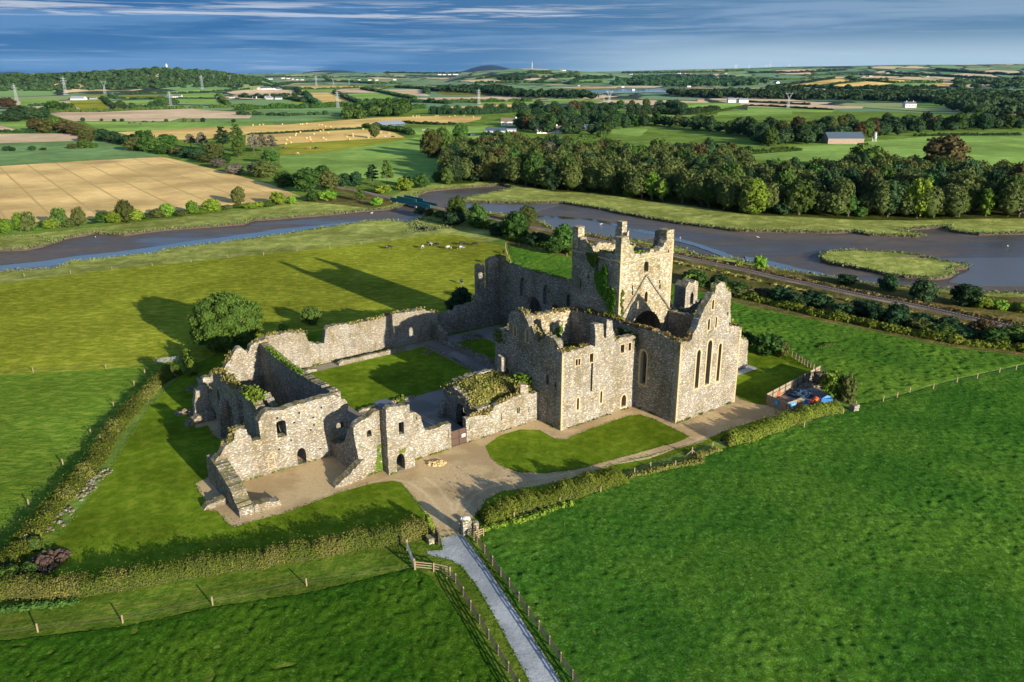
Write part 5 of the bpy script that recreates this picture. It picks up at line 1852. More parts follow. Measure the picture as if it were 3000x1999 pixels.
FRONT = [(1290, 536), (1434, 534), (1500, 543), (1621, 560), (1740, 563), (1893, 588), (1995, 598), (2046, 605), (2200, 630), (2378, 636), (2512, 643), (2669, 645), (2780, 641), (2896, 639), (3060, 640)]
W1 = FRONT + [(3060, 560), (2900, 556), (2700, 520), (2500, 520), (2400, 545), (2210, 540), (2180, 500), (2080, 470), (1950, 480), (1850, 490), (1800, 462), (1650, 455), (1440, 442), (1330, 470), (1300, 510)]
W1g = [G(*p) for p in W1]
FRg = [G(*p) for p in FRONT]


def scatter(poly, dmin, n, seed, jit=1.0, first=None):
    rnd = random.Random(seed)
    xs = [p[0] for p in poly]
    ys = [p[1] for p in poly]
    out = list(first or [])
    tries = 0
    while len(out) < n and tries < 40000:
        tries += 1
        x, y = rnd.uniform(min(xs), max(xs)), rnd.uniform(min(ys), max(ys))
        if not in_poly(x, y, poly):
            continue
        if all((x - a) ** 2 + (y - b) ** 2 > dmin * dmin for a, b in out):
            out.append((x, y))
    return out


def along(poly, step, seed, side=2.0):
    rnd = random.Random(seed)
    out = []
    acc = 0
    for p, q in zip(poly, poly[1:]):
        L = math.dist(p, q)
        while acc < L:
            t = acc / L
            out.append((p[0] + (q[0] - p[0]) * t + rnd.uniform(-side, side), p[1] + (q[1] - p[1]) * t + rnd.uniform(-side, side)))
            acc += step * rnd.uniform(.7, 1.3)
        acc -= L
    return out


wr = random.Random(21)
front = along([(x, y + 5) for x, y in FRg], 9.5, 4, 2.0)
pts = scatter(W1g, 9.6, 150, 8, first=front)
for i, (x, y) in enumerate(pts):
    isf = i < len(front)
    u_ = min(math.dist((x, y), q) for q in front) if not isf else 0
    third = 'near the bend' if x < 40 else ('behind the marsh' if x < 105 else 'opposite the island')
    row = 'front row' if isf else ('second rank' if u_ < 16 else 'deep inside')
    kind = wr.choices(['green', 'dark', 'olive', 'russet', 'bright', 'grey'], [32, 38, 17, 8, 2, 1] if not isf else [30, 30, 18, 7, 10, 3])[0]
    if isf and wr.random() < .5:
        form, h, w = 'tall', wr.uniform(9, 14), wr.uniform(6.5, 9)
    else:
        form, h, w = 'round', wr.uniform(13, 19), wr.uniform(12.5, 17)
    if isf and wr.random() < .3:
        form, h, w = 'bush', wr.uniform(4, 7), wr.uniform(6, 10)
    lab = '%s %s, %s of the riverside wood %s' % (CW[kind], {'bush': 'bush', 'tall': 'narrow tree', 'round': 'spreading tree'}[form], row, third)
    tree((x, y), h, w, form, kind, lab, 'trees of the riverside wood')

# named trees: foot x, foot y, top y, width (native picture), form, kind, label
NT = [
    # bank of trees left of the river bend and by the bridge
    (900, 565, 490, 95, 'round', 'green', 'large round green tree left of the teal rail bridge'),
    (965, 560, 500, 75, 'round', 'olive', 'olive round tree touching the large green tree by the rail bridge'),
    (945, 530, 482, 60, 'round', 'green', 'green tree top behind the pair left of the rail bridge'),
    (1010, 548, 506, 50, 'round', 'dark', 'dark tree between the olive tree and the tattered pine'),
    (1045, 548, 500, 48, 'round', 'dark', 'dark bushy tree just left of the tattered pine'),
    (1092, 546, 478, 50, 'pine', 'dark', 'tattered dark pine by the railway, left of the flat-topped one'),
    (1135, 552, 464, 46, 'pine', 'green', 'flat-topped pine with ivied trunk by the railway'),
    (1185, 560, 520, 60, 'bush', 'bright', 'bright green thicket at the marsh edge above the bridge'),
    (1120, 566, 540, 60, 'bush', 'bright', 'bright green scrub behind the rail line before the bridge'),
    (1235, 552, 507, 58, 'round', 'green', 'green tree with dead tops above the bridge'),
    (1190, 545, 512, 40, 'round', 'dark', 'dark tree between the flat-topped pine and the marsh'),
    (1310, 540, 492, 50, 'round', 'green', 'green tree at the left end of the riverside wood'),
    (1105, 603, 576, 42, 'bush', 'bright', 'bright green bush on the bank left of the bridge'),
    (1055, 590, 553, 34, 'tall', 'green', 'slim green tree beside the rail line before the bridge'),
    (830, 550, 500, 60, 'round', 'green', 'green tree on the field corner left of the bridge trees'),
    (775, 520, 470, 80, 'round', 'olive', 'olive tree in the hedge bank above the big stubble field'),
    (745, 512, 476, 50, 'round', 'grey', 'grey-green willow in the hedge bank above the stubble field'),
    (790, 480, 440, 64, 'round', 'green', 'green tree by the cow pasture in the hedge bank'),
    (860, 545, 512, 60, 'bush', 'dark', 'dark bush between hedge bank and round bridge trees'),
    # small trees on the stubble field edge
    (700, 597, 547, 55, 'round', 'olive', 'small open tree standing alone at the stubble field corner'),
    (815, 600, 562, 60, 'bush', 'bright', 'yellow-green bush left of the lone corner tree at the river'),
    (855, 598, 572, 36, 'bush', 'bright', 'small bright bush right of the yellow-green one by the river'),
    (960, 588, 555, 60, 'bush', 'bright', 'bright bush group on the bank below the olive bridge tree'),
    (915, 590, 556, 46, 'bush', 'green', 'green bush on the bank below the large bridge tree'),
    # railway trees right of the bridge
    (1340, 650, 572, 64, 'round', 'green', 'green tree right of the bridge, first beside the railway'),
    (1330, 660, 618, 80, 'bush', 'dark', 'dark thicket under the first tree beside the railway'),
    (1400, 668, 598, 78, 'round', 'green', 'round green tree, second beside the railway'),
    (1510, 702, 618, 86, 'round', 'green', 'tall round tree beside the railway, in front of the pale one'),
    (1545, 660, 600, 56, 'round', 'olive', 'pale olive tree behind the tall round railway tree'),
    (1650, 730, 656, 92, 'round', 'green', 'leaning round tree just left of the tower behind the meadow hedge'),
    (1625, 745, 700, 64, 'round', 'green', 'lower tree at the foot of the leaning tree by the tower'),
    (1570, 716, 680, 80, 'bush', 'dark', 'dark thicket between the two big railway trees'),
    (1460, 690, 660, 70, 'bush', 'dark', 'dark scrub between the second and third railway trees'),
    # big tree by the ruins
    (1352, 915, 838, 74, 'round', 'dark', 'dark tree behind the cloister range, beside the broken church end'),
    (1325, 912, 872, 48, 'bush', 'dark', 'dark bush left of the tree behind the cloister range'),
    (910, 950, 897, 66, 'bush', 'green', 'green bush in the field edge right of the great oak'),
    (832, 975, 945, 36, 'tall', 'bright', 'slim bright shrub between the great oak and the hall wall'),
    (800, 985, 968, 46, 'bush', 'bright', 'low bright scrub under the wall right of the great oak'),
    # shrubs on the river side of the railway
    (2225, 788, 748, 48, 'bush', 'bright', 'bright bush on the river bank right of the tower'),
    (2480, 832, 803, 66, 'bush', 'dark', 'dark low bush beside the railway below the grassy island'),
    (2600, 852, 800, 62, 'bush', 'dark', 'dark round bush below the tip of the grassy island'),
    (2700, 885, 818, 80, 'round', 'dark', 'dark spreading shrub right of the grassy island'),
    (2825, 895, 832, 110, 'round', 'dark', 'widest dark shrub on the river bank right of the island'),
    (2164, 782, 764, 30, 'bush', 'bright', 'small bright bush at the mud edge beside the tower top'),
    # trees standing in the middle fields
    (1098, 405, 362, 42, 'round', 'olive', 'lone tree in the bale field with a long shadow'),
    (1265, 462, 378, 70, 'round', 'olive', 'tall olive tree at the end of the green pasture'),
    (1300, 455, 372, 66, 'round', 'green', 'tall green tree beside the olive one at the pasture end'),
    (1350, 425, 358, 60, 'round', 'green', 'green tree before the farm sheds, right of the pasture trees'),
    (1325, 465, 420, 34, 'tall', 'bright', 'small bright tree at the foot of the pasture end trees'),
    (1290, 430, 385, 50, 'round', 'russet', 'russet tree behind the tall pasture end pair'),
    (2760, 515, 390, 165, 'round', 'russet', 'huge russet dome tree rising above the riverside wood'),
    (2530, 530, 415, 130, 'round', 'green', 'broad green tree rising beside the barn field'),
    (2575, 525, 440, 80, 'round', 'russet', 'russet tree beside the broad green tree by the barn field'),
]
for r_ in NT:
    ptree(*r_)
# the avenue of pines behind the hedge bank (dead topped)
for bx, by, ty, w_, fm, kd, lb in [
    (560, 435, 390, 40, 'pine', 'grey', 'bare-topped pine, first on the left of the pine clump'),
    (595, 440, 384, 40, 'pine', 'grey', 'ragged grey pine, second in the clump above the stubble field'),
    (655, 450, 366, 56, 'pine', 'dark', 'tall dark pine left of the tallest in the clump'),
    (697, 445, 358, 54, 'pine', 'green', 'tallest green pine in the clump above the stubble field'),
    (700, 460, 400, 44, 'round', 'green', 'green tree below the tallest pine of the clump'),
    (630, 465, 415, 56, 'round', 'olive', 'olive bushy tree at the foot of the pine clump'),
    (745, 452, 388, 42, 'pine', 'grey', 'grey half-dead pine right of the tallest one'),
    (770, 450, 390, 44, 'pine', 'grey', 'grey half-dead pine in the middle of the thin row'),
    (798, 448, 392, 44, 'pine', 'grey', 'grey half-dead pine at the right end of the thin row')]:
    ptree(bx, by, ty, w_, fm, kd, lb, 'pine clump above the stubble field')
# hedge bank running down to the river: native foot, top, width
HB = [(20, 315, 285, 50, 'russet'), (60, 345, 308, 60, 'dark'), (95, 350, 312, 50, 'dark'), (125, 345, 318, 50, 'dark'), (40, 355, 325, 70, 'dark'), (160, 370, 340, 50, 'dark'), (110, 382, 345, 50, 'russet'), (135, 388, 350, 56, 'olive'), (165, 385, 340, 50, 'green'), (195, 388, 352, 60, 'russet'), (225, 392, 362, 56, 'russet'), (255, 398, 372, 50, 'olive'), (255, 412, 385, 44, 'olive'), (300, 410, 376, 50, 'dark'), (330, 415, 384, 54, 'dark'), (385, 425, 392, 56, 'dark'), (355, 420, 398, 44, 'dark'),
      (425, 428, 380, 60, 'green'), (400, 440, 402, 56, 'olive'), (440, 442, 400, 60, 'green'), (490, 430, 392, 60, 'green'), (520, 452, 430, 44, 'olive'), (545, 460, 432, 48, 'dark'), (580, 465, 436, 46, 'dark'), (605, 475, 448, 60, 'olive'), (480, 450, 425, 44, 'green'), (640, 490, 462, 50, 'grey'), (690, 508, 480, 60, 'grey'), (660, 480, 452, 40, 'green')]
for i, (x, y, t_, w_, k_) in enumerate(HB):
    zone = 'below the wooded hill' if x < 240 else ('behind the small green fields' if x < 400 else 'leading to the pine clump')
    ptree(x, y + 2, t_, w_ * 1.15, 'round', k_, '%s tree in the long hedge bank %s' % (CW[k_], zone), 'trees of the long hedge bank')
# small trees along the river edge of the stubble field
rr = random.Random(9)
pl = [n1_(*q) for q in [(-40, 700), (60, 690), (180, 672), (250, 668), (330, 660), (440, 650), (520, 640), (600, 635), (690, 632), (800, 600), (890, 600), (990, 600), (1080, 595), (1170, 585), (1280, 560), (1370, 550), (1440, 545), (1560, 540), (1660, 520), (1730, 515), (1830, 505), (1960, 480), (2060, 470), (2150, 470), (2240, 462), (2300, 455)]]
tp_ = [510, 560, 505, 500, 640, 560, 460, 560, 455, 600, 500, 490, 390, 480, 530, 470, 430, 480, 400, 480, 390, 440, 430, 425, 410, 420]
for i, ((x, y), t_) in enumerate(zip(pl, tp_)):
    k_ = rr.choice(['bright', 'green', 'bright', 'olive'])
    h_ = 450 + t_ / 2.941
    ptree(x, y, h_, rr.uniform(38, 58), 'round' if i % 3 else 'bush', k_, '%s small tree at the stubble field river edge %s' % (CW[k_], 'towards the bend' if x > 400 else 'beyond the marsh'), 'small trees edging the big stubble field')
# left field hedges with a few single bushes
for x, y, t_, w_, k_, lb in [(22, 442, 428, 34, 'dark', 'dark hedge bush at the left of the thin hedge'), (38, 443, 431, 20, 'dark', 'small dark bush, second in the thin hedge'), (96, 441, 427, 24, 'dark', 'dark bush, third in the thin hedge'), (127, 440, 432, 22, 'dark', 'low bush, fourth in the thin hedge'), (212, 436, 420, 34, 'olive', 'olive bush at the left of the hedge clump'), (250, 434, 408, 50, 'green', 'round green tree in the middle of the hedge clump'), (278, 433, 418, 28, 'green', 'green bush at the right of the hedge clump'),
                         (243, 356, 344, 16, 'dark', 'round dark bush, first in the row of dots'), (298, 356, 347, 12, 'olive', 'small bush, second in the row of dots'), (335, 357, 348, 14, 'dark', 'dark bush, third in the row of dots'), (358, 357, 347, 15, 'dark', 'dark bush, fourth in the row of dots'), (488, 358, 348, 14, 'olive', 'olive bush, fifth in the row of dots'), (541, 358, 345, 15, 'olive', 'olive bush, sixth in the row of dots'), (566, 358, 349, 13, 'olive', 'small olive bush, seventh in the row of dots'), (595, 358, 345, 18, 'dark', 'dark bush, eighth in the row of dots'), (685, 360, 348, 14, 'dark', 'dark bush, ninth in the row of dots')]:
    ptree(x, y, t_, w_, 'bush', k_, lb, trunk=False)

# mid-distance woods, individually for the ones that read as trees
mid = [
    # foot polygon (native), spacing, number, height, width, zone label
    ([(2190, 432), (2300, 428), (2480, 415), (2600, 400), (2760, 386), (3040, 378), (3040, 366), (2700, 372), (2400, 388), (2180, 400)], 15, 36, (15, 20), (14, 20), 'in the wood behind the barn'),
    ([(1500, 392), (1640, 395), (1760, 402), (1890, 372), (2020, 382), (2180, 400), (2180, 380), (1900, 362), (1700, 345), (1520, 352)], 16, 30, (13, 18), (13, 18), 'around the farm sheds'),
    ([(1480, 335), (1700, 345), (1850, 335), (1950, 328), (2000, 335), (1960, 312), (1830, 318), (1700, 318), (1520, 315)], 20, 16, (13, 17), (15, 20), 'in the fields behind the farm'),
]
mr = random.Random(31)
for poly, sp_, n_, hh, ww, zone in mid:
    gp_ = [G(*p) for p in poly]
    for x, y in scatter(gp_, sp_, n_, int(sp_ * 7)):
        k_ = mr.choices(['green', 'dark', 'olive', 'russet'], [28, 38, 20, 14])[0]
        tree((x, y), mr.uniform(*hh), mr.uniform(*ww), 'round', k_, '%s broadleaf tree %s' % (CW[k_], zone), 'trees ' + zone, trunk=False)

# ------------------------------------------------------------------ hedges and far woods as clumped leaf masses
def clump_line(name, pts, h, w, step, leaf, mat, label, cat='hedge', kind=None, seed=0, group=None, dens=.85, gap=0.0):
    """a hedge: lobes strung along a line of world points, one mesh"""
    rnd = random.Random(seed)
    bl = []
    for x, y in along(pts, step, seed, w * .12):
        if gap and rnd.random() < gap:
            continue
        z = T(x, y)
        hh = h * rnd.uniform(.6, 1.25)
        bl.append((x, y, z + hh * .32, w * rnd.uniform(.45, .6), hh * .68))
    if not bl:
        return
    cx = sum(b[0] for b in bl) / len(bl)
    cy = sum(b[1] for b in bl) / len(bl)
    loc = (cx, cy, min(b[2] for b in bl))
    me = fast_blobs(name, seed, [(b[0] - cx, b[1] - cy, b[2] - loc[2], b[3], b[4]) for b in bl], leaf, dens)
    o = mesh_obj(name, me, M[mat], None, loc)
    return tag(o, label, cat if kind is None else None, group, kind)


def fast_blobs(name, seed, blobs, leaf, dens, core=.85, sub=1):
    rng = np.random.default_rng(seed)
    B = np.array(blobs)
    area = 2.6 * math.pi * B[:, 3] * (B[:, 3] + B[:, 4])
    cnt = np.maximum(6, (area * dens / (leaf * leaf)).astype(int))
    idx = np.repeat(np.arange(len(B)), cnt)
    d = rng.normal(size=(len(idx), 3))
    d /= np.linalg.norm(d, axis=1, keepdims=True)
    d[:, 2] = np.where(d[:, 2] < -.35, -d[:, 2], d[:, 2])
    rr = rng.uniform(.85, 1.12, (len(idx), 1))
    P = B[idx, :3] + d * rr * B[idx][:, [3, 3, 4]]
    base = rng.uniform(.2, .8, len(B))[idx]
    iv, fi = ico(sub)
    EV = (B[:, None, :3] + iv[None] * core * B[:, None][:, :, [3, 3, 4]]).reshape(-1, 3)
    EF = (fi[None] + (np.arange(len(B)) * len(iv))[:, None, None]).reshape(-1, 3)
    return leaf_mesh(name, P, d + rng.normal(size=d.shape) * .45, leaf * rng.uniform(.6, 1.35, len(P)), seed, (EV, EF), np.clip(base + rng.normal(size=len(P)) * .2, 0, 1))


def wood_mass(name, poly_px, dmin, n, h, w, leaf, mat, label, seed, dens=.8):
    gp_ = [GT(*p) for p in poly_px]
    pts = scatter(gp_, dmin, n, seed)
    rnd = random.Random(seed)
    cx = sum(p[0] for p in pts) / len(pts)
    cy = sum(p[1] for p in pts) / len(pts)
    bl = []
    for x, y in pts:
        hh = h * rnd.uniform(.7, 1.2)
        ww = w * rnd.uniform(.7, 1.2)
        z = T(x, y)
        bl.append((x - cx, y - cy, z + hh * .5, ww / 2, hh * .55))
    me = fast_blobs(name, seed, bl, leaf, dens)
    o = mesh_obj(name, me, M[mat], None, (cx, cy, 0))
    return tag(o, label, None, None, 'stuff')


# far-off woods that read as one mass
wood_mass('woodland', [p for p in W1], 6.2, 520, 12.5, 11, .95, 'leaf_olive', 'lower trees and undergrowth filling the riverside wood', 21, .9)
for k_, (poly, sp_, n_, hh, ww, zone) in enumerate(mid):
    wood_mass('woodland', poly, sp_ * .62, (110, 80, 30)[k_], 11, 14, 1.6, 'leaf_dark', 'lower trees and undergrowth ' + zone, 22 + k_, .9)
wood_mass('hillside_forest', [(-150, 270), (100, 268), (250, 265), (420, 262), (560, 258), (640, 258), (760, 248), (790, 240), (700, 224), (600, 212), (500, 204), (420, 205), (380, 212), (300, 214), (200, 218), (0, 222), (-150, 224)], 17, 2300, 8, 22, 4.5, 'leaf_dark', 'mixed forest covering the hill at the left skyline', 1, .9)
wood_mass('distant_wood', [(1800, 255), (1830, 250), (1960, 254), (2140, 255), (2200, 252), (2250, 245), (2200, 232), (2080, 226), (1950, 222), (1850, 230), (1800, 240)], 40, 420, 18, 46, 9, 'leaf_dark', 'dark wood on the slope across the estuary', 2, .9)
wood_mass('distant_wood', [(2000, 285), (2200, 290), (2500, 296), (2700, 300), (3050, 312), (3050, 290), (2800, 285), (2500, 278), (2200, 275), (1950, 276)], 24, 420, 14, 28, 6, 'leaf_dark', 'belt of dark trees between the pale stubble fields', 3, .9)
wood_mass('distant_wood', [(2700, 300), (2860, 345), (3060, 352), (3060, 300), (2900, 290)], 16, 150, 15, 20, 4, 'leaf_dark', 'dark wood on the right beyond the white house', 4, .9)
wood_mass('distant_wood', [(1250, 268), (1330, 262), (1460, 262), (1500, 275), (1560, 282), (1720, 282), (1740, 292), (1600, 290), (1480, 284), (1400, 274)], 24, 170, 15, 28, 6, 'leaf_dark', 'dark wood behind the pink stubble fields', 5, .9)
wood_mass('distant_wood', [(2880, 262), (3060, 268), (3060, 232), (2800, 236), (2790, 262)], 40, 160, 16, 44, 9, 'leaf_dark', 'wooded slope at the right edge', 6, .9)
wood_mass('distant_wood', [(1460, 234), (1525, 236), (1525, 228), (1470, 226)], 30, 40, 14, 34, 8, 'leaf_dark', 'small wood at the foot of the green hill', 7, .9)
wood_mass('distant_wood', [(1090, 345), (1170, 342), (1200, 330), (1190, 318), (1120, 322)], 14, 40, 15, 18, 3.5, 'leaf_green', 'clump of trees behind the bale field', 8, .9)
wood_mass('distant_wood', [(1015, 350), (1062, 350), (1062, 336), (1020, 334)], 13, 14, 12, 17, 3, 'leaf_green', 'small clump of trees left of the larger one behind the bale field', 9, .9)

# hedge lines across the fields: native polylines, height, width
HL = [
    ([(150, 329), (300, 328), (420, 322), (560, 318), (640, 316), (760, 314)], 5, 9, .1), ([(90, 312), (150, 310), (160, 326)], 5, 9, 0), ([(300, 289), (325, 310), (345, 322)], 5, 10, 0),
    ([(155, 320), (165, 324), (215, 326)], 13, 22, 0), ([(345, 322), (370, 320)], 12, 18, 0), ([(390, 321), (500, 318)], 11, 16, .1), ([(470, 303), (480, 306)], 12, 22, 0), ([(510, 305), (525, 305)], 11, 20, 0),
    ([(205, 292), (330, 289), (480, 291), (560, 290), (660, 291)], 4, 8, .1), ([(640, 282), (655, 300), (670, 308)], 6, 10, 0), ([(320, 280), (345, 291)], 4, 8, 0), ([(340, 277), (500, 275), (600, 272), (730, 262)], 5, 9, .15),
    ([(700, 322), (760, 320), (820, 318), (900, 318), (1010, 313), (1110, 318), (1180, 320), (1240, 318)], 8, 14, .05), ([(895, 275), (910, 295), (930, 310)], 8, 14, 0), ([(980, 272), (1030, 296), (1055, 304)], 7, 12, 0), ([(1105, 268), (1180, 285), (1215, 292)], 7, 12, 0),
    ([(700, 337), (760, 338), (840, 340), (960, 336)], 5, 10, .35), ([(1050, 305), (1120, 302), (1190, 300), (1260, 302), (1320, 305)], 8, 14, .05), ([(1270, 302), (1340, 300), (1420, 300), (1500, 298), (1560, 298)], 7, 13, .1), ([(730, 395), (800, 392), (1000, 380), (1060, 377)], 1.6, 3.5, 0),
    ([(1272, 335), (1330, 336), (1400, 336), (1500, 330), (1540, 330)], 12, 16, .05), ([(1070, 374), (1120, 380), (1200, 392), (1205, 396)], 4.5, 8, 0), ([(1140, 376), (1205, 382)], 3, 6, 0), ([(1330, 366), (1280, 366), (1210, 363), (1180, 361)], 3, 6, 0),
    ([(880, 262), (960, 262), (1100, 258), (1160, 256), (1250, 262)], 7, 13, .1), ([(740, 252), (870, 262), (880, 280), (800, 282)], 8, 14, .1), ([(700, 286), (760, 288), (860, 292), (890, 300)], 9, 15, .1), ([(1060, 262), (1110, 270)], 8, 12, 0),
    ([(1850, 335), (1930, 334), (2000, 338), (2060, 330), (2100, 326)], 8, 14, 0), ([(1930, 320), (2010, 324)], 14, 20, 0), ([(2030, 350), (2105, 328), (2190, 312)], 3, 6, 0), ([(2190, 311), (2260, 313), (2380, 320), (2440, 323)], 3, 7, 0), ([(2180, 300), (2260, 303), (2370, 308)], 4, 8, .3),
    ([(2200, 452), (2280, 446), (2345, 441)], 3.2, 5, 0), ([(2680, 400), (2800, 398), (2990, 397)], 2.4, 4, 0), ([(2025, 446), (2100, 446), (2200, 445)], 3.5, 6, 0), ([(1670, 418), (1770, 400)], 5, 8, .2), ([(0, 388), (120, 390), (205, 391)], 3, 6, .2), ([(130, 333), (100, 345)], 8, 14, 0),
    ([(1560, 215), (1690, 222), (1690, 214)], 12, 30, .1), ([(1400, 232), (1500, 222), (1600, 212)], 9, 26, 0), ([(1560, 244), (1620, 226), (1690, 216)], 9, 24, 0), ([(1400, 245), (1520, 243), (1660, 246), (1760, 243)], 12, 30, .1), ([(1670, 248), (1690, 235), (1790, 230)], 14, 30, .1),
    ([(1440, 225), (1520, 230), (1660, 228), (1780, 226)], 9, 26, .1), ([(1000, 240), (1100, 246), (1180, 246)], 12, 28, 0), ([(740, 236), (860, 244), (960, 242), (1060, 240)], 10, 26, .3), ([(820, 226), (940, 228), (1080, 226), (1200, 230)], 9, 26, .2), ([(950, 222), (960, 232), (980, 240)], 10, 26, 0), ([(1130, 214), (1230, 216), (1350, 216)], 12, 30, 0),
    ([(2250, 258), (2340, 246), (2440, 231)], 8, 20, .1), ([(2430, 230), (2500, 236), (2620, 244), (2760, 244)], 8, 18, 0), ([(2400, 256), (2460, 246), (2600, 234)], 7, 18, .1), ([(2250, 262), (2380, 260), (2500, 262), (2650, 262), (2760, 260)], 13, 26, 0), ([(2360, 222), (2520, 220), (2700, 226)], 14, 34, 0), ([(2600, 214), (2720, 222), (2900, 232)], 16, 40, 0), ([(2200, 215), (2330, 214), (2480, 206)], 14, 40, .1), ([(2200, 232), (2300, 236), (2380, 232)], 14, 36, .1), ([(2750, 205), (2850, 215), (3000, 222)], 16, 44, 0),
    ([(1900, 225), (2000, 222), (2150, 226)], 14, 40, .1), ([(1830, 214), (1960, 214), (2100, 212), (2180, 208)], 14, 44, .1), ([(1250, 275), (1250, 262), (1160, 258)], 10, 18, 0),
]
FARH = []
for i, (pl_, h_, w_, gap_) in enumerate(HL):
    g_ = [GT(*p) for p in pl_]
    dist = math.hypot(*g_[0])
    xm = sum(p[0] for p in pl_) / len(pl_)
    ym = sum(p[1] for p in pl_) / len(pl_)
    where = 'left' if xm < 800 else ('middle' if xm < 1600 else 'right')
    lab = ('tall' if h_ > 8 else 'low') + ' hedgerow ' + ('on the distant slopes' if ym < 262 else ('between the farther fields' if ym < 320 else 'between the nearer fields')) + ', ' + where + ' part'
    clump_line('hedgerow', g_, h_, w_, w_ * .62, max(1.0, dist / 900), 'leaf_dark' if i % 3 else 'leaf_green', lab, 'hedge', None, 40 + i, 'hedgerows between the distant fields', .8, gap_)
# hedge between meadow and railway, scrub along the embankment
sr = random.Random(12)
sp1 = [G(*p) for p in [(1485, 700), (1560, 716), (1640, 735), (1680, 748), (1900, 800), (2100, 850), (2210, 885), (2400, 925), (2600, 965), (2800, 1005), (3080, 1040)]]
clump_line('hedge', sp1[:4], 2.0, 3.6, 1.6, .42, 'hedge_green', 'clipped hedge behind the bright green meadow left of the tower', 'hedge', None, 61)
clump_line('hedge', [G(*p) for p in [(2130, 860), (2260, 890), (2400, 925), (2600, 966), (2800, 1004), (3080, 1038)]], 1.5, 3.4, 1.6, .42, 'hedge', 'scruffy field hedge between the right-hand meadow and the railway scrub', 'hedge', None, 62)
scr = [G(*p) for p in [(2000, 815), (2200, 862), (2400, 900), (2560, 925), (2800, 965), (3080, 1008), (3080, 1030), (2800, 992), (2600, 950), (2400, 915), (2200, 875), (2050, 840)]]
for i, (x, y) in enumerate(scatter(scr, 5.2, 70, 5)):
    k_ = sr.choices(['dark', 'green', 'olive', 'russet'], [40, 26, 20, 9])[0]
    tree((x, y), sr.uniform(2.2, 4.6), sr.uniform(6, 9.5), 'bush', k_, '%s bush in the thicket between railway and meadow' % CW[k_], 'bushes of the railway thicket', trunk=False)
for i, (x, y) in enumerate(along([G(*p) for p in [(1230, 628), (1330, 640), (1440, 668), (1540, 700), (1640, 722)]], 5.0, 9, 2)):
    k_ = sr.choice(['dark', 'green', 'olive'])
    tree((x, y), sr.uniform(2, 4), sr.uniform(5, 8), 'bush', k_, '%s bush under the railway trees left of the tower' % CW[k_], 'bushes under the railway trees', trunk=False)
for i, (x, y) in enumerate(along([G(*p) for p in [(2870, 905), (2960, 905), (3060, 915)]], 5.0, 19, 2)):
    tree((x, y), sr.uniform(2.5, 4), sr.uniform(6, 9), 'bush', 'bright', 'bright bush on the river bank at the right edge', 'bright bushes at the right edge', trunk=False)

# near bushes
for bx, by, ty, w_, k_, lb in [(2245, 1035, 978, 110, 'green', 'dark green bush behind the gable, left of the timber fence'), (2180, 1010, 968, 60, 'green', 'bush in the corner right behind the gable wall'), (2290, 1045, 1000, 50, 'olive', 'olive bush at the end of the rail fence'),
                           (2440, 1165, 1085, 100, 'bright', 'yellow-green bush behind the fenced yard'), (2400, 1130, 1085, 60, 'grey', 'bare twiggy bush at the yard fence corner'), (2480, 1180, 1100, 62, 'olive', 'olive bush at the outer corner of the yard')]:
    ptree(bx, by, ty, w_, 'bush', k_, lb, trunk=False)

# the great oak
X, Y = G(672, 1020)
ok = thing('oak_tree', (X, Y, 0), 'great round oak standing outside the hall ruin, bare pale limbs showing on its right', 'tree')
bl = []
ro = random.Random(2)
for k in range(34):
    t = (k + .5) / 34
    ph = k * 2.39996
    zz = 1 - 2.0 * t
    rr_ = math.sqrt(max(0, 1 - zz * zz))
    br = ro.uniform(1.5, 2.3)
    bl.append((rr_ * math.cos(ph) * 4.9, rr_ * math.sin(ph) * 4.9, 4.9 + zz * 3.9, br, br * .85))
bl.append((0, 0, 5.4, 4.4, 3.4))
OKS = hgt((672, 1020), (672, 862)) / 10.4
me = blobs_crown('crown', 71, bl, .34, 1.25, .84, 2)
c_ = mesh_obj('crown', me, M['oak'], ok)
c_.scale = (OKS * 1.0, OKS * 1.0, OKS)
mb = MB()
mb.tube([(0, 0, -.3), (.1, 0, 1.5), (0, .1, 3), (.1, 0, 5.5)], [.62, .5, .42, .2], 9)
for k in range(7):
    a = k * .9
    mb.tube([(0, 0, 2.2), (math.cos(a) * 2, math.sin(a) * 2, 4), (math.cos(a) * 3.6, math.sin(a) * 3.6, 5.6 + k % 3)], [.26, .17, .05], 6)
local('trunk', mb, M['bark'], ok)
mb = MB()
for k in range(16):
    a = math.radians(-75 + k * 7.5)
    z0 = ro.uniform(3.5, 6)
    p1 = (math.cos(a) * 5.2, math.sin(a) * 5.2, z0 + 1.2)
    mb.tube([(math.cos(a) * 2.5, math.sin(a) * 2.5, z0), p1, (math.cos(a + .1) * 6.5, math.sin(a + .1) * 6.5, z0 + ro.uniform(2, 3.8))], [.12, .09, .03], 5)
local('bare_limbs', mb, M['bark_pale'], ok)

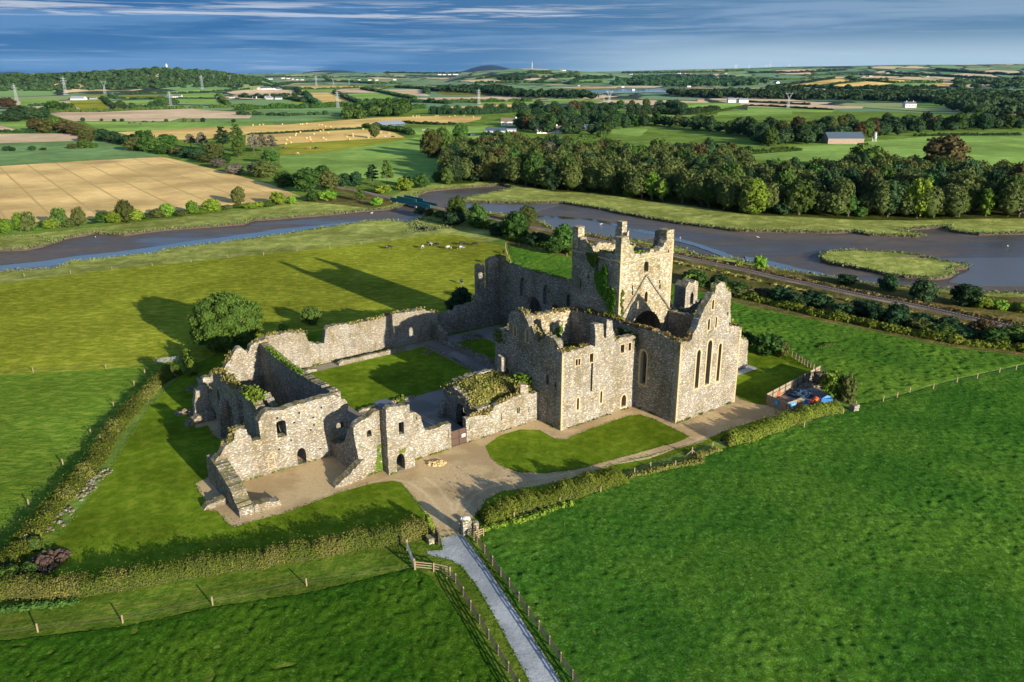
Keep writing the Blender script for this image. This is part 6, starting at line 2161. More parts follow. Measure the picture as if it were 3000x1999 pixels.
# ------------------------------------------------------------------ hedges round the enclosure
def hedge(name, label, pts, h, w, leaf, n_per, mat, seed, mix2=None, ragged=.35):
    """dense near hedge; pts native foot centre line"""
    rng = np.random.default_rng(seed)
    g_ = [G(*p) for p in pts]
    cx = sum(p[0] for p in g_) / len(g_)
    cy = sum(p[1] for p in g_) / len(g_)
    t = thing(name, (cx, cy, 0), label, 'hedge')
    L = sum(math.dist(a, b) for a, b in zip(g_, g_[1:]))
    P, N, Tn = [], [], []
    core = MB()
    prev = None
    s0 = 0.0
    for (p, q) in zip(g_, g_[1:]):
        l = math.dist(p, q)
        dx, dy = (q[0] - p[0]) / l, (q[1] - p[1]) / l
        nx, ny = -dy, dx
        m_ = max(2, int(l / .5))
        for j in range(m_ + (q == g_[-1])):
            tt = j / m_
            x, y = p[0] + (q[0] - p[0]) * tt, p[1] + (q[1] - p[1]) * tt
            k = 1 + ragged * 1.3 * mnoise.noise(Vector((x * .4, y * .4, seed)))
            k *= min(1, .35 + min(s0 + l * tt, L - s0 - l * tt) / 1.6)
            hh, ww = h * k * .86, w * .5 * (1 + .25 * mnoise.noise(Vector((x * .35, y * .35, seed + 3)))) * .84
            row = [(x + nx * ww * c - cx, y + ny * ww * c - cy, max(-.1, z)) for c, z in ((-1, -.1), (-.85, hh * .55), (-.45, hh * .92), (0, hh), (.45, hh * .92), (.85, hh * .55), (1, -.1))]
            b = len(core.v)
            core.v += row
            if prev is not None:
                for c in range(6):
                    core.f.append((prev + c, prev + c + 1, b + c + 1, b + c))
            prev = b
        n = int(l * n_per)
        tt = rng.uniform(0, 1, n)
        for u in tt:
            x, y = p[0] + (q[0] - p[0]) * u, p[1] + (q[1] - p[1]) * u
            k = 1 + ragged * 1.3 * mnoise.noise(Vector((x * .4, y * .4, seed))) + .25 * mnoise.noise(Vector((x * 1.7, y * 1.7, seed)))
            k *= min(1, .35 + min(s0 + l * u, L - s0 - l * u) / 1.6)
            ang = rng.uniform(0, math.pi)
            r_ = rng.uniform(.86, 1.1)
            if rng.uniform() < .05:
                r_ = rng.uniform(1.1, 1.6)
            ww = w * .5 * (1 + .25 * mnoise.noise(Vector((x * .35, y * .35, seed + 3))))
            c, s_ = math.cos(ang), math.sin(ang) ** .7
            P.append((x + nx * ww * c * r_ - cx, y + ny * ww * c * r_ - cy, h * k * s_ * r_))
            N.append((nx * c + rng.normal() * .5, ny * c + rng.normal() * .5, s_ + rng.normal() * .4))
            Tn.append(.5 + .35 * mnoise.noise(Vector((x * .8, y * .8, seed + 9))) + rng.normal() * .2)
        s0 += l
    P, N, Tn = np.array(P), np.array(N), np.clip(np.array(Tn), 0, 1)
    S = leaf * rng.uniform(.6, 1.35, len(P))
    if mix2:
        pick = np.array([mnoise.noise(Vector((a * .22, b * .22, seed + 20))) + rng.normal() * .12 > mix2[1] for a, b, c in P])
        if pick.any():
            me = leaf_mesh('bramble', P[pick], N[pick], S[pick], seed + 1, None, Tn[pick])
            mesh_obj('bramble', me, M[mix2[0]], t)
            P, N, S, Tn = P[~pick], N[~pick], S[~pick], Tn[~pick]
    me = leaf_mesh('foliage', P, N, S, seed, None, Tn)
    mesh_obj('foliage', me, M[mat], t)
    local('stems', core, M['leaf_dark'] if False else M['hedge_core'], t)
    return t


M['hedge_core'] = simple('hedge_core', (.035, .042, .012), .95, 0, .3, 2)
b2 = b2_
hedge('hedge_bank', 'long overgrown hedge bank running up the left side of the enclosure to the metal gate', [b2(10, 890), b2(90, 770), b2(190, 630), b2(270, 530), b2(360, 420), b2(450, 330), b2(560, 210), b2(640, 110), b2(700, 20), a1_(1060, 1480), a1_(1170, 1340), a1_(1290, 1200), a1_(1430, 1050), a1_(1560, 920), a1_(1690, 850)], 1.65, 3.0, .17, 360, 'hedge', 1, ('bramble', .18))
hedge('hedge_bank', 'brambly hedge bank along the bottom of the lawn to the gateway', [b2(-60, 1000), b2(60, 985), b2(250, 985), b2(440, 975), b2(620, 960), b2(800, 930), b2(1000, 895), b2(1200, 860), b2(1400, 830), b2(1600, 800), b2(1800, 770), b2(2019, 735), b3_(0, 560), b3_(150, 540), b3_(300, 510), b3_(400, 490)], 1.95, 3.0, .14, 520, 'hedge', 2, ('bramble', .10))
hedge('hedge_clump', 'bright ivy-covered hedge end at the gateway, left of the road', [b3_(340, 480), b3_(400, 470)], 3.2, 2.6, .2, 800, 'hedge_green', 3)
hedge('hedge', 'thick bright hedge right of the gateway stretching up to its widest clump', [b3_(730, 415), b3_(850, 380), b3_(960, 340), b3_(1100, 300), b3_(1250, 260), b3_(1400, 215), b3_(1550, 170), b3_(1700, 120)], 2.2, 3.2, .16, 640, 'hedge_green', 4, None, .45)
hedge('hedge', 'hedge with thin tops between the gravel yard and the big right-hand field', [b4_(200, 415), b4_(300, 395), b4_(400, 360), b4_(500, 320), b4_(600, 285), b4_(700, 260), b4_(760, 250)], 1.9, 2.8, .17, 520, 'hedge_green', 5, ('bramble', .25), .4)
hedge('grass_bank', 'low line of yellow weeds under the wire between gravel and field', [b3_(1740, 110), b3_(1900, 75), b3_(2080, 35), b3_(2250, 10), b4_(60, 480), b4_(180, 440)], .45, 1.5, .22, 90, 'bramble', 6, None, .6)
hedge('hedge_stub', 'bright stub of ivy-clad wall by the metal gate', [a1_(1830, 690), a1_(1870, 760), a1_(1905, 850)], 2.6, 1.6, .24, 500, 'hedge_green', 7, None, .5)
hedge('hedge_end', 'rounded green end of the left hedge bank by the metal gate', [a1_(1640, 820), a1_(1730, 860)], 2.4, 3.6, .26, 420, 'hedge', 8, None, .3)
# corner scrub bottom left
for bx, by, ty, w_, k_, lb in [(b2(60, 880)[0], b2(60, 930)[1], b2(0, 800)[1], 80, 'green', 'green bush at the corner where the two hedge banks meet'), (b2(190, 870)[0], b2(0, 880)[1], b2(0, 790)[1], 60, 'green', 'blue-green bush beside the brown brush pile'), (b2(240, 660)[0], b2(0, 700)[1], b2(0, 610)[1], 56, 'green', 'leafy bush above the brown brush pile')]:
    ptree(bx, by, ty, w_, 'bush', k_, lb, trunk=False)
stone_heap('brush_pile', 'brown pile of cut brush in the corner of the two hedge banks', (*G(*b2(310, 780)), 0), 2.4, 3.0, 1.0, 120, .42, 7, 'wood_dark', 'brush pile')
for i, (q, n_, lb) in enumerate([((690, 195), 12, 'upper of the stone lines at the foot of the left hedge bank'), ((625, 240), 26, 'thickest group of fallen wall stones beside the left hedge bank'), ((580, 305), 22, 'lower end of the fallen wall stones beside the left hedge bank'), ((525, 352), 8, 'white stones alone by the left hedge bank'), ((430, 450), 14, 'pale slab line below the gap in the left hedge bank'), ((365, 540), 14, 'lowest pale stones near the brush pile')]):
    stone_heap('wall_stones', lb, (*G(*b2(*q)), 0), 1.2, 1.6, .2, n_, .3, 30 + i, 'stone_dark', 'stones')
# reeds and long grass fringe on the marsh banks
rngm = np.random.default_rng(6)
P = []
for k in range(len(MUD)):
    p, q = MUD[k], MUD[(k + 1) % len(MUD)]
    L = math.dist(p, q)
    if L > 400:
        continue
    n = int(L * 11)
    tt = rngm.uniform(0, 1, n)
    for u in tt:
        P.append((p[0] + (q[0] - p[0]) * u + rngm.normal() * .9, p[1] + (q[1] - p[1]) * u + rngm.normal() * .9, rngm.uniform(-.3, .45)))
for nm, mt, pts_, z in OVER[:3]:
    for k in range(len(pts_)):
        p, q = pts_[k], pts_[(k + 1) % len(pts_)]
        for u in rngm.uniform(0, 1, int(math.dist(p, q) * 9)):
            P.append((p[0] + (q[0] - p[0]) * u + rngm.normal() * .7, p[1] + (q[1] - p[1]) * u + rngm.normal() * .7, rngm.uniform(-.3, .5)))
P = np.array(P)
N = np.stack([rngm.normal(size=len(P)), rngm.normal(size=len(P)), rngm.normal(size=len(P)) * .5], 1)
me = leaf_mesh('marsh_grass', P, N, rngm.uniform(.3, .7, len(P)), 3)
o = mesh_obj('marsh_grass', me, M['marsh_leaf'] if 'marsh_leaf' in M else leaf_mat('marsh_leaves', (.09, .12, .04), (.15, .19, .07)), None)
o['kind'] = 'stuff'
tag(o, 'long marsh grass fringing the mud banks')

for i, (pl_, lb, mt) in enumerate([([b3_(760, 470), b3_(900, 440), b3_(1060, 400), b3_(1200, 345), b3_(1350, 300)], 'nettles and docks growing thickly outside the hedge right of the gateway', 'leaf_bright'),
                                  ([b2_(-40, 1110), b2_(200, 1080), b2_(500, 1040)], 'green nettles at the foot of the lower hedge bank', 'leaf_green'),
                                  ([y1_(1180, 470), y1_(1260, 440), y1_(1330, 430)], 'small patch of docks in the meadow behind the yard', 'leaf_green')]):
    clump_line('weeds', [G(*p) for p in pl_], .55, 1.3, .8, .28, mt, lb, 'weeds', 'stuff', 130 + i, None, .9, .15)

# ragged turf edges where lawn, road and gravel meet
rng_e = np.random.default_rng(15)
P = []
for nm, mt, pts_, z in P_:
    if nm not in ('gravel_path', 'road') and not (nm == 'lawn' and len(pts_) > 14):
        continue
    for k in range(len(pts_)):
        p, q = pts_[k], pts_[(k + 1) % len(pts_)]
        L = math.dist(p, q)
        if L > 60:
            continue
        for u in rng_e.uniform(0, 1, int(L * 12)):
            x, y = p[0] + (q[0] - p[0]) * u, p[1] + (q[1] - p[1]) * u
            a_, b_ = F(x, y)
            if (9 < a_ < 68 and -54 < b_ < 12) or (-.5 < a_ < 17 and -.5 < b_ < 17):
                continue
            P.append((x + rng_e.normal() * .16, y + rng_e.normal() * .16, rng_e.uniform(0, .08)))
P = np.array(P)
N = np.stack([rng_e.normal(size=len(P)), rng_e.normal(size=len(P)), rng_e.uniform(.2, 1, len(P))], 1)
me = leaf_mesh('edge_grass', P, N, rng_e.uniform(.07, .19, len(P)), 3)
o = mesh_obj('edge_grass', me, leaf_mat('edge_grass', (.045, .075, .008), (.11, .14, .02)), None)
o['kind'] = 'stuff'
tag(o, 'small tufts of grass creeping over the gravel edges')
# ------------------------------------------------------------------ fences
def gz(x, y):
    return (*G(x, y), 0.0)


def fence(name, label, bases, h=1.25, pw=.13, rails=(), rw=.05, rh=.10, side=0.0, mat='wood_post', rmat='wood_post', wires=(), cat='fence', off=.09, extra=()):
    """bases: world foot points. rails/wires: heights. off: rails sit on this side of the posts"""
    c = bases[len(bases) // 2]
    t = thing(name, (c[0], c[1], 0), label, cat)
    for i, b in enumerate(bases):
        mb = MB()
        hh = h * (1 + .04 * math.sin(i * 2.7))
        mb.bar((b[0], b[1], -.2), (b[0] + .03 * math.sin(i), b[1], hh), pw)
        mb.build('post', M[mat], t)
    for z in rails:
        mb = MB()
        for p, q in zip(bases, bases[1:]):
            d = Vector((q[0] - p[0], q[1] - p[1]))
            n_ = Vector((-d.y, d.x)).normalized() * off
            mb.bar((p[0] + n_.x, p[1] + n_.y, z), (q[0] + n_.x, q[1] + n_.y, z), rw, rh)
        mb.build('rail', M[rmat], t)
    if wires:
        mb = MB()
        for z in wires:
            for p, q in zip(bases, bases[1:]):
                mb.bar((p[0], p[1], z), (q[0], q[1], z), .009)
        mb.build('wire', M['wire'], t)
    return t


L1 = [G(*b3_(*q)) for q in [(493, 808), (553, 842), (606, 932), (658, 1030), (720, 1125), (783, 1230), (848, 1340), (917, 1455), (990, 1580), (1066, 1710), (1150, 1850)]]
R1 = [G(*b3_(*q)) for q in [(652, 500), (702, 572), (753, 640), (808, 720), (866, 797), (925, 874), (990, 968), (1055, 1070), (1127, 1168), (1200, 1274), (1279, 1392), (1361, 1510), (1450, 1640), (1545, 1780)]]
fence('rail_fence', 'post and rail fence running down the left side of the pale road', L1, 1.35, .13, (.35, .65, .95, 1.22), .05, .11, off=-.1, rmat='wood_rail')
fence('rail_fence', 'post and rail fence running down the right side of the pale road', R1, 1.35, .13, (.35, .65, .95, 1.22), .05, .11, off=-.1, rmat='wood_rail')
fence('rail_fence', 'short sunlit rail fence between the steel gate and the road', [G(*b3_(*q)) for q in [(275, 755), (402, 768), (515, 792)]], 1.35, .15, (.45, .8, 1.15), .05, .14, off=.1)
fence('rail_fence', 'small sunlit corner of rail fence beside the stone gate pier', [G(*b3_(*q)) for q in [(680, 548), (712, 535), (745, 520)]], 1.3, .13, (.45, .8, 1.15), .05, .13, off=.1)
fence('wire_fence', 'wire fence with pale posts along the left field beside the hedge shadow', [G(*q) for q in [a1_(1540, 735), a1_(1428, 832), a1_(1323, 940), a1_(1122, 1157), a1_(897, 1422), b2_(416, 143), b2_(190, 408), b2_(-60, 720)]], 1.1, .14, wires=(.5, .95))
fence('wire_fence', 'wire fence crossing between the yellow pasture and the left field', [G(*q) for q in [a1_(-200, 830), a1_(328, 812), a1_(1045, 778), a1_(1536, 733)]], 1.1, .13, wires=(.5, .95))
fence('wire_fence', 'wire fence with few posts along the front field below the hedge bank', [G(*q) for q in [b2_(-100, 1290), b2_(250, 1240), b2_(808, 1180), b2_(1399, 1063), b2_(2017, 936), b3_(272, 755)]], 1.15, .13, wires=(.5, .95))
fence('wire_fence', 'wire fence across the right-hand field from the yard corner', [G(*q) for q in [b4_(970, 210), b4_(1037, 192), b4_(1098, 167), b4_(1212, 150), b4_(1327, 118), b4_(1425, 100), b4_(1532, 72), b4_(1612, 58), b4_(1720, 30)]], 1.2, .14, wires=(.5, .95))
fence('wire_fence', 'line of white marker posts between pasture and marsh', [G(*q) for q in [n1_(210, 1060), n1_(610, 1035), n1_(965, 1004), n1_(1312, 970), n1_(1648, 938), n1_(1964, 902), n1_(2273, 873), n2_(213, 1025), n2_(502, 993), n2_(785, 962), n2_(1055, 932), n2_(1320, 902), n2_(1700, 855)]], 1.0, .13, mat='wood_post', wires=(.7,))
fence('wire_fence', 'short wire fence between the cow pasture and the bright meadow', [G(*q) for q in [t3(687, 150), t3(697, 206), t3(713, 243), t3(739, 307), t3(765, 387), t3(800, 480)]], 1.2, .18, mat='wood_post', wires=(.5, .95))
fence('wire_fence', 'posts along the meadow hedge left of the tower', [G(*q) for q in [t3(690, 110), t3(890, 125), t3(1042, 150), t3(1375, 215), t3(1627, 270)]], 1.2, .16, wires=(.6,))
fence('wire_fence', 'posts by the outside of the hedge right of the gateway', [G(*q) for q in [b3_(957, 405), b3_(1270, 300), b3_(1552, 222), b3_(1785, 95), b3_(1897, 50), b3_(2068, 45), b4_(145, 435), b4_(293, 410), b4_(587, 335), b4_(775, 270), b4_(838, 235)]], 1.15, .13, wires=(.5, .9))
fence('rail_fence', 'timber rail fence between the lawn and the meadow behind the yard', [G(*y1_(*q)) for q in [(862, 570), (905, 597), (940, 622), (975, 642), (1005, 660), (1040, 682), (1075, 700), (1110, 722)]], 1.3, .14, (.35, .75, 1.15), .05, .12, off=.1)

# braced straining post
t = thing('straining_post', gz(*b4_(45, 470)), 'straining post with two slanting braces beside the gravel path', 'post')
mb = MB()
mb.bar((0, 0, -.2), (0, 0, 1.5), .15)
local('post', mb, M['wood_post'], t)
for s_ in (-1, 1):
    mb = MB()
    mb.bar((s_ * 1.1, .2 * s_, 0), (0, 0, 1.0), .09)
    local('brace', mb, M['wood_post'], t)

# tubular gates
def field_gate(label, p, q, h=1.2, mat='steel', posts='wood_post', bars=6):
    t = thing('field_gate', (*p, 0), label, 'gate')
    mb = MB()
    for k in range(bars):
        z = .2 + (h - .25) * k / (bars - 1)
        mb.bar((*p, z), (*q, z), .05)
    for u in (0, .5, 1):
        x, y = p[0] + (q[0] - p[0]) * u, p[1] + (q[1] - p[1]) * u
        mb.bar((x, y, .18), (x, y, h), .055)
    mb.build('gate_leaf', M[mat], t)
    d = Vector((q[0] - p[0], q[1] - p[1])).normalized() * .2
    for x, y in ((p[0] - d.x, p[1] - d.y), (q[0] + d.x, q[1] + d.y)):
        mb = MB()
        mb.bar((x, y, -.2), (x, y, h + .35), .2)
        mb.build('gate_post', M[posts], t)
    return t


field_gate('closed tubular metal gate between timber posts at the top of the hedge bank', G(*a1_(1552, 728)), G(*a1_(1762, 700)), 1.2)
field_gate('open silver tubular gate beside the road, left of the gateway', G(*b3_(222, 622)), G(*b3_(268, 745)), 1.3)
gtm = thing('timber_gate', gz(*b3_(436, 585)), 'dark slatted timber gate swung open against the hedge end', 'gate')
p, q = G(*b3_(438, 590)), G(*b3_(415, 545))
for k in range(7):
    mb = MB()
    x, y = p[0] + (q[0] - p[0]) * k / 6, p[1] + (q[1] - p[1]) * k / 6
    mb.bar((x, y, .1), (x, y, 1.9), .12)
    mb.build('slat', M['wood_dark'], gtm)
mb = MB()
mb.bar((*p, .4), (*q, .4), .1)
mb.bar((*p, 1.5), (*q, 1.5), .1)
mb.build('rail', M['wood_dark'], gtm)


def pier(name, label, loc, w, h, cap, seed):
    rnd = random.Random(seed)
    t = thing(name, loc, label, 'gate pier')
    mb = MB()
    n = 7
    for k in range(n):
        z0, z1_ = h * k / n, h * (k + 1) / n
        j = w / 2 * (1 + rnd.uniform(-.07, .07))
        mb.box(-j, j, -j * .9, j * .9, z0, z1_ - .015, .5 + rnd.uniform(-.04, .04))
    local('shaft', mb, M['stone'], t)
    if cap:
        mb = MB()
        for k in range(9):
            a = rnd.uniform(0, 6.3)
            r_ = rnd.uniform(0, w * .4)
            mb.box(-.22, .22, -.18, .18, h, h + rnd.uniform(.2, .36), a, (math.cos(a) * r_, math.sin(a) * r_))
        local('cap_stones', mb, M['whitewash'], t)
    return t


pier('gate_pier', 'tall rubble gate pier with white stones on top, right of the road', gz(*b3_(622, 500)), 1.25, 2.2, True, 1)
pier('gate_pier', 'low broken pier beside the tall rubble gate pier', gz(*b3_(688, 470)), .8, 1.1, False, 2)
pier('gate_pier', 'pale low stone block at the hedge end left of the road', gz(*b3_(388, 560)), 1.2, .9, False, 3)
pier('stone_stub', 'pale stub of wall at the outer corner of the yard hedge', gz(*y1_(1575, 1185)), 1.3, 1.2, False, 4)

# ------------------------------------------------------------------ railway and bridge
TRK = [n2_(*q) for q in [(700, 405), (880, 440), (1000, 458), (1090, 478), (1200, 503), (1330, 534), (1440, 556), (1560, 580), (1680, 604), (1790, 628), (1960, 660), (2130, 692), (2255, 716)]] + [n3_(*q) for q in [(450, 773), (650, 808), (950, 872), (1200, 920), (1450, 968), (1690, 1018), (1900, 1062), (2100, 1104), (2340, 1152)]] + [n4_(*q) for q in [(200, 928), (400, 968), (600, 1012), (850, 1062), (1100, 1108), (1300, 1152), (1500, 1198), (1792, 1258), (2100, 1325)]]
TZ = 1.1
TRW = [G(x, y, TZ) for x, y in TRK]


def resample(pts, step):
    out = [pts[0]]
    acc = 0
    for p, q in zip(pts, pts[1:]):
        L = math.dist(p, q)
        d = step - acc
        while d < L:
            out.append((p[0] + (q[0] - p[0]) * d / L, p[1] + (q[1] - p[1]) * d / L))
            d += step
        acc = L - (d - step)
    return out


def smooth_line(pts, n=3):
    for _ in range(n):
        out = [pts[0]]
        for p, q in zip(pts, pts[1:]):
            out += [(p[0] * .75 + q[0] * .25, p[1] * .75 + q[1] * .25), (p[0] * .25 + q[0] * .75, p[1] * .25 + q[1] * .75)]
        out.append(pts[-1])
        pts = out
    return pts


TRS = resample(smooth_line(TRW), 3.0)


def ribbon(mb, pts, prof, skip=None):
    """prof: list of (offset, z)"""
    prev = None
    n = len(prof)
    for i, p in enumerate(pts):
        a, b = pts[max(0, i - 1)], pts[min(len(pts) - 1, i + 1)]
        d = Vector((b[0] - a[0], b[1] - a[1])).normalized()
        base = len(mb.v)
        for o_, z in prof:
            mb.v.append((p[0] - d.y * o_, p[1] + d.x * o_, z))
        if prev is not None and not (skip and skip(i)):
            for k in range(n - 1):
                mb.f.append((prev + k, prev + k + 1, base + k + 1, base + k))
        prev = base


BR0, BR1 = G(*n2_(1325, 560), TZ), G(*n2_(1650, 612), TZ)
i0 = min(range(len(TRS)), key=lambda i: math.dist(TRS[i], G(*n2_(1335, 535), TZ)))
i1 = min(range(len(TRS)), key=lambda i: math.dist(TRS[i], G(*n2_(1690, 606), TZ)))
i0, i1 = min(i0, i1), max(i0, i1)
mb = MB()
ribbon(mb, TRS, [(-4.6, -1.0), (-2.4, TZ - .35), (2.4, TZ - .35), (4.6, -1.0)], skip=lambda i: i0 < i <= i1)
o = mb.build('railway_embankment', M['scrubfloor'])
o['kind'] = 'structure'
rail = thing('railway_track', (*TRS[len(TRS) // 2], TZ), 'single railway line on pale ballast curving past the ruin to the bridge', 'railway')
mb = MB()
ribbon(mb, TRS, [(-1.9, TZ - .345), (-1.4, TZ - .02), (1.4, TZ - .02), (1.9, TZ - .345)])
mb.build('ballast', M['ballast'], rail)
for o_ in (-.8, .8):
    mb = MB()
    ribbon(mb, TRS, [(o_ - .06, TZ + .05), (o_ - .06, TZ + .2), (o_ + .06, TZ + .2), (o_ + .06, TZ + .05)])
    mb.build('rail', M['rail'], rail)
mb = MB()
SL = resample(TRS, .8)
for i in range(0, len(SL) - 1):
    d = Vector((SL[i + 1][0] - SL[i][0], SL[i + 1][1] - SL[i][1])).normalized()
    mb.box(-.13, .13, -1.25, 1.25, TZ - .05, TZ + .06, math.atan2(d.y, d.x), SL[i])
o = mb.build('sleepers', M['sleeper'], rail)
o['kind'] = 'stuff'

bm_ = TRS[(i0 + i1) // 2]
br = thing('rail_bridge', (*bm_, 0), 'teal steel plate girder rail bridge over the muddy creek', 'bridge')
dirb = Vector((TRS[i1][0] - TRS[i0][0], TRS[i1][1] - TRS[i0][1])).normalized()
nb_ = Vector((-dirb.y, dirb.x))
LB = math.dist(TRS[i0], TRS[i1])


def along_b(s_, o_):
    return (TRS[i0][0] + dirb.x * s_ + nb_.x * o_, TRS[i0][1] + dirb.y * s_ + nb_.y * o_)


for o_, segs in ((2.1, ((0, LB * .17, .75), (LB * .17, LB * .66, 2.0), (LB * .66, LB, .9))), (-2.1, ((0, LB * .17, .75), (LB * .17, LB * .66, 2.0), (LB * .66, LB, .9)))):
    for s0, s1, hh in segs:
        mb = MB()
        p, q = along_b(s0, o_), along_b(s1, o_)
        mb.bar((*p, TZ + hh / 2 - .3), (*q, TZ + hh / 2 - .3), .12, hh + .9)
        for z in (TZ + hh + .12, TZ - .78):
            mb.bar((*p, z), (*q, z), .5, .1)
        k = s0
        while k <= s1:
            c = along_b(k, o_)
            mb.bar((*c, TZ - .7), (*c, TZ + hh), .34, .08)
            k += 2.0
        mb.build('girder', M['bridge'], br)
mb = MB()
mb.bar((*along_b(0, 0), TZ - .25), (*along_b(LB, 0), TZ - .25), 4.0, .25)
mb.build('deck', M['wood_dark'], br)
for s_, w_ in ((LB * .17, 1.4), (LB * .66, 1.4), (-.4, 2.4), (LB + .4, 2.4)):
    mb = MB()
    c = along_b(s_, 0)
    mb.box(-w_ / 2, w_ / 2, -2.9, 2.9, -1.6, TZ - .82, math.atan2(dirb.y, dirb.x), c)
    mb.build('pier', M['stone'], br)

# ------------------------------------------------------------------ cattle
def skin_mesh(name, verts, edges, radii, sub=1):
    me = bpy.data.meshes.new(name)
    me.from_pydata(verts, edges, [])
    o = bpy.data.objects.new(name, me)
    COL.objects.link(o)
    m = o.modifiers.new('skin', 'SKIN')
    m.use_smooth_shade = True
    for i, v in enumerate(me.skin_vertices[0].data):
        v.radius = radii[i]
        v.use_root = (i == 0)
    s_ = o.modifiers.new('sub', 'SUBSURF')
    s_.levels = sub
    s_.render_levels = sub
    dg = bpy.context.evaluated_depsgraph_get()
    out = bpy.data.meshes.new_from_object(o.evaluated_get(dg))
    out.name = name
    bpy.data.objects.remove(o)
    return out


def cow_mesh(graze=True):
    V_ = [(-.75, 0, 1.02), (-.35, 0, 1.0), (.1, 0, .98), (.55, 0, 1.02), (.85, 0, 1.08)]
    R_ = [(.27, .30), (.33, .36), (.36, .40), (.31, .36), (.22, .27)]
    E_ = [(0, 1), (1, 2), (2, 3), (3, 4)]
    if graze:
        neck = [(1.10, 0, .82), (1.28, 0, .50), (1.40, 0, .26), (1.52, 0, .10)]
    else:
        neck = [(1.12, 0, 1.22), (1.32, 0, 1.38), (1.52, 0, 1.32), (1.72, 0, 1.20)]
    nr = [(.17, .2), (.13, .15), (.13, .14), (.085, .08)]
    b = 4
    for p, r_ in zip(neck, nr):
        V_.append(p)
        R_.append(r_)
        E_.append((b, len(V_) - 1))
        b = len(V_) - 1
    for sy in (-1, 1):
        for root, pts in ((3, [(.60, sy * .20, .68), (.60, sy * .21, .40), (.57, sy * .21, .03)]), (0, [(-.70, sy * .21, .74), (-.62, sy * .22, .52), (-.80, sy * .22, .36), (-.76, sy * .22, .03)])):
            pb_ = root
            for k, p in enumerate(pts):
                V_.append(p)
                R_.append(((.13, .13), (.075, .075), (.055, .055), (.06, .06))[k])
                E_.append((pb_, len(V_) - 1))
                pb_ = len(V_) - 1
    pb_ = 0
    for p in ((-1.02, 0, 1.06), (-1.08, 0, .7), (-1.07, 0, .45)):
        V_.append(p)
        R_.append((.03, .03))
        E_.append((pb_, len(V_) - 1))
        pb_ = len(V_) - 1
    return skin_mesh('cow', V_, E_, R_)


def hide_mat(name, c1, c2, th):
    m, t, b, g = new_mat(name)
    tcn = t.nodes.new('ShaderNodeTexCoord')
    oi = t.nodes.new('ShaderNodeObjectInfo')
    cmb = t.nodes.new('ShaderNodeVectorMath')
    cmb.operation = 'ADD'
    cx_ = t.nodes.new('ShaderNodeCombineXYZ')
    t.links.new(mth(t, 'MULTIPLY', oi.outputs['Random'], 30.0), cx_.inputs[0])
    t.links.new(tcn.outputs['Object'], cmb.inputs[0])
    t.links.new(cx_.outputs[0], cmb.inputs[1])
    n = tex(t, cmb.outputs[0], 1.7, 1, .4)
    t.links.new(mix(t, mrange(t, n.outputs[0], th, th + .02), c1, c2), b.inputs['Base Color'])
    b.inputs['Roughness'].default_value = .6
    return m


M['hide_black'] = hide_mat('black_hide', (.012, .011, .012), (.24, .23, .21), .66)
M['hide_pied'] = hide_mat('pied_hide', (.014, .013, .014), (.30, .29, .27), .53)
M['hide_white'] = hide_mat('white_hide', (.02, .018, .018), (.34, .33, .30), .46)
M['hide_tan'] = hide_mat('tan_hide', (.26, .13, .06), (.5, .4, .3), .66)
COWG, COWS = cow_mesh(True), cow_mesh(False)


def cow(q, rz, mat, label, graze=True, s=1.08, group='cattle in the pasture by the ruin', name='cow'):
    o = mesh_obj(name, COWG if graze else COWS, M[mat], None, (*G(*q), 0), slot_obj=True)
    o.rotation_euler = (0, 0, rz)
    o.scale = (s, s, s)
    return tag(o, label, 'cow' if name == 'cow' else 'horse', group)


for q, rz, mt, lb, gr in [
    (n2_(1296, 972), 3.3, 'hide_black', 'black cow grazing alone at the left of the herd', True), (n2_(1582, 968), 1.4, 'hide_white', 'small white and black cow facing away, left of the black pair', True),
    (n2_(1648, 944), 2.6, 'hide_pied', 'black cow with white face, behind the left black cow of the pair', False), (n2_(1706, 949), 3.1, 'hide_black', 'black cow grazing beside the white-faced one', True),
    (n2_(1810, 972), 3.6, 'hide_white', 'mostly white cow grazing in the middle of the herd', True), (n2_(1920, 974), 3.2, 'hide_white', 'white cow below the black one, right of the herd', True),
    (n2_(1923, 938), .4, 'hide_black', 'black cow behind the right-hand white cow', True), (n2_(2036, 944), 3.2, 'hide_black', 'black cow with white legs nearest the marsh hedge', True),
    (n2_(2282, 1012), 1.7, 'hide_black', 'black cow seen end on beside the meadow wire fence', True), (n2_(2132, 1092), 1.4, 'hide_pied', 'black and white cow above the broken church end', True),
    (n2_(1918, 1272), 1.9, 'hide_pied', 'black and white cow at the tip of the tower shadow edge', True), (t3(185, 930), 1.3, 'hide_pied', 'cow half hidden beside the dark tree at the church end', True)]:
    cow(q, rz, mt, lb, gr)
for q, rz, mt, lb in [((388, 757), 1, 'hide_black', 'black cow at the left in the far yellow-green pasture'), ((607, 757), 3, 'hide_tan', 'tan cow in the far yellow-green pasture'), ((668, 759), 2.8, 'hide_black', 'black cow right of the tan cow in the far pasture'),
                      ((625, 706), .2, 'hide_tan', 'brown cow at the foot of the bale field'), ((505, 806), 3.1, 'hide_tan', 'brown and white cow at the lower edge of the far pasture'), ((1325, 660), .2, 'hide_black', 'black cow at the right corner of the bale field'), ((1258, 661), .2, 'hide_white', 'white cow left of the black cow at the bale field corner')]:
    cow(m2(*q), rz, mt, lb, True, 1.5, 'cattle in the far pasture')
cow(m2(1588, 606), .2, 'hide_white', 'white horse standing in the paddock by the farm hedge', False, 1.7, 'paddock animals', 'horse')
for i, q in enumerate([(1115, 540), (1158, 538), (1203, 549), (1245, 526), (1230, 527), (1265, 527), (1315, 526), (1328, 525)]):
    cow(m1(*q), .3 * i, 'hide_black', 'tiny black cow in the long green field beyond the stubble', True, 1.6, 'cattle in the distant long green field')

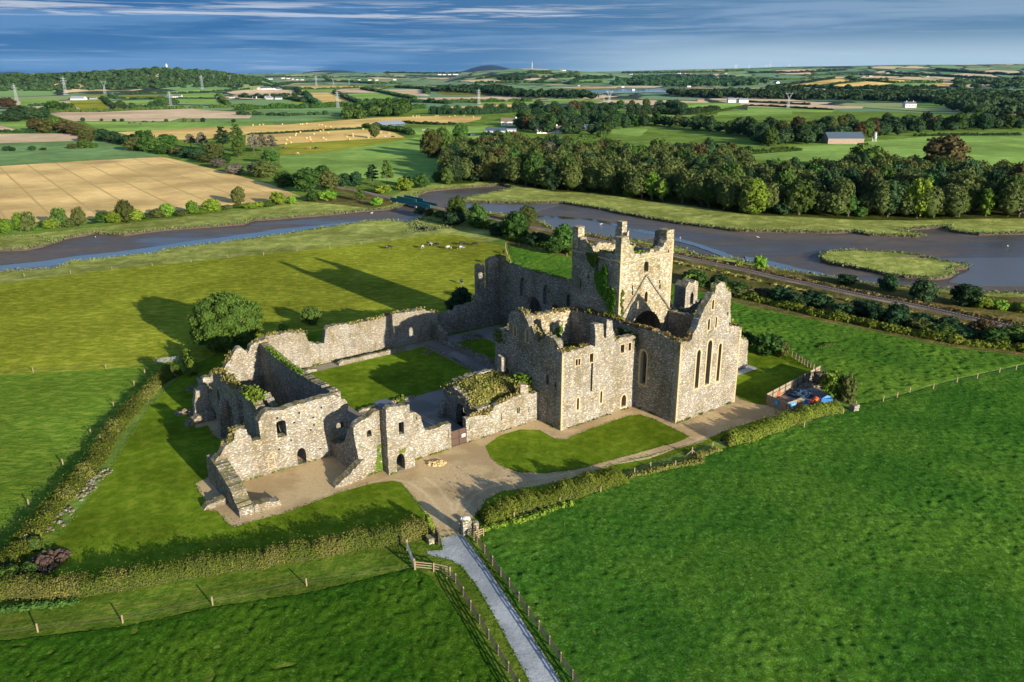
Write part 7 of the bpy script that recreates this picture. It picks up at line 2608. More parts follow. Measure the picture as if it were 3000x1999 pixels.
# ------------------------------------------------------------------ round bales
mb = MB()
n = 14
for y_ in (-.65, .65):
    for k in range(n):
        t_ = 2 * math.pi * k / n
        mb.v.append((math.cos(t_) * .8, y_, .8 + math.sin(t_) * .8))
for k in range(n):
    mb.f.append((k, (k + 1) % n, n + (k + 1) % n, n + k))
mb.f.append(tuple(range(n))[::-1])
mb.f.append(tuple(range(n, 2 * n)))
BALE = bpy.data.meshes.new('bale')
BALE.from_pydata(mb.v, [], mb.f)
BALE.materials.append(M['straw'])
rb = random.Random(3)
for i, q in enumerate([(120, 555), (180, 552), (210, 550), (375, 547), (530, 548), (548, 546), (586, 540), (693, 552), (715, 552), (745, 567), (793, 569), (728, 599), (702, 608), (770, 621), (530, 615), (488, 642), (495, 628), (438, 663), (415, 681), (447, 705), (405, 717), (587, 666), (610, 661), (620, 680), (645, 631), (730, 666), (748, 680), (983, 631), (983, 651), (930, 653), (952, 678), (1117, 662), (1158, 606), (1205, 615), (1225, 618), (1297, 627), (1070, 589), (1500, 476), (1530, 476), (1550, 476), (1697, 474), (1715, 474), (1812, 481), (1860, 473), (1940, 473), (2018, 481), (2020, 495)]):
    x, y = G(*m2(*q))
    o = bpy.data.objects.new('round_bale', BALE)
    COL.objects.link(o)
    o.location = (x, y, -.05)
    o.rotation_euler = (0, 0, rb.uniform(0, 3.14))
    o.scale = (1.0, 1.0, 1.0)
    zone = 'in the nearer gold field' if q[1] > 580 else ('along the top of the farther gold field' if q[0] > 1400 else 'in the farther gold field')
    tag(o, 'round straw bale ' + zone, 'bale', 'round bales on the gold stubble')

# ------------------------------------------------------------------ pylons
def pylon_mesh(h, delta=False):
    mb = MB()
    w0, w1 = h * .085, h * .018
    L = 9
    zt = h * (.62 if delta else .9)

    def c(k, f_):
        w = w0 + (w1 * (2.2 if delta else 1) - w0) * (f_ ** .8)
        return [(sx * w, sy * w, zt * f_) for sx, sy in ((-1, -1), (1, -1), (1, 1), (-1, 1))][k]
    th = max(.16, h * .0055)
    for k in range(4):
        for i in range(L):
            mb.bar(c(k, i / L), c(k, (i + 1) / L), th)
            mb.bar(c(k, i / L), c((k + 1) % 4, (i + 1) / L), th * .6)
            mb.bar(c((k + 1) % 4, i / L), c(k, (i + 1) / L), th * .6)
    arms = MB()
    if delta:
        for s_ in (-1, 1):
            for y_ in (-.5, .5):
                arms.bar((s_ * w1 * 2, y_, zt), (s_ * h * .20, y_, h * .9), th)
                arms.bar((s_ * w1 * .8, y_, zt), (s_ * h * .12, y_, h * .9), th * .7)
        arms.bar((-h * .26, 0, h * .9), (h * .26, 0, h * .9), th * 1.5)
        for s_ in (-1, 1):
            arms.bar((s_ * h * .17, 0, h * .9), (s_ * h * .19, 0, h), th)
    else:
        mb.bar((0, 0, zt), (0, 0, h), th)
        for z, a in ((.62, .12), (.74, .15), (.86, .11)):
            for s_ in (-1, 1):
                arms.bar((0, 0, h * z), (s_ * h * a, 0, h * z), th * 1.2)
                arms.bar((0, 0, h * (z + .045)), (s_ * h * a, 0, h * z), th * .8)
                arms.bar((s_ * h * a, 0, h * z), (s_ * h * a, 0, h * (z - .04)), th * .8)
    return mb, arms


PYL = [(m1(145, 345), 190, 0, 'pylon at the far left before the wooded hill'), (m1(568, 297), 125, 0, 'tall pylon, second from the left skyline'), (m1(905, 282), 165, 1, 'faint pylon between the two tall left pylons'),
       (m1(1475, 408), 252, 0, 'pylon beside the white bungalow'), (m1(1745, 245), 110, 0, 'tall pylon under the conifer plantation'), (m1(1845, 167), 113, 1, 'forked pylon on the hill, right of the tall one'), (m1(1983, 174), 118, 1, 'forked pylon on the hill edge'),
       (m2(668, 212), 118, 0, 'pylon standing over the stubble strip in the middle distance'), (m2(815, 208), 150, 1, 'forked pylon behind the stubble strip'), (m2(950, 196), 150, 1, 'second forked pylon behind the stubble strip'), (m2(853, 402), 248, 0, 'large pylon in front of the bale-dotted field'),
       (m2(2068, 370), 230, 0, 'pylon between the pink stubble and the gold strip'), (m3(1085, 357), 280, 1, 'smaller of the two pylons above the farm woods'), (m3(1132, 384), 245, 1, 'larger of the two pylons above the farm woods'), (m4(320, 405), 262, 1, 'forked pylon on the pale stubble strip at right'), (m4(2230, 316), 213, 1, 'pylon in the dark trees at the right edge')]
PM = {}
for (bx, by), ty, dl, lb in PYL:
    X, Y = GT(bx, by)
    h = hgt((bx, by), (bx, 180 + ty / 2.941))
    t = thing('pylon', (X, Y, T(X, Y)), 'grey lattice ' + lb, 'pylon', 'electricity pylons', rz=math.atan2(-X, Y) + .35)
    if dl not in PM:
        m_, a_ = pylon_mesh(50, bool(dl))
        o1 = local('lattice_tower', m_, M['pylon'], t)
        o2 = local('cross_arms', a_, M['pylon'], t)
        PM[dl] = (o1.data, o2.data)
    else:
        mesh_obj('lattice_tower', PM[dl][0], M['pylon'], t)
        mesh_obj('cross_arms', PM[dl][1], M['pylon'], t)
    t.scale = (h / 50,) * 3
# mast and turbines
def mast(q, ty, label, w=1.6, name='mast', cat='mast'):
    X, Y = GT(*q)
    h = hgt(q, (q[0], ty))
    t = thing(name, (X, Y, T(X, Y)), label, cat)
    mb = MB()
    mb.tube([(0, 0, -5), (0, 0, h * .7), (0, 0, h)], [w, w * .8, w * .4], 8)
    local('shaft', mb, M['white'], t)
    mb = MB()
    mb.box(-w * 1.3, w * 1.3, -w * 1.3, w * 1.3, h * .62, h * .68)
    local('platform', mb, M['white'], t)


mast((1559, 201), 181, 'white mast on top of the green hill in the middle', 1.8)
mast((489, 201), 187, 'white tower on the wooded hill at the left', 3.0, 'tower', 'tower')


def turbine(q, ty, label):
    X, Y = GT(*q)
    h = hgt(q, (q[0], ty))
    t = thing('wind_turbine', (X, Y, T(X, Y)), label, 'wind turbine', 'wind turbines on the right skyline')
    mb = MB()
    mb.tube([(0, 0, -5), (0, 0, h * .7)], [2.4, 1.5], 6)
    local('tower', mb, M['white'], t)
    for k in range(3):
        a = math.pi / 2 + k * 2.0944
        mb = MB()
        mb.bar((0, -2.5, h * .7), (math.cos(a) * h * .36, -2.5, h * .7 + math.sin(a) * h * .36), 1.8, .6)
        local('blade', mb, M['white'], t)


for i, (q, ty) in enumerate([(m3(2215, 62), 189), (m3(2230, 62), 187), (m3(2335, 66), 189), (m4(130, 50), 186), (m4(165, 47), 181), (m4(330, 42), 184)]):
    turbine(q, ty - 1, 'tiny white wind turbine on the right-hand skyline')

# ------------------------------------------------------------------ buildings
def house(q0, q1, ytop, label, wall_m='whitewash', roof_m='slate', name='house', depth=.6, chim=0, cat=None, flat=.28, windows=True, group=None, roofz=None, open_=False):
    """q0,q1: foot corners in the picture, ytop: eaves in the picture"""
    X0, Y0 = GT(*q0)
    X1, Y1 = GT(*q1)
    Lw = math.dist((X0, Y0), (X1, Y1))
    eh = hgt(q0, (q0[0], ytop))
    a = math.atan2(Y1 - Y0, X1 - X0)
    z = T((X0 + X1) / 2, (Y0 + Y1) / 2)
    t = thing(name, ((X0 + X1) / 2, (Y0 + Y1) / 2, z), label, cat or name.replace('_', ' '), group, a)
    D = max(6, min(Lw * depth, 18))
    hl = Lw / 2
    mb = MB()
    mb.box(-hl, hl, 0, D, -1, eh)
    rz = eh + D * flat
    mb.add([(-hl, 0, eh), (-hl, D, eh), (-hl, D / 2, rz - .1)], [(0, 1, 2)])
    mb.add([(hl, 0, eh), (hl, D, eh), (hl, D / 2, rz - .1)], [(0, 2, 1)])
    local('walls', mb, M[wall_m], t)
    mb = MB()
    o_ = .4
    th = .25
    mb.add([(-hl - o_, -o_, eh - .1), (hl + o_, -o_, eh - .1), (hl + o_, D / 2, rz), (-hl - o_, D / 2, rz), (-hl - o_, D + o_, eh - .1), (hl + o_, D + o_, eh - .1),
            (-hl - o_, -o_, eh - .1 + th), (hl + o_, -o_, eh - .1 + th), (hl + o_, D / 2, rz + th), (-hl - o_, D / 2, rz + th), (-hl - o_, D + o_, eh - .1 + th), (hl + o_, D + o_, eh - .1 + th)],
           [(0, 1, 2, 3), (3, 2, 5, 4), (6, 9, 8, 7), (9, 10, 11, 8), (0, 6, 7, 1), (4, 5, 11, 10), (0, 3, 9, 6), (3, 4, 10, 9), (1, 7, 8, 2), (2, 8, 11, 5)])
    ro_ = local('roof', mb, M[roof_m], t)
    for k in range(chim):
        mb = MB()
        x = (-.6 + 1.2 * k / max(1, chim - 1)) * hl if chim > 1 else hl * .7
        mb.box(x - .6, x + .6, D / 2 - .5, D / 2 + .5, rz - .4, rz + 1.6)
        c_ = local('chimney', mb, M[wall_m], t)
        c_.parent = ro_
    if windows and Lw > 8:
        nw = max(2, int(Lw / 4))
        for k in range(nw):
            x = -hl + Lw * (k + .5) / nw
            mb = MB()
            mb.box(x - .55, x + .55, -.08, .02, eh * .35, eh * .75)
            local('window', mb, M['glass'], t)
    return t


def H(mf, x0, x1, yb, yt, *a, dy=0, **k):
    return house(mf(x0, yb), mf(x1, yb + dy), mf(0, yt)[1], *a, **k)


H(m3, 200, 352, 556, 520, 'white farmhouse with brown roof, left in the farmyard', 'whitewash', 'brownroof', chim=1)
H(m3, 66, 238, 640, 598, 'slate-blue farm shed in front of the farmyard', 'concrete', 'shed_blue', 'farm_shed', windows=False, flat=.2)
H(m3, 405, 593, 530, 505, 'long pale-roofed shed behind the farmyard', 'whitewash', 'brownroof', 'farm_shed', windows=False, flat=.15)
H(m3, 350, 520, 560, 540, 'wide grey-blue shed in the middle of the farmyard', 'tin', 'tin', 'farm_shed', windows=False, flat=.15)
H(m3, 545, 650, 566, 546, 'green-roofed shed behind the chimneyed farmhouse', 'tin', 'shed_green', 'farm_shed', windows=False, flat=.2)
H(m3, 510, 725, 622, 592, 'farmhouse with brown roof and two chimneys at the wood edge', 'whitewash', 'brownroof', chim=2, depth=.5)
H(m3, 838, 998, 588, 562, 'grey tin shed at the right of the farmyard', 'whitewash', 'tin', 'farm_shed', windows=False, flat=.15)
H(m3, 640, 740, 585, 565, 'low blue-roofed shed right of the green-roofed one', 'tin', 'tin', 'farm_shed', windows=False, flat=.15)
H(m3, 250, 330, 610, 590, 'low grey outhouse behind the slate-blue shed', 'concrete', 'tin', 'farm_shed', windows=False, flat=.15)
H(m2, 1236, 1430, 566, 545, 'long dark open shed with pale roof beside the bale field', 'shed_blue', 'tin', 'farm_shed', flat=.15, dy=-14)
H(m4, 662, 972, 712, 665, 'big barn with rusty sheet wall on the green field at right', 'rust', 'shed_blue', 'barn', windows=False, flat=.3, depth=.5)
H(m4, 660, 890, 660, 630, 'grey lean-to behind the rusty barn', 'concrete', 'rust', 'barn', windows=False, flat=.2)
H(m4, 1328, 1424, 400, 366, 'large white two-storey house with slate roof on the right', 'white', 'slate', chim=2)
H(m3, 2158, 2248, 356, 334, 'left of the two pale sheds at the wood edge', 'whitewash', 'tin', 'farm_shed', windows=False)
H(m3, 2252, 2330, 357, 335, 'right of the two pale sheds at the wood edge', 'whitewash', 'tin', 'farm_shed', windows=False)
H(m3, 1892, 1950, 345, 332, 'pale brick bungalow in the trees left of the two pale sheds', 'rust', 'brownroof')
H(m1, 605, 720, 334, 322, 'long glasshouse-like shed on the far left fields', 'white', 'tin', 'farm_shed', windows=False)
H(m1, 768, 825, 328, 316, 'grey shed right of the long glasshouse-like shed', 'tin', 'slate', 'farm_shed', windows=False)
H(m1, 1482, 1560, 318, 302, 'white bungalow beside the large pylon', 'white', 'slate')
H(m1, 1864, 1928, 326, 312, 'white bungalow right of the pylon bungalow', 'white', 'slate')
H(m1, 1975, 2015, 318, 309, 'low white outhouse beside the stubble field', 'white', 'slate')
H(m1, 2176, 2205, 320, 306, 'white gabled house left in the tree-ringed farm', 'white', 'slate')
H(m1, 2282, 2330, 326, 304, 'white house with barn in the tree-ringed farm', 'white', 'slate', chim=1)
H(m1, 2290, 2350, 328, 318, 'low pale shed in the tree-ringed farm', 'concrete', 'tin', 'farm_shed', windows=False)
H(m1, 858, 886, 97, 88, 'lone white house on the wooded hill skyline', 'white', 'slate')
H(m1, 2255, 2345, 246, 232, 'dark sheds under the hill edge', 'concrete', 'shed_blue', 'farm_shed', windows=False)
H(m2, 310, 368, 328, 316, 'pale bungalow right of the tree-ringed farm', 'white', 'slate')
SM = [(m2, 120, 150, 320, 306), (m2, 362, 405, 236, 228), (m2, 326, 372, 246, 240), (m2, 365, 395, 150, 142), (m2, 410, 440, 152, 145), (m2, 455, 475, 158, 151), (m2, 490, 515, 162, 156), (m2, 530, 560, 163, 157), (m2, 340, 365, 205, 199), (m2, 215, 240, 153, 148), (m2, 255, 290, 156, 150), (m2, 1022, 1048, 167, 158), (m2, 1112, 1140, 166, 158), (m2, 1172, 1200, 166, 158), (m2, 1328, 1356, 164, 155), (m2, 1715, 1745, 119, 111), (m2, 1755, 1785, 119, 112), (m2, 1800, 1830, 118, 111), (m2, 1845, 1890, 118, 110), (m2, 2192, 2220, 185, 174),
      (m3, 75, 110, 184, 175), (m3, 124, 162, 186, 173), (m3, 730, 758, 82, 75), (m3, 862, 880, 214, 208), (m3, 1238, 1262, 226, 216), (m3, 1304, 1328, 116, 109), (m3, 1720, 1745, 112, 102), (m3, 1765, 1788, 110, 103), (m3, 1804, 1836, 223, 213), (m3, 1330, 1352, 246, 239), (m3, 2128, 2145, 110, 103), (m3, 2240, 2256, 182, 174), (m3, 2270, 2305, 184, 174),
      (m4, 18, 46, 189, 180), (m4, 190, 218, 192, 181), (m4, 236, 262, 154, 147), (m4, 458, 508, 250, 234), (m4, 550, 576, 254, 238), (m4, 604, 640, 258, 242), (m4, 1165, 1190, 110, 98), (m4, 1018, 1046, 134, 124), (m4, 962, 988, 133, 126), (m4, 1770, 1790, 302, 292), (m4, 1815, 1862, 308, 294), (m4, 1912, 1940, 350, 330), (m4, 866, 905, 306, 296), (m4, 1515, 1535, 136, 128), (m4, 2320, 2340, 122, 114), (m4, 1670, 1700, 80, 73)]
for i, (mf, x0, x1, yb, yt) in enumerate(SM):
    q = mf((x0 + x1) / 2, yb)
    zone = 'in the far village' if q[0] < 920 and q[1] < 245 else ('on the distant middle slopes' if q[0] < 1500 else ('around the estuary' if q[0] < 2200 else 'among the trees far to the right'))
    H(mf, x0, x1, yb, yt, 'tiny white house ' + zone, 'white', 'slate', windows=False, group='tiny white houses on the far slopes')
# silo, silage bales, van
X, Y = G(*m4(1062, 692))
t = thing('silo', (X, Y, 0), 'tall grey feed silo with pointed foot beside the rusty barn', 'silo')
mb = MB()
mb.tube([(0, 0, 1.6), (0, 0, 3.4), (0, 0, 7.6), (0, 0, 8.8)], [.5, 1.5, 1.5, .4], 12)
local('hopper', mb, M['tin'], t)
for k in range(4):
    mb = MB()
    a = k * math.pi / 2
    mb.bar((math.cos(a) * 1.8, math.sin(a) * 1.8, 0), (math.cos(a) * 1.8, math.sin(a) * 1.8, 5), .2)
    local('leg', mb, M['steel'], t)
WB = BALE.copy()
WB.materials.clear()
WB.materials.append(M['shed_blue'])
for i in range(16):
    q = m2(1940 + (i % 8) * 15, 640 + (i // 8) * 8 - (8 if i > 7 else 0))
    o = bpy.data.objects.new('wrapped_bale', WB)
    COL.objects.link(o)
    o.location = (*G(*q), -.02)
    o.rotation_euler = (0, 0, .4)
    o.scale = (1.1, 1.1, 1.1)
    tag(o, 'shiny dark wrapped bale stacked before the slate-blue shed', 'bale', 'wrapped silage bales')

# ------------------------------------------------------------------ fenced works yard
def panel(label, p, q, h=2.0, group='timber panels round the yard'):
    t = thing('panel_fence', (*p, 0), label, 'fence', group)
    L = math.dist(p, q)
    n = max(2, int(L / 2.4))
    mb = MB()
    mb.bar((*p, h / 2 + .03), (*q, h / 2 + .03), .05, h)
    mb.build('boards', M['wood_panel'], t)
    d = Vector((q[0] - p[0], q[1] - p[1])).normalized()
    nn = Vector((d.y, -d.x))
    for k in range(n + 1):
        x, y = p[0] + (q[0] - p[0]) * k / n, p[1] + (q[1] - p[1]) * k / n
        mb = MB()
        mb.bar((x + nn.x * .09, y + nn.y * .09, -.1), (x + nn.x * .09, y + nn.y * .09, h + .05), .13)
        mb.build('post', M['wood_dark'], t)
    for z in (.45, 1.45):
        mb = MB()
        mb.bar((p[0] + nn.x * .07, p[1] + nn.y * .07, z), (q[0] + nn.x * .07, q[1] + nn.y * .07, z), .06, .1)
        mb.build('rail', M['wood_dark'], t)
    return t


ya, yb_, yc, yd = G(*y1_(556, 1112)), G(*y1_(1180, 775)), G(*y1_(795, 1212)), G(*y1_(910, 1180))
panel('long timber panel fence on the lawn side of the yard', ya, yb_)
panel('shorter timber panel fence facing the gravel, with a blue sign', yc, ya)
panel('end timber panel by the hedge with a blue notice', yd, yc, 2.0)


def sign(name, label, on0, on1, u0, u1, z0, z1_, mat, marks=0, outside=1):
    d = Vector((on1[0] - on0[0], on1[1] - on0[1])).normalized()
    nn = Vector((d.y, -d.x)) * .11 * outside
    p = (on0[0] + (on1[0] - on0[0]) * u0 + nn.x, on0[1] + (on1[1] - on0[1]) * u0 + nn.y)
    q = (on0[0] + (on1[0] - on0[0]) * u1 + nn.x, on0[1] + (on1[1] - on0[1]) * u1 + nn.y)
    t = thing(name, (*p, z0), label, 'sign')
    mb = MB()
    mb.bar((*p, (z0 + z1_) / 2), (*q, (z0 + z1_) / 2), .03, z1_ - z0)
    mb.build('board', M[mat], t)
    nn2 = nn.normalized() * .02
    for k in range(marks):
        u = (k + .5) / marks
        x, y = p[0] + (q[0] - p[0]) * u + nn2.x, p[1] + (q[1] - p[1]) * u + nn2.y
        mb = MB()
        mb.bar((x - d.x * .08, y - d.y * .08, (z0 + z1_) / 2), (x + d.x * .08, y + d.y * .08, (z0 + z1_) / 2), .02, .2)
        mb.build('symbol', M['white'], t)
    return t


sign('safety_sign', 'upright blue sign on the yard fence facing the gravel', yc, ya, .55, .38, .7, 1.7, 'sign_blue', 1, -1)
sign('safety_sign', 'wide blue notice with three white symbols on the end panel', yd, yc, .75, .2, 1.0, 1.75, 'sign_blue', 3, -1)
sign('orange_board', 'orange board leaning inside the long panel fence', ya, yb_, .20, .25, .2, 1.2, 'orange', 0, 1)
stone_heap('covered_heap', 'dark blue covered mound in the middle of the yard', gz(*y1_(960, 1010)), 2.3, 1.7, .9, 90, .5, 61, 'navy_sheet', 'mound')
stone_heap('rubble_heap', 'grey gravel heap at the far end of the yard', gz(*y1_(1050, 900)), 2.2, 1.6, .8, 90, .4, 62, 'rubble')
stone_heap('rubble_heap', 'small pale heap of plaster bags behind the dark mound', gz(*y1_(1100, 960)), 1.3, .6, .5, 30, .32, 63, 'pale_rubble')
stone_heap('blue_tarpaulin', 'crumpled blue sheeting on the yard floor', gz(*y1_(1000, 1090)), 2.0, .9, .12, 40, .42, 64, 'blue_sheet', 'tarpaulin')
t = thing('skip_bag', gz(*y1_(1255, 1090)), 'bright blue builder bag under the yellow-green bush', 'bag')
mb = MB()
mb.prism([(-1.2, -.6), (.9, -.8), (1.3, .3), (.2, .8), (-1.1, .6)], 0, .9)
mb.add([(-1.2, -.6, .9), (1.3, .3, .9), (.1, .1, 1.35)], [(0, 1, 2)])
local('bag', mb, M['blue_sheet'], t)
t = thing('cement_mixer', gz(*y1_(1120, 1120)), 'orange cement mixer beside the blue bag', 'cement mixer')
mb = MB()
mb.tube([(0, 0, .7), (.15, 0, 1.0), (.35, 0, 1.35), (.45, 0, 1.5)], [.35, .62, .5, .3], 10)
local('drum', mb, M['orange'], t)
mb = MB()
mb.box(-.95, -.35, -.3, .3, .2, .95)
local('engine_housing', mb, M['orange'], t)
for s_ in (-1, 1):
    mb = MB()
    mb.bar((s_ * .5, .35, 0), (0, .3, .9), .08)
    mb.bar((s_ * .5, -.35, 0), (0, -.3, .9), .08)
    local('frame', mb, M['iron'], t)
    mb = MB()
    mb.tube([(-.6, s_ * .42, .25), (-.6, s_ * .5, .25)], [.25, .25], 10)
    local('wheel', mb, M['dark'], t)
t = thing('plank_stack', gz(*y1_(935, 1130)), 'short stack of pale planks inside the yard near the notices', 'planks')
for k in range(4):
    mb = MB()
    mb.box(-1.2, 1.2, -.5 + k * .26, -.28 + k * .26, 1.0 + .03 * k, 1.06 + .03 * k, .64)
    local('plank', mb, M['straw'], t)
mb = MB()
mb.box(-1.1, 1.1, -.4, .4, 0, 1.0, .64)
local('base_crate', mb, M['wood_panel'], t)

# birds on the mud
BIRD = skin_mesh('gull', [(-.18, 0, .16), (0, 0, .18), (.12, 0, .22), (.2, 0, .32), (.28, 0, .30), (-.34, 0, .17)], [(0, 1), (1, 2), (2, 3), (3, 4), (0, 5)], [(.07, .07), (.09, .1), (.07, .08), (.05, .05), (.015, .015), (.03, .012)], 1)
for i, (q, lb) in enumerate([(n3_(1062, 745), 'on the shallow water left of the tower top'), (n3_(1744, 863), 'at the channel right of the tower top'), (n4_(45, 652), 'on the mud below the riverside wood'), (n4_(1687, 710), 'on the mud at the far right'), (n1_(820, 708), 'beside the left marsh'), (n2_(1145, 650), 'on the mud before the bridge')]):
    X, Y = G(*q)
    o = mesh_obj('gull', BIRD, M['white'], None, (X, Y, -.9), slot_obj=True)
    o.scale = (2.2, 2.2, 2.2)
    o.rotation_euler = (0, 0, i * 1.3)
    tag(o, 'white gull standing ' + lb, 'bird', 'gulls on the mud')

clump_line('dry_grass', [(p[0] + 3.6, p[1] + 3.6) for p in TRS if 12 < p[0] < 175 and p[1] < 300], .8, 2.6, 1.3, .5, 'dry', 'band of tall brown grass on the river side of the railway', 'grass', 'stuff', 91)
clump_line('dry_grass', [(p[0] - 3.8, p[1] - 3.8) for p in TRS if 12 < p[0] < 175 and p[1] < 300], .5, 2.2, 1.5, .45, 'yellow_grass', 'thin yellow grass on the ruin side of the railway', 'grass', 'stuff', 92, gap=.3)
# ------------------------------------------------------------------ rough grass of the near fields: real relief
def vnoise(X, Y, wl, seed, ang=0.0, st=1.0):
    ca, sa = math.cos(ang), math.sin(ang)
    u = (X * ca + Y * sa) / wl
    v = (-X * sa + Y * ca) / (wl * st)
    rng = np.random.default_rng(seed)
    tb = rng.uniform(-1, 1, (512, 512))
    iu, iv = np.floor(u).astype(int), np.floor(v).astype(int)
    fu, fv = u - iu, v - iv
    fu, fv = fu * fu * (3 - 2 * fu), fv * fv * (3 - 2 * fv)
    g = lambda a, b: tb[(iu + a) % 512, (iv + b) % 512]
    return (g(0, 0) * (1 - fu) + g(1, 0) * fu) * (1 - fv) + (g(0, 1) * (1 - fu) + g(1, 1) * fu) * fv


def relief_sheet(name, poly_world, step, amp, mat, seed, label, ang=0.5, ymax=400, lim=.70):
    poly = np.array(poly_world)
    x0, x1 = max(poly[:, 0].min(), -ymax * lim), min(poly[:, 0].max(), ymax * lim)
    y0, y1 = max(poly[:, 1].min(), 54), min(poly[:, 1].max(), ymax)
    nx, ny = int((x1 - x0) / step), int((y1 - y0) / step)
    gx, gy = np.meshgrid(x0 + np.arange(nx) * step, y0 + np.arange(ny) * step)
    X, Y = gx.ravel(), gy.ravel()
    ins = np.zeros(len(X), bool)
    dist = np.full(len(X), 1e9)
    j = len(poly) - 1
    for i in range(len(poly)):
        xi, yi, xj, yj = poly[i][0], poly[i][1], poly[j][0], poly[j][1]
        if yi != yj:
            ins ^= ((yi > Y) != (yj > Y)) & (X < (xj - xi) * (Y - yi) / (yj - yi) + xi)
        dx, dy = xj - xi, yj - yi
        L2 = dx * dx + dy * dy + 1e-9
        t = np.clip(((X - xi) * dx + (Y - yi) * dy) / L2, 0, 1)
        dist = np.minimum(dist, np.hypot(X - xi - t * dx, Y - yi - t * dy))
        j = i
    ins &= np.abs(X) < (Y * lim + 8)
    wx = X + .6 * vnoise(X, Y, 3.1, seed + 7)
    wy = Y + .6 * vnoise(X, Y, 2.7, seed + 8)
    h = .14 * vnoise(wx, wy, 2.2, seed, ang, 1.6) + .42 * vnoise(wx, wy, .95, seed + 1, ang + .3, 1.7) + .72 * vnoise(X, Y, .5, seed + 2, ang, 1.5)
    big = vnoise(X, Y, 14, seed + 3) * .5 + vnoise(X, Y, 6, seed + 4) * .5
    h = h * (1 + .5 * big)
    Z = amp * (h + .55) * np.clip((dist - .15) / 1.2, 0, 1) + .02
    Z = np.where(dist < .35, -.05, Z)
    idx = -np.ones(len(X), int)
    idx[ins] = np.arange(ins.sum())
    I = idx.reshape(ny, nx)
    a, b, c, d = I[:-1, :-1], I[:-1, 1:], I[1:, 1:], I[1:, :-1]
    ok_ = (a >= 0) & (b >= 0) & (c >= 0) & (d >= 0)
    F4 = np.stack([a[ok_], b[ok_], c[ok_], d[ok_]], 1)
    VV = np.stack([X[ins], Y[ins], Z[ins]], 1)
    VV[:, :2] += np.random.default_rng(seed).uniform(-.2, .2, (len(VV), 2)) * step
    me = bpy.data.meshes.new(name)
    me.vertices.add(len(VV))
    me.vertices.foreach_set('co', VV.astype(np.float32).ravel())
    me.loops.add(F4.size)
    me.loops.foreach_set('vertex_index', F4.astype(np.int32).ravel())
    me.polygons.add(len(F4))
    me.polygons.foreach_set('loop_start', (np.arange(len(F4)) * 4).astype(np.int32))
    me.update(calc_edges=True)
    me.polygons.foreach_set('use_smooth', [True] * len(F4))
    tint = np.clip(.5 + .35 * h[ins] + .25 * big[ins], 0, 1)
    at = me.attributes.new('tint', 'FLOAT', 'POINT')
    at.data.foreach_set('value', tint.astype(np.float32))
    o = mesh_obj(name, me, M[mat], None)
    tag(o, label)
    o['kind'] = 'stuff'
    return o


def sward_mat(name, dark, light, tip):
    m, t, b, g = new_mat(name)
    at = nd(t, 'ShaderNodeAttribute', attribute_name='tint')
    n1 = tex(t, g.outputs['Position'], 2.0, 6, .75, dist=1.2)
    n2 = tex(t, g.outputs['Position'], 7.0, 3, .7)
    n3 = tex(t, g.outputs['Position'], .05, 4, .6)
    c = mix(t, at.outputs['Fac'], dark, light)
    c = mix(t, mrange(t, n1.outputs[0], .45, .72, 0, .75), c, tip)  # lighter tips by noise, sunlit highlights put into their colour
    hs = t.nodes.new('ShaderNodeHueSaturation')
    t.links.new(c, hs.inputs['Color'])
    t.links.new(mrange(t, n3.outputs[0], .3, .7, .8, 1.25), hs.inputs['Value'])
    t.links.new(mrange(t, n3.outputs[0], .35, .65, .51, .485), hs.inputs['Hue'])
    ps_ = mapping(t, g.outputs['Position'], (1, 1, 1), (0, 0, .62))
    wv = t.nodes.new('ShaderNodeTexWave')
    wv.inputs['Scale'].default_value = .105
    wv.inputs['Distortion'].default_value = 2.2
    wv.inputs['Detail'].default_value = 3
    wv.inputs['Detail Scale'].default_value = .35
    t.links.new(ps_, wv.inputs['Vector'])
    hs2 = mix(t, mrange(t, wv.outputs['Fac'], .55, 1.0, 0, .38), hs.outputs[0], mix(t, 1.0, hs.outputs[0], (.62, .74, .75), 'MULTIPLY'))
    n9 = tex(t, mapping(t, g.outputs['Position'], (.8, .8, 1)), 1.0, 5, .7)
    hs2 = mix(t, mrange(t, n9.outputs[0], .58, .66, 0, .6), hs2, mix(t, 1.0, hs2, (.42, .50, .6), 'MULTIPLY'))  # cool dark patches: shadows between tufts painted into the grass
    c = mix(t, mrange(t, n2.outputs[0], .35, .7, 0, .5), hs2, (.012, .035, .006))
    t.links.new(c, b.inputs['Base Color'])
    b.inputs['Roughness'].default_value = .7
    b.inputs['Specular IOR Level'].default_value = .0
    hh = mth(t, 'ADD', n1.outputs[0], mth(t, 'MULTIPLY', n2.outputs[0], .35))
    bump(t, b, hh, .34, 1.0)
    return m


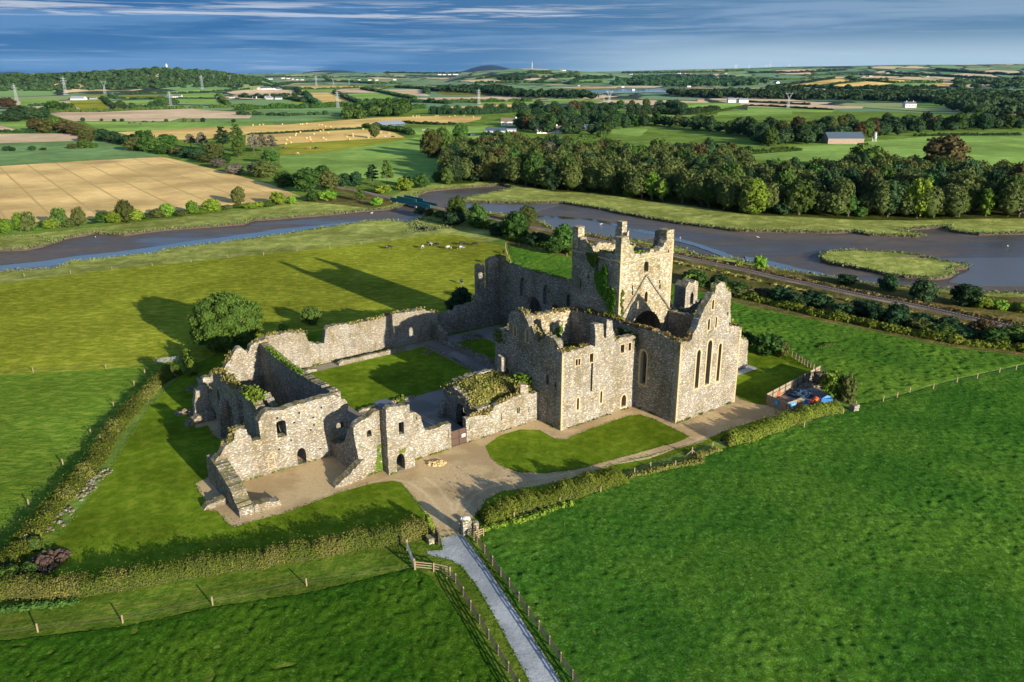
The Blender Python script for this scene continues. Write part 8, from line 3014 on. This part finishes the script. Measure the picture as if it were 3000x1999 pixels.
regd = {}
for r_ in P_:
    regd.setdefault(r_[0], r_[2])
M['sward_right'] = sward_mat('right_sward', (.023, .095, .005), (.080, .22, .016), (.195, .36, .085))
M['sward_front'] = sward_mat('front_sward', (.018, .072, .003), (.060, .162, .008), (.135, .25, .035))
M['sward_meadow'] = sward_mat('meadow_sward', (.050, .14, .010), (.105, .235, .018), (.18, .30, .07))
relief_sheet('field_grass', regd['right_field'], .24, .12, 'sward_right', 1, 'thick tussocky grass covering the big right-hand field', .6, 260, .72)
relief_sheet('field_grass', regd['front_field'], .22, .13, 'sward_front', 2, 'thick dark grass covering the field at the bottom left', .3, 200)
relief_sheet('field_grass', regd['meadow'], .42, .2, 'sward_meadow', 3, 'bright rippled grass of the meadow beyond the yard', .7, 300, .75)

# ------------------------------------------------------------------ labels: tell look-alikes apart by their place
ORD = ['first', 'second', 'third', 'fourth', 'fifth', 'sixth', 'seventh', 'eighth', 'ninth', 'tenth', 'eleventh', 'twelfth', '13th', '14th', '15th', '16th', '17th', '18th', '19th', '20th', '21st', '22nd', '23rd', '24th', '25th', '26th', '27th', '28th', '29th', '30th', '31st', '32nd', '33rd', '34th', '35th', '36th', '37th', '38th', '39th', '40th']
bpy.context.view_layer.update()
same = {}
for o in sc.objects:
    if o.parent is None and 'label' in o and o.get('kind') not in ('structure', 'stuff'):
        same.setdefault(o['label'], []).append(o)
for lab, os_ in same.items():
    if len(os_) < 2:
        continue
    def scrx(o):
        return o.location.x / max(1, o.location.y)
    os_.sort(key=scrx)
    for i, o in enumerate(os_):
        if len(os_) == 2:
            s_ = 'left one' if i == 0 else 'right one'
        else:
            s_ = (ORD[i] if i < len(ORD) else str(i + 1) + 'th') + ' from left'
        o['label'] = lab + ', ' + s_
for o in sc.objects:
    n_ = o.name.split('.')[0]
    if n_ in ('wall_weeds', 'ivy', 'roof_grass', 'shrubs', 'foliage', 'bramble', 'stones', 'base_weeds'):
        o['kind'] = 'stuff'

HAZE = 0.6e-5
# ------------------------------------------------------------------ air
M_h = bpy.data.materials.new('haze')
M_h.use_nodes = True
ht = M_h.node_tree
for n in list(ht.nodes):
    if n.type != 'OUTPUT_MATERIAL':
        ht.nodes.remove(n)
pv_ = nd(ht, 'ShaderNodeVolumePrincipled')
pv_.inputs['Color'].default_value = (.22, .55, 1.0, 1)
pv_.inputs['Density'].default_value = HAZE
ht.links.new(pv_.outputs[0], ht.nodes['Material Output'].inputs['Volume'])
mb = MB()
mb.box(-19000, 19000, -19000, 21000, -6.5, 420)
o = mb.build('haze', M_h)
o['kind'] = 'stuff'
tag(o, 'pale blue morning air lying over the distant fields')
